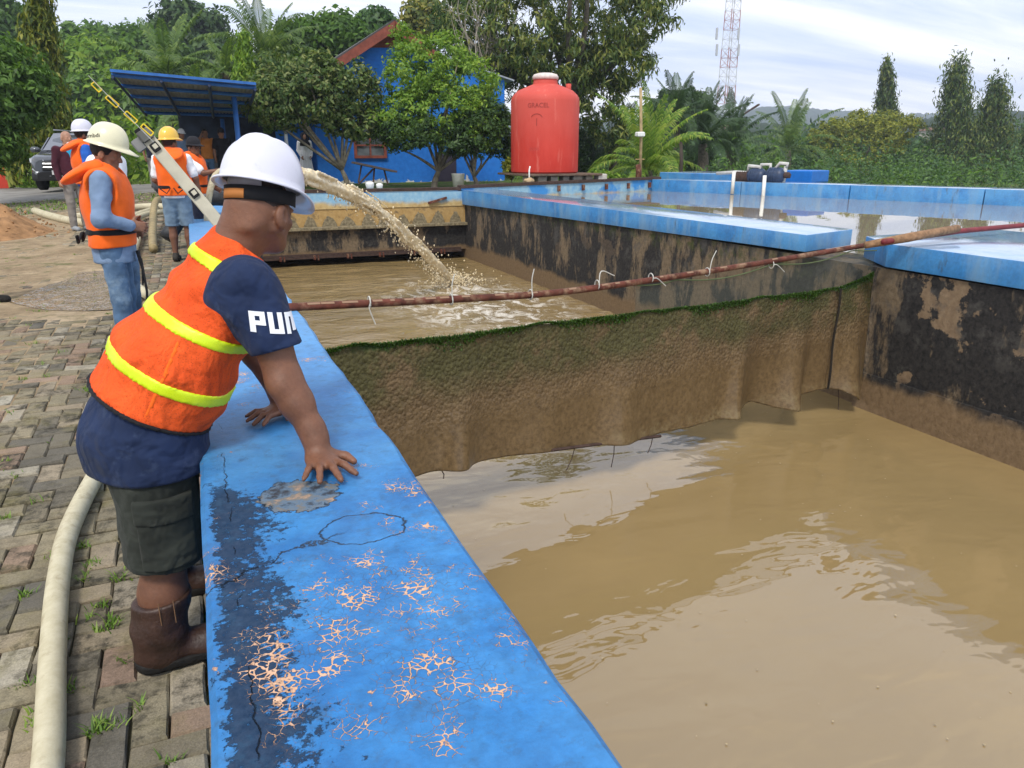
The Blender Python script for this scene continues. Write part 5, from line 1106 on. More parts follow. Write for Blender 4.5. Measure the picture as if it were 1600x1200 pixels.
# yellow spacers strung on a thin line that leads on from the staff
ln_ = empty('spacer_line', atY(205, 190, 5.3), 'thin line with yellow rectangular spacers rising from the tip of the staff', 'line')
M['yel'] = simple('yellow_plastic', (.75, .55, .03), .5, .1)
pa, pb = atY(138, 118, 5.9), atY(240, 222, 5.15); b = MB(); b.tube([pa, pb], .0022, 5); b.build('cord', simple('grey_cord', (.3, .3, .28), .7), ln_)
for (x0_, y0_, x1_, y1_) in [(145, 130, 157, 142), (167, 151, 184, 166), (196, 176, 213, 191), (222, 196, 238, 210)]:
    Y_ = np.interp(x0_, [138, 240], [5.9, 5.15]); c0, c1 = atY(x0_, y0_, Y_), atY(x1_, y1_, Y_); d_ = (c1-c0)/np.linalg.norm(c1-c0); nn2 = np.cross(d_, A3(0, 1, 0))*.013; b = MB()
    b.tube([c0-nn2, c1-nn2], .004, 5); b.tube([c0+nn2, c1+nn2], .004, 5); b.tube([c0-nn2, c0+nn2], .004, 5); b.tube([c1-nn2, c1+nn2], .004, 5); b.build('spacer', M['yel'], ln_)
# grey rucksack on the ground man's shoulder side
bp = atY(254, 283, 11.6); S = Sdf(bp-.3, bp+.3, .014); S.ell(bp, (.14, .11, .20), None, .03); S.ell(bp+A3(.02, -.07, -.07), (.10, .06, .09), None, .03); S.ell(bp+A3(-.05, 0, .13), (.08, .08, .07), None, .03); S.wrinkle(.01, 22, 2)
tag(link('rucksack', S.mesh('rucksack'), cloth('grey_bag_cloth', (.06, .065, .075), .8, .5)), 'grey rucksack hanging beside the yellow hard hat man', 'bag')

# ================================================================== HOUSE, CARPORT, RED TANK
def mk_house():
    m = Mt('house_blue_wall', .75, .2); x, y, z = m.xyz(); f = m.noise(7, 6, .65); k = m.ramp(f, (.3, (.014, .13, .50)), (.7, (.024, .19, .64)))
    k = m.mix(m.ramp(m.noise(1.2, 5, .6), (.5, 0.), (.7, .4)), k, (.03, .21, .62)); zz = m.math('ADD', z, m.math('MULTIPLY', m.math('SUBTRACT', m.noise(1.7, 6, .7, off=(3, 3, 3)), .5), 1.25))
    k = m.mix(m.rng(zz, .62, .66, 1., 0.), k, (.62, .60, .55)); m.col(k).bump(f, .3, .02); return m.m
M['house'] = mk_house(); M['roofwood'] = simple('red_brown_board', (.20, .055, .035), .75, .3, 6, .4, 40); M['tin'] = simple('dark_roof_sheet', (.06, .055, .055), .6, .3, 4)
HY = 27.0; hs = empty('house', (7.4, HY+3, .68), 'blue painted house with red brown gable boards behind the fruit trees', 'house')
prof = [(4.1, 4.0), (6.83, 5.72), (8.2, 4.86), (10.95, 4.15)]
b = MB(); b.extr([(4.1, HY, .4), (4.1, HY, 4.0), (6.83, HY, 5.72), (8.2, HY, 4.86), (10.95, HY, 4.15), (10.95, HY, .4)], (0, 8, 0)); b.build('wall', M['house'], hs)
def roofplane(p0, p1, o0, o1, t=.07, nm='roof', mt=None, y0=-.55, y1=8.4):
    p0 = A3(*p0); p1 = A3(*p1); d = (p1-p0)/np.linalg.norm(p1-p0); nrm = A3(-d[1], d[0]); nrm = nrm if nrm[1] > 0 else -nrm; a_ = p0-d*o0+nrm*.03; c_ = p1+d*o1+nrm*.03; b = MB()
    b.extr([(a_[0], HY+y0, a_[1]), (c_[0], HY+y0, c_[1]), (c_[0]+nrm[0]*t, HY+y0, c_[1]+nrm[1]*t), (a_[0]+nrm[0]*t, HY+y0, a_[1]+nrm[1]*t)], (0, y1-y0, 0)); return b.build(nm, mt or M['tin'], hs)
r1 = roofplane((4.1, 4.0), (6.83, 5.72), .75, .05); r2 = roofplane((6.83, 5.72), (8.2, 4.86), .05, .3); roofplane((8.2, 4.86), (10.95, 4.15), -.3, .3, .05, mt=simple('grey_roof_sheet', (.30, .33, .38), .5), y0=-.2)
def board(p0, p1, o0, o1, dz0, dz1):
    p0 = A3(*p0); p1 = A3(*p1); d = (p1-p0)/np.linalg.norm(p1-p0); a_ = p0-d*o0; c_ = p1+d*o1; b = MB(); b.extr([(a_[0], HY-.60, a_[1]+dz0), (c_[0], HY-.60, c_[1]+dz0), (c_[0], HY-.60, c_[1]-dz1), (a_[0], HY-.60, a_[1]-dz1)], (0, .04, 0)); b.build('gable_board', M['roofwood'], hs)
board((4.1, 4.0), (6.83, 5.72), .75, .02, .06, .26); board((6.83, 5.72), (8.2, 4.86), .0, .3, .06, .26)
b = MB(); b.extr([(5.75, HY-.02, 4.98), (6.83, HY-.02, 5.66), (7.75, HY-.02, 5.08)], (0, -.03, 0)); b.build('gable_panel', M['roofwood'], hs)
wx0, wz0 = atY(558, 243, HY-.05)[[0, 2]]; wx1, wz1 = atY(598, 195, HY-.05)[[0, 2]]
def window(x0, x1, z0, z1, par, Y=HY, nc=2, nr=3):
    fr = MB(); f = .09
    for (a_, c_, d_, e_) in ((x0-f, x1+f, z0-f, z0), (x0-f, x1+f, z1, z1+f), (x0-f, x0, z0, z1), (x1, x1+f, z0, z1)): fr.box(((a_+c_)/2, Y-.03, (d_+e_)/2), (c_-a_, .12, e_-d_))
    wo = fr.build('window', M['roofwood'], par); g = MB()
    for i in range(1, nc): g.box((x0+(x1-x0)*i/nc, Y-.035, (z0+z1)/2), (.05, .05, z1-z0-.004))
    for i in range(1, nr): g.box(((x0+x1)/2, Y-.04, z0+(z1-z0)*i/nr), (x1-x0-.004, .045, .05))
    g.build('glazing_bar', M['roofwood'], wo); p = MB(); p.box(((x0+x1)/2, Y-.008, (z0+z1)/2), (x1-x0-.002, .012, z1-z0-.002)); mg = Mt('window_glass', .08, .6).col((.07, .085, .09)).m; p.build('pane', mg, wo)
window(wx0, wx1, wz0, wz1, hs)
b = MB(); b.box((8.65, HY-.03, 1.15), (.75, .05, 1.0)); b.build('door', simple('dark_door', (.035, .03, .05), .8), hs)
# porch / shed between carport and house
sd_ = empty('shed', (2.6, 27.5, .68), 'dark open shed with blue panels between the carport and the house', 'shed')
b = MB(); b.box((2.2, 28.6, 1.9), (4.6, .15, 2.5)); b.build('back_wall', simple('dark_shed_wall', (.03, .04, .06), .9, .5, 3), sd_)
b = MB(); b.box((3.3, 27.4, 1.75), (.9, .08, 2.2)); b.build('blue_panel', M['house'], sd_)
b = MB(); b.hexa([(-.3, 25.6, 3.3), (4.4, 25.6, 3.3), (4.4, 28.8, 2.9), (-.3, 28.8, 2.9), (-.3, 25.6, 3.36), (4.4, 25.6, 3.36), (4.4, 28.8, 2.96), (-.3, 28.8, 2.96)]); b.build('roof', M['tin'], sd_)
for x_, c_ in ((.4, (.25, .24, .22)), (1.3, (.05, .12, .3)), (2.1, (.18, .17, .16)), (.9, (.10, .10, .10))):
    b = MB(); h_ = R.uniform(.6, 1.3); b.box((x_, 28.1, .68+h_/2), (R.uniform(.4, .8), .5, h_), bev=.03); b.build('stored_goods', simple('stored_goods', c_, .8, .4, 4), sd_)
# carport
cp = empty('carport', atY(373, 285, 22), 'open carport with corrugated metal roof on blue steel frame', 'carport')
P1, P2_, P3, P4_ = atY(172, 110, 20), atY(400, 131, 20), atY(226, 173, 25.5), atY(385, 178, 25.5); M['bluesteel'] = simple('blue_steel', (.03, .13, .40), .5, .2, 5)
nC, nD = 120, 6; vs = []; 
for i in range(nC+1):
    for j in range(nD+1):
        u, v = i/nC, j/nD; p_ = (P1*(1-u)+P2_*u)*(1-v)+(P3*(1-u)+P4_*u)*v; vs.append(p_+A3(0, 0, .018*math.sin(i*2*math.pi/4)))
b = MB(); b.add(vs, [(i*(nD+1)+j, (i+1)*(nD+1)+j, (i+1)*(nD+1)+j+1, i*(nD+1)+j+1) for i in range(nC) for j in range(nD)]); o = b.build('roof_sheet', simple('galvanised_sheet', (.27, .265, .25), .6, .2, 2, dirt=((.12, .11, .10), .5)), cp, True); q_ = o.modifiers.new('t', 'SOLIDIFY'); q_.thickness = .006
for v in (.02, .25, .5, .75, .98):
    a_, c_ = P1*(1-v)+P3*v, P2_*(1-v)+P4_*v; b = MB(); b.tube([a_-A3(0, 0, .07), c_-A3(0, 0, .07)], .045, 4); b.build('purlin', M['bluesteel'], cp)
for u in (.01, .33, .66, .99):
    a_, c_ = P1*(1-u)+P2_*u, P3*(1-u)+P4_*u; b = MB(); b.tube([a_-A3(0, 0, .13), c_-A3(0, 0, .13)], .04, 4); b.build('rafter', simple('dark_steel', (.02, .035, .08), .5), cp)
b = MB(); b.hexa([P1+A3(0, -.03, -.03), P2_+A3(0, -.03, -.03), P2_+A3(0, .03, -.03), P1+A3(0, .03, -.03), P1+A3(0, -.03, .03), P2_+A3(0, -.03, .03), P2_+A3(0, .03, .03), P1+A3(0, .03, .03)]); b.build('fascia', M['bluesteel'], cp)
for (x_, Yp, c_, r_) in ((372, 21.5, M['bluesteel'], .065), (350, 25, M['bluesteel'], .06), (447, 23.5, simple('pale_post', (.55, .58, .62), .5), .05)):
    zt = {372: 3.0, 350: 2.6, 447: 2.75}[x_]; xx = atY(x_, 215, Yp)[0]; b = MB(); b.tube([(xx, Yp, .45), (xx, Yp, zt)], r_, 8); b.build('post', c_, cp, True)

# red water tank on its base
TY = 20.9; tl_ = atY(799, 270, TY); tr_ = atY(902, 270, TY); tc_ = (tl_+tr_)/2; tr0 = (tr_-tl_)[0]/2*.93; tc_[1] += tr0*.3
tb, tt = atY(850, 272, TY-tr0)[2], atY(850, 128, TY)[2]
tc_[0] += .12
tk = empty('water_tank', (tc_[0], TY+.3, tb), 'big faded red plastic water tank with white lid on the tank rim', 'water tank')
def mk_red():
    m = Mt('faded_red_plastic', .6, .2); x, y, z = m.xyz(); f = m.noise(3, 6, .65, scale=(1, 1, .3)); k = m.ramp(f, (.3, (.44, .028, .018)), (.7, (.53, .050, .034))); up = m.rng(m.math('ADD', z, m.math('MULTIPLY', m.noise(2, 4), .8)), 1.8, 3.4); k = m.mix(m.math('MULTIPLY', up, .55), k, (.56, .11, .085))
    k = m.mix(m.ramp(m.noise(5, 6, .7, scale=(1, 1, .12), off=(2, 2, 0)), (.56, 0.), (.7, .4)), k, (.72, .28, .22)); m.col(k); return m.m
M['red'] = mk_red(); Hc = tt-tb; sh0 = Hc*.86
pr = [(tr0*.96, 0), (tr0, .04), (tr0, sh0*.92), (tr0*.985, sh0*.97), (tr0*.93, sh0*1.01), (tr0*.80, Hc*.915), (tr0*.55, Hc*.955), (tr0*.36, Hc*.985), (tr0*.34, Hc*1.04)]
b = MB(); b.lathe(pr, (tc_[0], TY+.3, tb), 64); body = b.build('tank_body', M['red'], tk, smooth='auto')
b = MB(); b.lathe([(tr0*.37, Hc*1.035), (tr0*.38, Hc*1.065), (tr0*.34, Hc*1.09), (tr0*.2, Hc*1.105), (tr0*.02, Hc*1.11)], (tc_[0], TY+.3, tb), 32); b.build('lid', simple('dusty_white_lid', (.62, .54, .50), .6), tk, True)
b = MB(); b.tube([(tc_[0]+tr0*.75, TY+.3, tb+Hc*.9), (tc_[0]+tr0*.75, TY+.3, tb+Hc*1.0)], .08, 10); b.build('inlet', M['red'], tk, True)
tpx = atY(827, 268, TY+.3-tr0-.05); b = MB(); b.tube(spline([tpx+A3(.08, .15, .12), tpx+A3(.02, 0, .12), tpx+A3(-.02, -.04, .02), tpx+A3(-.02, -.05, -.2)], 4), .022, 8); b.build('tap_pipe', M['white'], tk, True)
def cyl(a, b_, off_=.006): th = a/tr0-math.pi/2-.95; return A3(tc_[0]+(tr0+off_)*math.cos(th), TY+.3+(tr0+off_)*math.sin(th), b_)
M['ink'] = simple('faded_ink', (.33, .045, .035), .7); wrap('GRACEL', .17, lambda a, b_: cyl(a, b_+tb+Hc*.715), 'lettering', M['ink'], body); wrap('050H', .13, lambda a, b_: cyl(a+.06, b_+tb+Hc*.25), 'lettering', simple('fainter_ink', (.42, .05, .04), .7), body)
th = np.linspace(.2, 2.9, 12); b = MB(); b.tube([cyl(.28+.16*math.cos(q), tb+Hc*.6+.12*math.sin(q), .004) for q in th], .010, 4); b.tube([cyl(.28, tb+Hc*.52, .004), cyl(.28, tb+Hc*.6, .004)], .012, 4); b.build('emblem', M['ink'], body)
b = MB(); b.box((tc_[0]+.15, TY+.3, tb-.035), (tr0*2+.45, tr0*2+.2, .06), bev=.01); b.build('base_board', simple('weathered_timber', (.13, .09, .065), .9, .4, 8, .5, 40), tk)
for i in range(6):
    b = MB(); b.box((tc_[0]-tr0*.9+i*tr0*.38, TY+.25-tr0*.8, tb-.165), (R.uniform(.18, .3), .3, .19), bev=.02); b.build('support_block', M['conc'], tk)
b = MB(); b.box((tc_[0]+tr0+.42, TY-.6, tb-.14), (.28, .3, .24), bev=.02); tag(b.build('concrete_block', simple('pale_concrete', (.45, .43, .39), .9), None), 'pale concrete block beside the foot of the red tank', 'block')
S = Sdf(tpx-.3, tpx+.3, .015); S.ell(tpx+A3(-.02, -.05, -.25), (.16, .12, .08), None, .02); S.wrinkle(.015, 30, 1); tag(link('sandbag', S.mesh('sandbag'), cloth('tan_sack', (.42, .30, .17))), 'small tan sandbag under the tap of the red tank', 'sandbag')
# things along the back rim in front of the house
bx_ = atY(716, 282, 22.5); b = MB(); b.lathe([(.16, 0), (.20, .42), (.21, .43), (.19, .42), (.15, .02)], (bx_[0], 22.5, .60), 20); tag(b.build('bucket', simple('white_bucket', (.62, .62, .60), .6), None, True), 'white bucket standing by the wall under the middle fruit tree', 'bucket')
tbx = atY(583, 280, 20.5); tbl = empty('work_stand', tbx, 'low work stand with tilted dark plank top at the back rim', 'stand')
a_, c_ = atY(552, 254, 20.5), atY(617, 268, 20.5); b = MB(); b.box((a_+c_)/2, (np.linalg.norm(c_-a_), .5, .05), M=V(c_-a_).to_track_quat('X', 'Z').to_matrix().to_4x4()); b.build('plank_top', simple('dark_plank', (.07, .055, .05), .8), tbl)
for (x0_, y0_, x1_, y1_) in [(565, 257, 560, 285), (585, 262, 583, 290), (600, 265, 606, 288), (583, 264, 560, 288)]:
    b = MB(); b.tube([atY(x0_, y0_, 20.5), atY(x1_, y1_, 20.4)], .025, 6); b.build('leg', M['iron'], tbl)
for (x_, y_, s_, lb) in ((578, 291, .11, 'small white pot at the back rim below the work stand, left one'), (593, 291, .09, 'small white pot at the back rim below the work stand, right one')):
    p_ = atY(x_, y_, 19.3); b = MB(); b.lathe([(s_*.7, 0), (s_, s_*1.5), (s_*.9, s_*1.9), (s_*.4, s_*2.1)], (p_[0], 19.3, .72), 14); tag(b.build('pot', M['white'], None, True), lb, 'pot', 'pots at the back rim')
# pumps on the far parapet
pm = empty('pump_set', fwp(.20, .5, .85), 'pair of dark electric pumps with white pipework on the far parapet', 'pumps')
M['pumpblue'] = simple('dark_blue_pump', (.03, .05, .10), .4, .3, 12); M['greyp'] = simple('grey_pvc', (.48, .48, .46), .5)
ppt = lambda x, y, t=.15: atY(x, y, A[1]+(Bq-A)[1]*t+.3)
tt_ = .10
def ax_(x, y, dy=0):
    d = ray(x, y); P_ = np.array([A[0], A[1], 0])+np.array([nn_[0], nn_[1], 0])*(.35+dy); nr = np.array([nn_[0], nn_[1], 0]); return cO+d*((P_-cO)@nr)/(d@nr)
for (x_, y_, r_) in ((1162, 277, .16), (1184, 275, .20), (1213, 275, .22)):
    c_ = ax_(x_, y_); b = MB(); d3 = np.array([dn[0], dn[1], 0]); b.tube([c_-d3*.28, c_-d3*.2, c_+d3*.15, c_+d3*.25], [r_*.7, r_, r_, r_*.6], 14)
    for k in range(5): b.tube([c_-d3*(.18-k*.07), c_-d3*(.165-k*.07)], r_*1.09, 14)
    o = b.build('motor', M['pumpblue'] if x_ > 1170 else M['iron'], pm, True); b = MB(); b.lathe([(r_*.5, 0), (r_*.55, .1), (r_*.3, .16)], c_+d3*.3+A3(0, 0, -.05), 12); b.build('pump_head', M['iron'], pm, True); b = MB(); b.box(c_-A3(0, 0, r_+.02), (.4, .3, .06)); b.build('foot', M['greyp'], pm)
for pts_ in ([(1147, 268), (1144, 303)], [(1195, 274), (1191, 325)], [(1228, 260), (1224, 285)], [(1169, 268), (1170, 259), (1188, 261), (1190, 270)], [(1188, 272), (1190, 257), (1204, 257), (1203, 270)], [(1208, 268), (1219, 255), (1231, 256), (1228, 262)], [(1120, 271), (1150, 269), (1166, 270)], [(1160, 280), (1172, 274), (1186, 270)]):
    b = MB(); b.tube([ax_(*q, -.5 if pts_[-1][1] > 300 else 0) for q in pts_], .05, 8); b.build('pipe', M['greyp'] if pts_[-1][1] < 300 else M['white'], pm, True)
# blue box and low blue tank wall behind the parapet
c0, c1 = ax_(1219, 286, 1.4), ax_(1267, 286, 1.4); b = MB(); h1 = ax_(1219, 266, 1.4)[2]; d3 = np.array([nn_[0], nn_[1], 0])
b.hexa([c0, c1, c1+d3*1.2, c0+d3*1.2, A3(c0[0], c0[1], h1), A3(c1[0], c1[1], h1), A3(c1[0], c1[1], h1)+d3*1.2, A3(c0[0], c0[1], h1)+d3*1.2]); tag(b.build('chemical_box', simple('bright_blue_paint', (.01, .15, .52), .5, .1), None, bevel=.03), 'bright blue box standing behind the pumps', 'box')
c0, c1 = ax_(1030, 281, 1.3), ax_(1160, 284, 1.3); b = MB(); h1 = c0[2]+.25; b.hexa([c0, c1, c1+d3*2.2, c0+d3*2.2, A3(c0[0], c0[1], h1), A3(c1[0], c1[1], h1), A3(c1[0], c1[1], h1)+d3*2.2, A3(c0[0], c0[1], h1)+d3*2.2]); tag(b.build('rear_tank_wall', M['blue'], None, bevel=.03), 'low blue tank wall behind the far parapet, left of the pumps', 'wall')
# posts
def post(px_, ytop, ybot, Y, r, name, label, m, extra=None):
    p_, t_ = atY(px_, ybot, Y), atY(px_, ytop, Y); e_ = empty(name, p_, label, 'post'); b = MB(); b.tube([p_-A3(0, 0, .8), (p_+t_)/2+A3(.02, 0, 0), t_], [r, r*.95, r*.85], 8); b.build('shaft', m, e_, True)
    if extra: extra(e_, p_, t_)
    return e_
def ex1(e_, p_, t_):
    q = atY(1000, 210, 23); b = MB(); b.box(q+A3(-.05, -.08, 0), (.28, .18, .16), bev=.03); b.build('camera_box', M['white'], e_); b = MB(); b.tube([atY(993, 249, 23), atY(1007, 249, 23)], .02, 6); b.build('crosspiece', simple('pole_wood2', (.40, .28, .12), .8), e_)
post(1001, 137, 278, 23, .055, 'slim_pole', 'slim wooden pole with small white box beside the young coconut palm', simple('pole_wood', (.36, .27, .14), .8, .3, 6), ex1)
post(997, 257, 280, 22.6, .10, 'rusty_post', 'short rusty post at the foot of the slim wooden pole', M['rust']); post(1064, 222, 280, 24, .07, 'old_stump_post', 'dark old post on the rim right of the young palm', simple('old_post', (.07, .055, .045), .9))
# utility lamp post leaning arm on the right
lp_ = empty('street_lamp', atY(1150, 280, 46), 'dark street lamp with long raised arm among the palms', 'street lamp'); b = MB(); b.tube([atY(1143, 285, 46), atY(1143, 215, 46), atY(1160, 180, 46), atY(1184, 164, 46)], [.09, .08, .07, .06], 8); b.build('column', M['iron'], lp_, True); b = MB(); c_ = atY(1180, 167, 46); b.box(c_, (.7, .2, .12), M=Matrix.Rotation(-.5, 4, 'Y'), bev=.03); b.build('lamp_head', M['iron'], lp_)
# leaning red board at the left edge, chalk-green frame
q0 = onG(6, 295); rb = empty('notice_board', A3(q0[0], q0[1], q0[2]), 'red board with yellow green side leaning at the left edge', 'board')
Yb = q0[1]; b = MB(); b.extr([atY(-60, 296, Yb), atY(14, 294, Yb), atY(5, 256, Yb), atY(-60, 252, Yb)], (0, .12, 0)); b.build('red_panel', simple('red_board', (.55, .05, .025), .6, .2, 3), rb)
b = MB(); b.extr([atY(14, 294, Yb), atY(21, 288, Yb), atY(13, 252, Yb), atY(5, 256, Yb)], (.1, .3, 0)); b.build('side_panel', simple('olive_board', (.28, .30, .06), .6, .2, 3), rb)
b = MB(); Yg = Yb+4; b.extr([atY(14, 290, Yg), atY(40, 290, Yg), atY(40, 250, Yg), atY(14, 250, Yg)], (0, .3, 0)); tag(b.build('dark_gate_pillar', simple('dark_pillar', (.05, .045, .04), .9), None), 'dark low pillar between the red board and the parked car', 'pillar')

# ================================================================== PARKED CAR (dark SUV, nose towards us)
def make_car(loc, rz):
    car = empty('parked_car', loc, 'dark grey SUV parked nose forward behind the bald man', 'car'); car.rotation_euler = (0, 0, 0); T = Matrix.Translation(V(loc)) @ Matrix.Rotation(rz, 4, 'Z')
    W = .88; paint = Mt('dark_grey_car_paint', .22, .6); paint.col((.075, .082, .095)); paint.b.inputs['Coat Weight'].default_value = .6; paint.b.inputs['Metallic'].default_value = .35; paint = paint.m
    glass = Mt('car_glass', .05, .7).col((.16, .17, .20)).m; blk = simple('black_trim', (.012, .012, .013), .6); chrome = simple('silver_trim', (.45, .46, .48), .3, .1, 8, metal=.6)
    def loft(secs, name, m, par, bev=0):   # secs: list of (x, [(y,z)...]) half profiles mirrored
        vs = []; n = len(secs[0][1])*2
        for x, hp in secs:
            ring = [(x, y, z) for y, z in hp]+[(x, -y, z) for y, z in hp[::-1]]; vs += [T @ Vector(p) for p in ring]
        b = MB(); b.add(vs, [(i*n+k, i*n+(k+1) % n, (i+1)*n+(k+1) % n, (i+1)*n+k) for i in range(len(secs)-1) for k in range(n)]+[tuple(range(n))[::-1], tuple((len(secs)-1)*n+k for k in range(n))]); return b.build(name, m, par, smooth='auto', bevel=bev)
    S_ = lambda x, w_, zt, zb=.32, sh=.08: (x, [(w_*.90, zb), (w_, zb+.18), (w_, zt-.20), (w_-sh*.4, zt-.06), (w_-sh*1.5, zt), (0.2, zt+.02)])
    body = loft([S_(2.18, .70, .86, .42), S_(2.10, .80, .93, .36), S_(1.95, .86, .99), S_(1.4, .88, 1.06), S_(.95, .88, 1.10), S_(.0, .88, 1.10), S_(-1.6, .88, 1.10), S_(-2.1, .82, 1.06), S_(-2.2, .76, .98)], 'body', paint, car)
    cab = lambda x, w_, zt, zb=1.06: (x, [(w_+.16, zb), (w_+.13, zb+.05), (w_+.04, zt-.14), (w_, zt-.04), (w_-.10, zt), (.1, zt+.02)])
    roof = loft([cab(.98, .70, 1.12), cab(.55, .64, 1.45), cab(.15, .62, 1.66), cab(-.8, .62, 1.70), cab(-1.7, .62, 1.66), cab(-2.05, .64, 1.25)], 'cabin', paint, car)
    def quad(ps, name, m, par, t=.012): b = MB(); d = (Vector(ps[1])-Vector(ps[0])).cross(Vector(ps[3])-Vector(ps[0])).normalized()*t; b.hexa([T @ Vector(p) for p in ps]+[T @ (Vector(p)+d) for p in ps]); return b.build(name, m, par)
    quad([(1.00, -.74, 1.13), (1.00, .74, 1.13), (.22, .58, 1.63), (.22, -.58, 1.63)], 'windscreen', glass, car, .02)
    for s_ in (-1, 1):
        quad([(.75, s_*.845, 1.15), (-.1, s_*.845, 1.15), (-.1, s_*.72, 1.52), (.22, s_*.72, 1.52)][::s_], 'side_window', glass, car, .03); quad([(-.2, s_*.845, 1.15), (-1.6, s_*.845, 1.15), (-1.45, s_*.72, 1.50), (-.2, s_*.72, 1.52)][::s_], 'side_window', glass, car, .03)
        hl = MB(); hl.hexa([T @ Vector(p) for p in [(2.00, s_*.86, .80), (2.19, s_*.45, .79), (2.19, s_*.45, .87), (2.0, s_*.87, .92), (1.85, s_*.86, .80), (2.05, s_*.45, .79), (2.05, s_*.45, .87), (1.85, s_*.87, .92)]]); hl.build('headlight', simple('headlight_glass', (.55, .57, .62), .15, .1), car)
        fg = MB(); c_ = T @ Vector((2.15, s_*.66, .50)); d_ = T.to_3x3() @ Vector((.06, 0, 0)); fg.tube([c_, c_+d_], .06, 12); fg.build('fog_lamp', chrome, car, True)
        br = MB(); br.tube([T @ Vector((2.24, s_*.30, .42)), T @ Vector((2.22, s_*.55, .44)), T @ Vector((2.10, s_*.80, .62))], .025, 6); br.build('bumper_trim', chrome, car, True)
        mr = MB(); mr.box(T @ Vector((.72, s_*1.02, 1.16)), (.16, .24, .17), M=Matrix.Rotation(rz, 4, 'Z'), bev=.05); mo = mr.build('mirror', paint, car, True)
        for x in (1.42, -1.35):
            wh = MB(); c_ = T @ Vector((x, s_*.78, .34)); d_ = T.to_3x3() @ Vector((0, s_*.11, 0)); wh.tube([c_-d_, c_-d_*.8, c_+d_*.8, c_+d_], [.31, .345, .345, .31], 24); wo = wh.build('wheel', M['sole'], car, True); rm = MB(); rm.tube([c_+d_*.9, c_+d_*1.05], .22, 16); rm.build('rim', chrome, wo, True)
            ar = MB(); ar.tube([T @ Vector((x+.42*math.cos(q), s_*.875, .34+.42*math.sin(q))) for q in np.linspace(-.1, math.pi+.1, 12)], .05, 6); ar.build('wheel_arch', blk, car, True)
        rr2 = MB(); rr2.tube([T @ Vector((.2, s_*.56, 1.74)), T @ Vector((-1.6, s_*.56, 1.76))], .022, 6); rr2.build('roof_rail', chrome, car, True)
    for i in range(5): quad([(2.235-.0*i, -.48, .60+i*.05), (2.235, .48, .60+i*.05), (2.215, .48, .632+i*.05), (2.215, -.48, .632+i*.05)], 'grille_bar', blk if i % 2 == 0 else chrome, car, .02)
    quad([(2.20, -.52, .56), (2.20, .52, .56), (2.18, .48, .84), (2.18, -.48, .84)], 'grille', blk, car, .025)
    lower = loft([(2.26, [(.62, .30), (.66, .36), (.66, .44), (.60, .52), (.3, .54), (.1, .54)]), (2.0, [(.84, .28), (.88, .36), (.88, .46), (.84, .54), (.4, .56), (.1, .56)])], 'bumper', blk, car)
    quad([(2.28, -.26, .46), (2.28, .26, .46), (2.275, .26, .58), (2.275, -.26, .58)], 'number_plate', simple('plate', (.55, .55, .55), .6), car)
    wp = MB(); wp.tube([T @ Vector((1.0, .5, 1.14)), T @ Vector((.82, -.2, 1.26))], .012, 5); wp.build('wiper', blk, car)
    return car
cl = atY(112, 255, 26.0); make_car((cl[0], 28.2, float(G(cl[0], 27))+.01), rad(-97))
# ================================================================== VEGETATION
def leaves(name, C, N, L_, W_, m, parent, droop=0., jit=.5, stuff=False):
    """rhombic leaves: centres C (n,3), outward normals N"""
    n = len(C); N = N/np.maximum(np.linalg.norm(N, axis=1, keepdims=True), 1e-6); r = NR.normal(size=(n, 3)); N = N+r*jit; N /= np.linalg.norm(N, axis=1, keepdims=True)
    u = NR.normal(size=(n, 3)); u[:, 2] -= droop*2.2; u -= N*(u*N).sum(1, keepdims=True); u /= np.maximum(np.linalg.norm(u, axis=1, keepdims=True), 1e-6); w_ = np.cross(N, u)
    l = (L_*NR.uniform(.6, 1.3, n))[:, None]; wd = (W_*NR.uniform(.6, 1.3, n))[:, None]; bend = N*l*.12
    v = np.stack([C-u*l*.5-bend, C+w_*wd*.5, C+u*l*.5-bend, C-w_*wd*.5], 1).reshape(-1, 3); k = np.arange(n)*4
    o = link(name, npmesh(name, v, np.stack([k, k+1, k+2, k+3], 1)), m, parent, smooth=False)
    return o
def clumps(blobs, nc, per, cs, up=.35, flat=1.0):
    """clump centres on and in ellipsoids, leaves round each clump"""
    vol = np.array([b_[1][0]*b_[1][2] for b_ in blobs]); pk = NR.choice(len(blobs), nc, p=vol/vol.sum()); cen = np.array([b_[0] for b_ in blobs])[pk]; rad_ = np.array([b_[1] for b_ in blobs])[pk]
    d = NR.normal(size=(nc, 3)); d /= np.linalg.norm(d, axis=1, keepdims=True); rr = NR.uniform(.45, 1.04, (nc, 1))**.6; cc = cen+d*rad_*rr
    q = NR.normal(size=(nc, per, 3)); q /= np.linalg.norm(q, axis=2, keepdims=True); s_ = cs*NR.uniform(.5, 1.35, (nc, 1, 1)); P_ = cc[:, None, :]+q*s_*NR.uniform(.3, 1, (nc, per, 1))*np.array([1, 1, .7*flat])
    N_ = q*.6+d[:, None, :]*.5+np.array([0, 0, up]); return P_.reshape(-1, 3), N_.reshape(-1, 3), cc
BARK = simple('grey_bark', (.13, .11, .085), .95, .5, 8, .7, 30); BARK2 = simple('pale_mottled_bark', (.22, .19, .14), .95, .5, 7, .6, 30, dirt=((.06, .055, .04), .7))
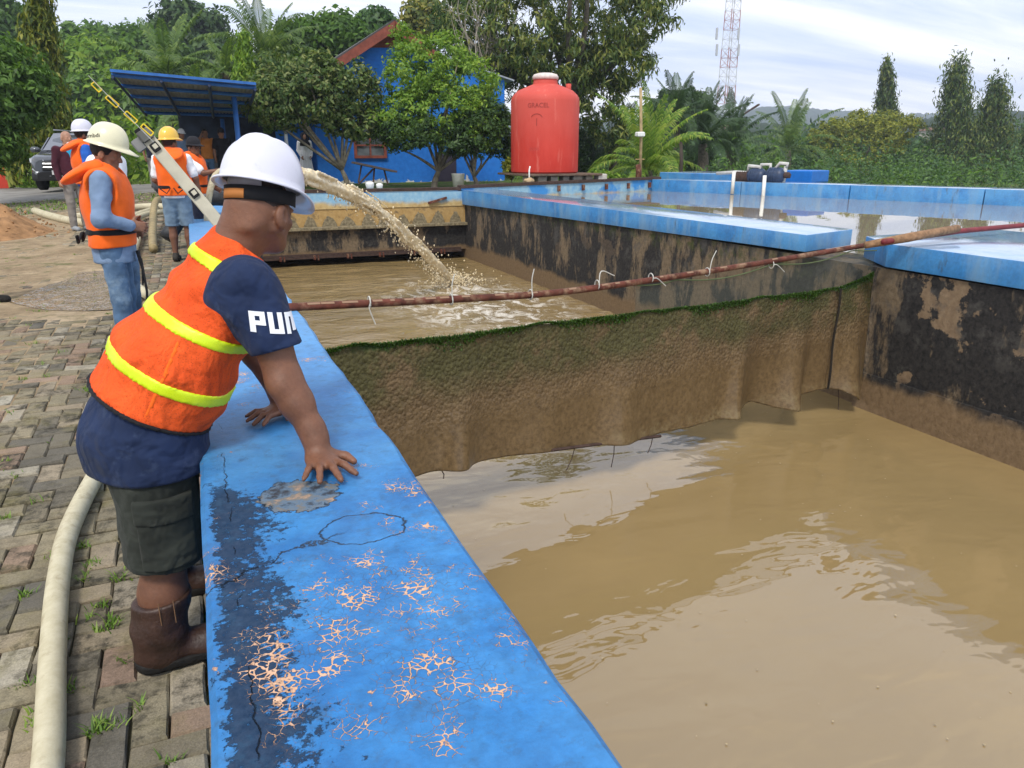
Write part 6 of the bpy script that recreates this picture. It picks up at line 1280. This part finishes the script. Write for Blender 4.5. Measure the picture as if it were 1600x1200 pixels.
def limbs(b, base, targets, r0, fork=.45, n=6, wig=.25):
    base = A3(*base); top_ = targets.mean(0); fk = base+(top_-base)*fork+A3(R.uniform(-.1, .1), R.uniform(-.1, .1), 0); b.tube(spline([base-A3(0, 0, .15), base*.5+fk*.5+A3(R.uniform(-.1, .1)*wig*2, 0, 0), fk], 4), [r0*(1.25-.5*i/8) for i in range(9)], n)
    for t in targets:
        md = fk*.45+t*.55+A3(R.uniform(-1, 1), R.uniform(-1, 1), R.uniform(-.2, .6))*wig; p_ = spline([fk, md, t], 4); b.tube(p_, [r0*.62*(1-i/len(p_)*.85) for i in range(len(p_))], 5)
def tree(name, label, base, blobs, nc, per, cs, leaf, m, r0=.15, group=None, droop=0., bark=None, trunks=None, fork=.45, up=.35, nl=8, cat='tree', jit=.5):
    e_ = empty(name, base, label, cat, group); P_, N_, cc = clumps(blobs, nc, per, cs, up); 
    b = MB(); tg = cc[NR.choice(len(cc), min(nl, len(cc)), replace=False)]; limbs(b, base, tg, r0, fork); b.build('trunk', bark or BARK, e_, True)
    leaves('crown', P_, N_, leaf[0], leaf[1], m, e_, droop, jit); return e_
LM = {'mid': leafmat('leaf_mid_green', [(.028, .062, .012), (.055, .115, .02), (.085, .155, .03)]), 'dark': leafmat('leaf_dark_green', [(.014, .034, .010), (.03, .065, .016), (.05, .09, .022)], .25), 'bright': leafmat('leaf_bright_green', [(.06, .12, .014), (.11, .20, .025), (.18, .26, .035)]), 'olive': leafmat('leaf_olive', [(.035, .055, .014), (.075, .10, .025), (.15, .15, .035), (.21, .19, .05)], .3), 'citrus': leafmat('leaf_citrus', [(.022, .045, .012), (.045, .085, .02), (.085, .125, .035), (.15, .17, .06)], .3), 'yellow': leafmat('leaf_yellow_green', [(.06, .085, .012), (.14, .16, .02), (.22, .22, .03)], .35), 'bluish': leafmat('leaf_blue_green', [(.02, .05, .018), (.035, .08, .025), (.06, .11, .035)], .25), 'poly': leafmat('leaf_polyalthia', [(.022, .045, .012), (.045, .085, .018), (.12, .14, .03)], .25), 'polyy': leafmat('leaf_polyalthia_yellow', [(.03, .055, .012), (.09, .12, .02), (.20, .20, .03)], .3), 'drytip': leafmat('leaf_mango', [(.022, .045, .012), (.05, .085, .02), (.10, .13, .03), (.16, .17, .04)], .3)}
def bl(px_, py_, Y, rx, rz, ry=None): p_ = atY(px_, py_, Y); s_ = np.linalg.norm(p_-cO)*.93/FPX; return (p_, (rx*s_, (ry or rx)*s_, rz*s_))
def gb(px_, Y, dz=0): x_ = atY(px_, 240, Y)[0]; return A3(x_, Y, float(G(x_, min(Y, 60)))-.1+dz)
# fruit trees in front of the house
b1 = [bl(480, 150, 23.5, 82, 52, 60), bl(420, 160, 23.2, 45, 42), bl(545, 150, 23.8, 55, 50), bl(470, 112, 23.8, 62, 34), bl(560, 190, 23.5, 42, 26)]
tree('fruit_tree', 'grey green fruit tree with forked trunk, leftmost in front of the blue house', gb(540, 23.6), b1, 430, 34, .30, (.17, .075), LM['citrus'], .085, 'fruit trees in front of the house', bark=BARK2, fork=.22, nl=9)
b2 = [bl(690, 175, 23.3, 90, 55, 60), bl(650, 120, 23.4, 50, 45), bl(720, 130, 23.6, 62, 40), bl(640, 65, 23.8, 28, 28), bl(695, 75, 23.8, 30, 30), bl(610, 190, 23.2, 40, 36), bl(740, 200, 23.0, 50, 35), bl(720, 95, 23.9, 25, 18)]
tree('fruit_tree', 'bushy bright topped fruit tree in the middle in front of the blue house', gb(675, 23.6), b2, 560, 36, .28, (.15, .060), LM['bright'], .095, 'fruit trees in front of the house', bark=BARK2, fork=.22, nl=9)
b3 = [bl(750, 205, 22.6, 46, 38), bl(768, 185, 22.9, 30, 30), bl(715, 215, 22.7, 34, 30), bl(640, 205, 22.8, 50, 30), bl(785, 225, 22.6, 20, 24)]
tree('fruit_tree', 'dark green fruit tree nearest the red tank', gb(745, 22.9), b3, 380, 34, .24, (.14, .055), LM['dark'], .075, 'fruit trees in front of the house', bark=BARK2, fork=.25)
# left edge leafy tree
bl_ = [bl(5, 150, 22, 62, 44), bl(-30, 130, 22.5, 80, 60), bl(-12, 220, 21.5, 32, 34), bl(-40, 225, 21.8, 40, 40), bl(48, 150, 22, 26, 24)]
tree('leafy_tree', 'leafy bright green tree overhanging the left edge in front of the car', gb(-75, 22), bl_, 520, 32, .30, (.20, .075), LM['mid'], .12, droop=.35)
# polyalthia columns
def column(px_, ytop, ybot, Y, wpx, label, m, group='polyalthia columns', per=42):
    t_, p_ = atY(px_, ytop, Y), atY(px_, ybot, Y); s_ = np.linalg.norm(p_-cO)*.93/FPX; e_ = empty('columnar_tree', p_, label, 'tree', group); H_ = t_[2]-p_[2]; P_ = []; N_ = []
    n = int(240); 
    for i in range(n):
        f = (i+R.random())/n; rr = wpx*s_*1.05*(1-f)**.95*(.65+.6*R.random())+.05; a_ = R.uniform(0, 6.283); c_ = p_+(t_-p_)*f+A3(math.cos(a_)*rr*.8, math.sin(a_)*rr*.8, -rr*.25)
        q = NR.normal(size=(per, 3))*np.array([.16, .16, .30])*min(3., max(.5, wpx*s_/1.1)); P_.append(c_+q); N_.append(np.tile(A3(math.cos(a_), math.sin(a_), .3), (per, 1))+q)
    b = MB(); b.tube([p_-A3(0, 0, .3), p_*.5+t_*.5+A3(R.uniform(-.1, .1), 0, 0), t_], [.13, .08, .02], 6)
    for i in range(14):
        f = .15+.055*i; a_ = R.uniform(0, 6.28); c_ = p_+(t_-p_)*f; rr = wpx*s_*(1-f)**.75; b.tube([c_, c_+A3(math.cos(a_)*rr*.6, math.sin(a_)*rr*.6, .05), c_+A3(math.cos(a_)*rr, math.sin(a_)*rr, -.35)], [.03, .02, .008], 4)
    b.build('trunk', BARK, e_, True); lf = Y/31; leaves('crown', np.concatenate(P_), np.concatenate(N_), .30*lf, .075*lf, m, e_, 1.3, .6); return e_
column(62, -8, 245, 31, 44, 'tall columnar tree with drooping yellow green leaves near the left edge', LM['polyy'])
column(382, 62, 170, 33, 22, 'small bright columnar tree beside the tall coconut palm', LM['bright'], per=28)
column(1495, 108, 290, 58, 52, 'tall dark columnar tree, left one of the pair at the right', LM['poly']); column(1556, 138, 292, 57, 46, 'dense dark columnar tree, right one of the pair at the right', LM['poly']); column(1385, 102, 235, 72, 24, 'thin ragged columnar tree top rising behind the yellow green tree', LM['poly'], per=22); column(1625, 175, 292, 56, 48, 'dark columnar tree cut by the right edge', LM['poly'])
# big tree behind the red tank
bb_ = [bl(830, 60, 31, 120, 70, 90), bl(930, 40, 31.5, 95, 60), bl(1000, 30, 31, 58, 36), bl(960, 100, 30.5, 62, 40), bl(930, 160, 31, 48, 40), bl(760, 50, 31.5, 70, 60), bl(870, 130, 31, 70, 60), bl(1020, -10, 31, 46, 34), bl(870, -60, 31, 130, 60), bl(955, 200, 31, 36, 36), bl(990, 95, 30.5, 30, 26)]
tree('big_tree', 'big drooping mango like tree towering behind the red tank', gb(880, 31.2), bb_, 700, 34, .55, (.36, .085), LM['drytip'], .28, droop=.9, fork=.5, nl=16)
# pale bare-branched creeper tree behind the house
e_ = empty('twiggy_tree', gb(735, 32), 'tree with pale bare hanging twigs behind the house roof', 'tree'); b = MB(); p0 = gb(735, 32)
for i in range(46):
    t_ = atY(R.uniform(690, 830), R.uniform(-25, 70), 30.4+R.uniform(-.6, .6)); q_ = atY(R.uniform(735, 790), R.uniform(70, 140), 30.4); b.tube(spline([q_, (q_+t_)/2+A3(R.uniform(-.5, .5), 0, R.uniform(-.2, .4)), t_], 4), [.035-.0035*k for k in range(9)], 5)
b.tube([p0, atY(750, 120, 31)], [.2, .1], 7); b.build('trunk', simple('pale_twigs', (.30, .27, .21), .9, .3, 8), e_, True)
P_, N_, cc = clumps([bl(730, 40, 32.2, 50, 60), bl(790, 90, 32.2, 50, 60)], 150, 30, .5, .3); leaves('crown', P_, N_, .26, .07, LM['dark'], e_, .8)
# palms
def frond(rng, L_, m, lift, curve, leaf, nl=34, wid=.035):
    """frond in local frame: grows along +x, z up"""
    v = []; f = []; pts_ = []
    for i in range(nl+1):
        t = i/nl; a_ = lift-curve*t**1.3; pts_.append((t, a_))
    p_ = np.zeros(3); path_ = [p_.copy()]
    for i in range(nl): a_ = pts_[i][1]; p_ = p_+A3(math.cos(a_), 0, math.sin(a_))*L_/nl; path_.append(p_.copy())
    B_ = MB(); B_.tube(path_[::3]+[path_[-1]], [.035*(1-.8*i/(len(path_[::3]))) for i in range(len(path_[::3])+1)], 4)
    for i in range(3, nl+1):
        t = i/nl; ll = leaf*math.sin(math.pi*(.14+.80*t))**.7*rng.uniform(.85, 1.1); d = path_[i]-path_[i-1]; d /= np.linalg.norm(d)
        for s_ in (-1, 1):
            dr = A3(.55*d[0], s_*.75, .55*d[2]+.12); dr /= np.linalg.norm(dr); b0 = path_[i]; m1 = b0+dr*ll*.5; tip = b0+dr*ll*.85+A3(0, 0, -ll*.42*rng.uniform(.6, 1.3)); wv = d*wid
            k = len(B_.v); B_.v += [tuple(b0-wv*.5), tuple(b0+wv*.5), tuple(m1+wv), tuple(m1-wv), tuple(tip)]; B_.f += [(k, k+1, k+2, k+3), (k+3, k+2, k+4)]
    me = bpy.data.meshes.new('frond'); me.from_pydata(B_.v, [], B_.f); me.materials.append(m); return me
PM = {'coco': leafmat('palm_green', [(.04, .075, .018), (.07, .12, .03), (.12, .17, .04)], .3), 'young': leafmat('young_palm_green', [(.06, .12, .015), (.12, .20, .03), (.20, .24, .05)], .35), 'oil': leafmat('oil_palm_dark', [(.016, .034, .014), (.03, .06, .022), (.045, .08, .03)], .25)}
def palm(label, base, crown, L_, m, n, spread, leaf=.55, r=.13, lift0=1.35, group='palms', seed=1, nl=34, wid=.035, dry=0):
    rg = random.Random(seed); e_ = empty('palm', base, label, 'palm', group); b = MB(); base = A3(*base); crown = A3(*crown); b.tube(spline([base-A3(0, 0, .2), (base+crown)/2+A3(.1, 0, 0), crown], 5), [r*1.25-.04*i*r for i in range(11)], 8); b.build('trunk', BARK, e_, True)
    var = [frond(rg, L_*rg.uniform(.85, 1.1), m, lift0-spread*q, .5+1.5*q, leaf, nl, wid) for q in np.linspace(0, 1, 5)]
    for i in range(n):
        q = i/(n-1); me = var[min(4, int(q*4.99))]; o = bpy.data.objects.new('frond', me); COL.objects.link(o); o.parent = e_; o.location = V(crown)-e_.location; o.rotation_euler = (rg.uniform(-.12, .12), rg.uniform(-.15, .15), i*2.399+rg.uniform(-.3, .3)); s_ = rg.uniform(.85, 1.1); o.scale = (s_, s_, s_)
    return e_
palm('tall coconut palm rising behind the carport roof', gb(415, 37), atY(415, 92, 37), 3.1, PM['coco'], 22, 1.15, .75, .16, seed=3)
palm('young bright green coconut palm beside the slim pole', gb(1010, 25.5, .0), atY(1010, 268, 25.5), 3.0, PM['young'], 24, 1.15, .62, .18, 1.5, seed=5, nl=40)
palm('coconut palm with spreading fronds right of the pumps', gb(1232, 58, -2), atY(1232, 235, 58), 5.6, PM['coco'], 22, 1.25, 1.05, .28, 1.4, seed=8, wid=.06)
palm('dark oil palm behind the slim pole, left one', gb(960, 33), atY(955, 235, 33), 2.8, PM['oil'], 20, 1.25, .6, .25, 1.3, seed=11)
palm('dark oil palm with upright fronds right of the young palm', gb(1098, 38, -.6), atY(1098, 225, 38), 3.9, PM['oil'], 26, 1.2, .75, .30, 1.5, seed=14, wid=.045)
palm('dark oil palm crowding in front of the street lamp', gb(1140, 41, -.8), atY(1140, 235, 41), 3.9, PM['oil'], 26, 1.25, .72, .30, 1.45, seed=17, wid=.045)
palm('green palm at the top of the thicket behind the young palm', gb(1055, 38, 0), atY(1055, 185, 38), 2.7, PM['oil'], 24, 1.4, .7, .25, 1.3, seed=19)
palm('oil palm in the undergrowth below the forest beside the carport', gb(250, 36), atY(262, 118, 36), 2.6, PM['coco'], 18, 1.35, .6, .2, 1.2, seed=23)
palm('palm with arching fronds half hidden under the carport roof', gb(300, 31), atY(300, 190, 31), 2.2, PM['coco'], 16, 1.3, .5, .2, 1.1, seed=29)
palm('palm with hanging fronds just left of the tall coconut palm', gb(355, 35), atY(352, 115, 35), 2.2, PM['coco'], 14, 1.4, .5, .2, 1.0, seed=31)
palm('small dark palm in front of the pale far building', gb(1455, 70, -2), atY(1455, 222, 70), 3.4, PM['oil'], 16, 1.3, .5, .2, 1.2, seed=37)
# right hand broadleaf trees
tree('spreading_tree', 'yellow green spreading tree in the middle of the right background', gb(1345, 62, -2), [bl(1340, 225, 62, 66, 38), bl(1300, 220, 62, 36, 26), bl(1390, 205, 62, 46, 24), bl(1350, 195, 62, 50, 20), bl(1330, 255, 61, 48, 24), bl(1425, 195, 62, 22, 10)], 420, 36, .62, (.36, .16), LM['yellow'], .13, fork=.35)
for i, (px_, py_, Y_, rx_, rz_, k_, lb) in enumerate([(1270, 250, 66, 34, 26, 'bluish', 'low bluish shrub between the coconut palm and the yellow green tree'), (1440, 258, 60, 40, 26, 'mid', 'round green bush left of the columnar pair'), (1525, 262, 58, 34, 24, 'dark', 'dark bush between the two columnar trees'), (1590, 258, 60, 40, 30, 'dark', 'dark bush at the right edge'), (1190, 258, 62, 48, 24, 'bluish', 'dark shrub behind the pumps'), (905, 240, 33, 40, 40, 'dark', 'dark bush right behind the red tank'), (1055, 235, 44, 60, 44, 'dark', 'dark thicket tree behind the young palm')]):
    kk = Y_/36; tree('bush', lb, gb(px_, Y_, -.4 if Y_ < 45 else -2), [bl(px_, py_, Y_, rx_, rz_), bl(px_+rx_*.4, py_+8, Y_-.3, rx_*.6, rz_*.8), bl(px_-rx_*.5, py_+8, Y_-.2, rx_*.6, rz_*.7)], 200, 30, .35*kk, (.22*kk, .09*kk), LM[k_], .06*kk, cat='bush', group='bushes beyond the basin')
# bright low plants right of the red tank
tree('garden_plant', 'low bright green garden plants behind the rim right of the red tank', gb(930, 23.4), [bl(935, 274, 23.4, 26, 7), bl(960, 277, 23.4, 18, 5)], 60, 26, .12, (.16, .10), LM['bright'], .015, cat='plants')
tree('garden_plant', 'tuft of pale green plants at the left foot of the red tank', gb(795, 22), [bl(795, 262, 22, 9, 14)], 30, 24, .12, (.16, .08), LM['yellow'], .015, cat='plants')
# forest on the left hillside, each tree of its own
FOR = [(15, 75, 48, 62, 48, 'mid', 'rounded forest tree at the far left top behind the columnar tree'), (110, 84, 50, 62, 40, 'mid', 'forest tree with bright rounded crown right of the tall columnar tree'), (190, 84, 52, 56, 38, 'mid', 'forest tree with low dome left of the highest dark crown'), (292, 56, 50, 50, 44, 'dark', 'highest dark crowned forest tree against the sky'), (150, 118, 45, 60, 46, 'bright', 'lighter green forest tree above the cream hard hat'), (235, 105, 46, 56, 42, 'mid', 'forest tree behind the left end of the carport roof'), (335, 112, 46, 52, 42, 'dark', 'dark forest tree behind the right half of the carport roof'), (120, 175, 41, 56, 46, 'mid', 'lower forest tree above the parked car'), (200, 170, 41, 60, 44, 'bright', 'lower bright forest tree behind the staff and yellow spacers'), (270, 190, 40, 58, 40, 'mid', 'lower forest tree under the carport roof edge'), (340, 190, 40, 52, 40, 'dark', 'lower dark tree seen under the carport'), (60, 160, 44, 56, 60, 'dark', 'dark forest tree behind the foot of the columnar tree'), (-20, 60, 46, 60, 60, 'mid', 'forest tree cut by the left edge'), (525, 60, 44, 56, 32, 'mid', 'dome shaped tree behind the left side of the house roof'), (475, 75, 45, 50, 34, 'dark', 'dark tree between the coconut palm and the house'), (590, 45, 48, 30, 22, 'bluish', 'far tree just left of the house ridge'), (668, 32, 46, 28, 24, 'olive', 'brownish tree just right of the house ridge'), (1060, 165, 60, 46, 24, 'dark', 'distant rounded tree above the thicket right of the big tree'), (430, 130, 38, 50, 40, 'mid', 'tree behind the leftmost fruit tree and coconut palm')]
for i, (px_, py_, Y_, rx_, rz_, k_, lb) in enumerate(FOR):
    kf = 1.8 if px_ < 420 else 1.; Y_ *= kf
    bs = [bl(px_, py_, Y_, rx_, rz_)] + [bl(px_+R.uniform(-.75, .75)*rx_, py_+R.uniform(-.6, .6)*rz_, Y_+R.uniform(-1.5, 1), rx_*R.uniform(.35, .6), rz_*R.uniform(.35, .6)) for j in range(7)]
    tree('forest_tree', lb, gb(px_, Y_), bs, 320, 34, .72*kf, (.40*kf, .19*kf), LM[k_], .2*kf, 'forest trees on the left', fork=.6, nl=8)
# undergrowth as one mass below the forest
P_ = []; N_ = []
for i in range(420):
    x_ = R.uniform(-30, 6); y_ = R.uniform(33, 40); c_ = A3(x_, y_, .7+R.uniform(0, 2.6)*R.random()); q = NR.normal(size=(34, 3))*.6; q[:, 2] *= .6; P_.append(c_+q); N_.append(q+A3(0, -.4, .8))
o = leaves('undergrowth', np.concatenate(P_), np.concatenate(N_), .42, .14, LM['bright'], None, .2); tag(o, kind='stuff')
P_ = []; N_ = []
for i in range(1500):
    x_ = R.uniform(26, 150); y_ = R.uniform(62, 130); c_ = A3(x_, y_, -1+R.random()*(4.2+1.0*math.sin(x_*.13)+.8*math.sin(y_*.2))); q = NR.normal(size=(34, 3))*1.1; q[:, 2] *= .55; P_.append(c_+q); N_.append(q+A3(0, -.4, .8))
o = leaves('distant_woods', np.concatenate(P_), np.concatenate(N_), .85, .42, LM['bluish'], None, .1); tag(o, kind='stuff')
for key, lo_, n_ in (('bluish', 0, 330), ('mid', 1.7, 300)):
    P_ = []; N_ = []
    while len(P_) < n_:
        x_ = R.uniform(24, 80); y_ = R.uniform(26, 62)
        if x_ < wallX(y_)+10: continue
        hh = 1.2+1.6*math.sin(x_*.45+lo_)*math.sin(y_*.31+lo_*2)+R.uniform(-.3, .5)
        if hh < .3: continue
        c_ = A3(x_, y_, -1.6+R.random()**.6*hh*1.25); q = NR.normal(size=(60, 3))*.7; P_.append(c_+q); N_.append(q+A3(0, -.3, .9))
    o = leaves('shrub_belt', np.concatenate(P_), np.concatenate(N_), .32, .12, LM[key], None, .2); tag(o, kind='stuff')
# hills
def ridge(name, Y0, Y1, pk, m, seed, amp, xr=(-100, 1700), ztree=1.2):
    xs_ = np.linspace(xr[0], xr[1], 420); n2 = 60; vs = []
    for j in range(n2):
        f = j/(n2-1); Y = Y0+(Y1-Y0)*f; 
        for px_ in xs_:
            X_ = atY(px_, 238, Y)[0]; hp = np.interp(px_, *zip(*pk)); zt = atY(px_, hp, Y1)[2]; z = (zt-.5)*(f**.8)+float(snoise(A3(X_*.02*amp), A3(Y*.021*amp), A3(1.), seed)[0])*3.0*f+R.uniform(-1, 1)*ztree*min(1, f*2); vs.append((X_, Y, z-1))
    nx = len(xs_); b = npmesh(name, np.array(vs), [(j*nx+i, j*nx+i+1, (j+1)*nx+i+1, (j+1)*nx+i) for j in range(n2-1) for i in range(nx-1)]); return tag(link(name, b, m), kind='structure')
HM = Mt('forested_hill', .95, .05); HM.col(HM.ramp(HM.noise(.09, 6, .7), (.35, (.018, .035, .014)), (.65, (.045, .075, .028)))).bump(HM.noise(.25, 5, .7), 1., 3.)
ridge('hill', 140, 330, [(-100, 215), (900, 210), (1050, 200), (1150, 192), (1250, 196), (1330, 190), (1420, 184), (1480, 168), (1530, 166), (1600, 172), (1700, 170)], HM.m, 2, 1.)
ridge('hill', 500, 900, [(-100, 190), (900, 190), (1060, 186), (1140, 174), (1190, 166), (1240, 165), (1290, 170), (1340, 172), (1400, 178), (1500, 176), (1700, 172)], HM.m, 5, .4, ztree=2.5)
# far pale building and teal roof
p_ = atY(1460, 215, 95); fb = empty('far_building', p_, 'pale far building between the yellow green tree and the columnar pair', 'building'); b = MB(); b.box((p_[0], 95, p_[2]-1.0), (3.6, 3, 4.2)); b.build('wall', simple('pale_wall', (.60, .54, .48), .9, .1), fb); b = MB(); b.hexa([(p_[0]-2.1, 93, p_[2]+1.1), (p_[0]+2.1, 93, p_[2]+1.1), (p_[0]+2.1, 97, p_[2]+1.1), (p_[0]-2.1, 97, p_[2]+1.1), (p_[0]-1.2, 94.5, p_[2]+1.6), (p_[0]+1.2, 94.5, p_[2]+1.6), (p_[0]+1.2, 95.5, p_[2]+1.6), (p_[0]-1.2, 95.5, p_[2]+1.6)]); b.build('roof', simple('brown_roof', (.2, .12, .09), .9), fb)
for i in range(2):
    b = MB(); b.box((p_[0]-.8+1.6*i, 93.46, p_[2]-.2), (.7, .06, .9)); b.build('window', simple('dark_window', (.05, .06, .07), .3), fb)
# lattice tower
TYW = 120.; tw = empty('lattice_tower', atY(1137, 250, TYW), 'red and white lattice radio tower rising above the palms', 'tower'); redp = simple('tower_red', (.36, .18, .17), .6, .2); whp = simple('tower_white', (.52, .54, .58), .6, .1)
z0 = atY(1137, 245, TYW)[2]; xc = atY(1137, 120, TYW)[0]; sec = 13; Hs = 3.1
def hw_(z): return .5*(2.5-.026*(z-z0))
for i in range(sec):
    za, zb_ = z0+i*Hs, z0+(i+1)*Hs; m_ = whp if i % 2 == 0 else redp; b = MB(); A_, B2 = hw_(za), hw_(zb_)
    ca = [A3(xc+sx*A_, TYW+sy*A_, za) for sx, sy in ((-1, -1), (1, -1), (1, 1), (-1, 1))]; cb = [A3(xc+sx*B2, TYW+sy*B2, zb_) for sx, sy in ((-1, -1), (1, -1), (1, 1), (-1, 1))]
    for k in range(4):
        b.tube([ca[k], cb[k]], .075, 5); k2 = (k+1) % 4
        for h_ in range(2):
            p0, p1 = ca[k]+(cb[k]-ca[k])*h_*.5, ca[k2]+(cb[k2]-ca[k2])*h_*.5; q0_, q1_ = ca[k]+(cb[k]-ca[k])*(h_+1)*.5, ca[k2]+(cb[k2]-ca[k2])*(h_+1)*.5; b.tube([p0, p1], .03, 4); b.tube([p0, q1_], .025, 4); b.tube([p1, q0_], .025, 4)
    b.build('mast_section', m_, tw)
for sx in (-1, 1):
    for dz in (0, 7.5):
        c_ = atY(1137+sx*17, 78-dz*3.4, TYW-1.5); b = MB(); b.box(c_, (.35, .25, 1.9), bev=.05); b.build('antenna_panel', simple('antenna_grey', (.45, .47, .5), .6), tw)
# ================================================================== HAZE
if True:
    hz = MB(); hz.box((60, 480, 40), (2400, 1000, 140)); 
    mh = bpy.data.materials.new('pale_haze'); mh.use_nodes = True; t_ = mh.node_tree; t_.nodes.clear(); o_ = t_.nodes.new('ShaderNodeOutputMaterial'); pv = t_.nodes.new('ShaderNodeVolumePrincipled'); pv.inputs['Color'].default_value = (.78, .86, 1, 1); pv.inputs['Density'].default_value = .0006; pv.inputs['Anisotropy'].default_value = .2; t_.links.new(pv.outputs[0], o_.inputs['Volume'])
    tag(hz.build('haze', mh), kind='stuff')
print('OBJ', len(bpy.data.objects))
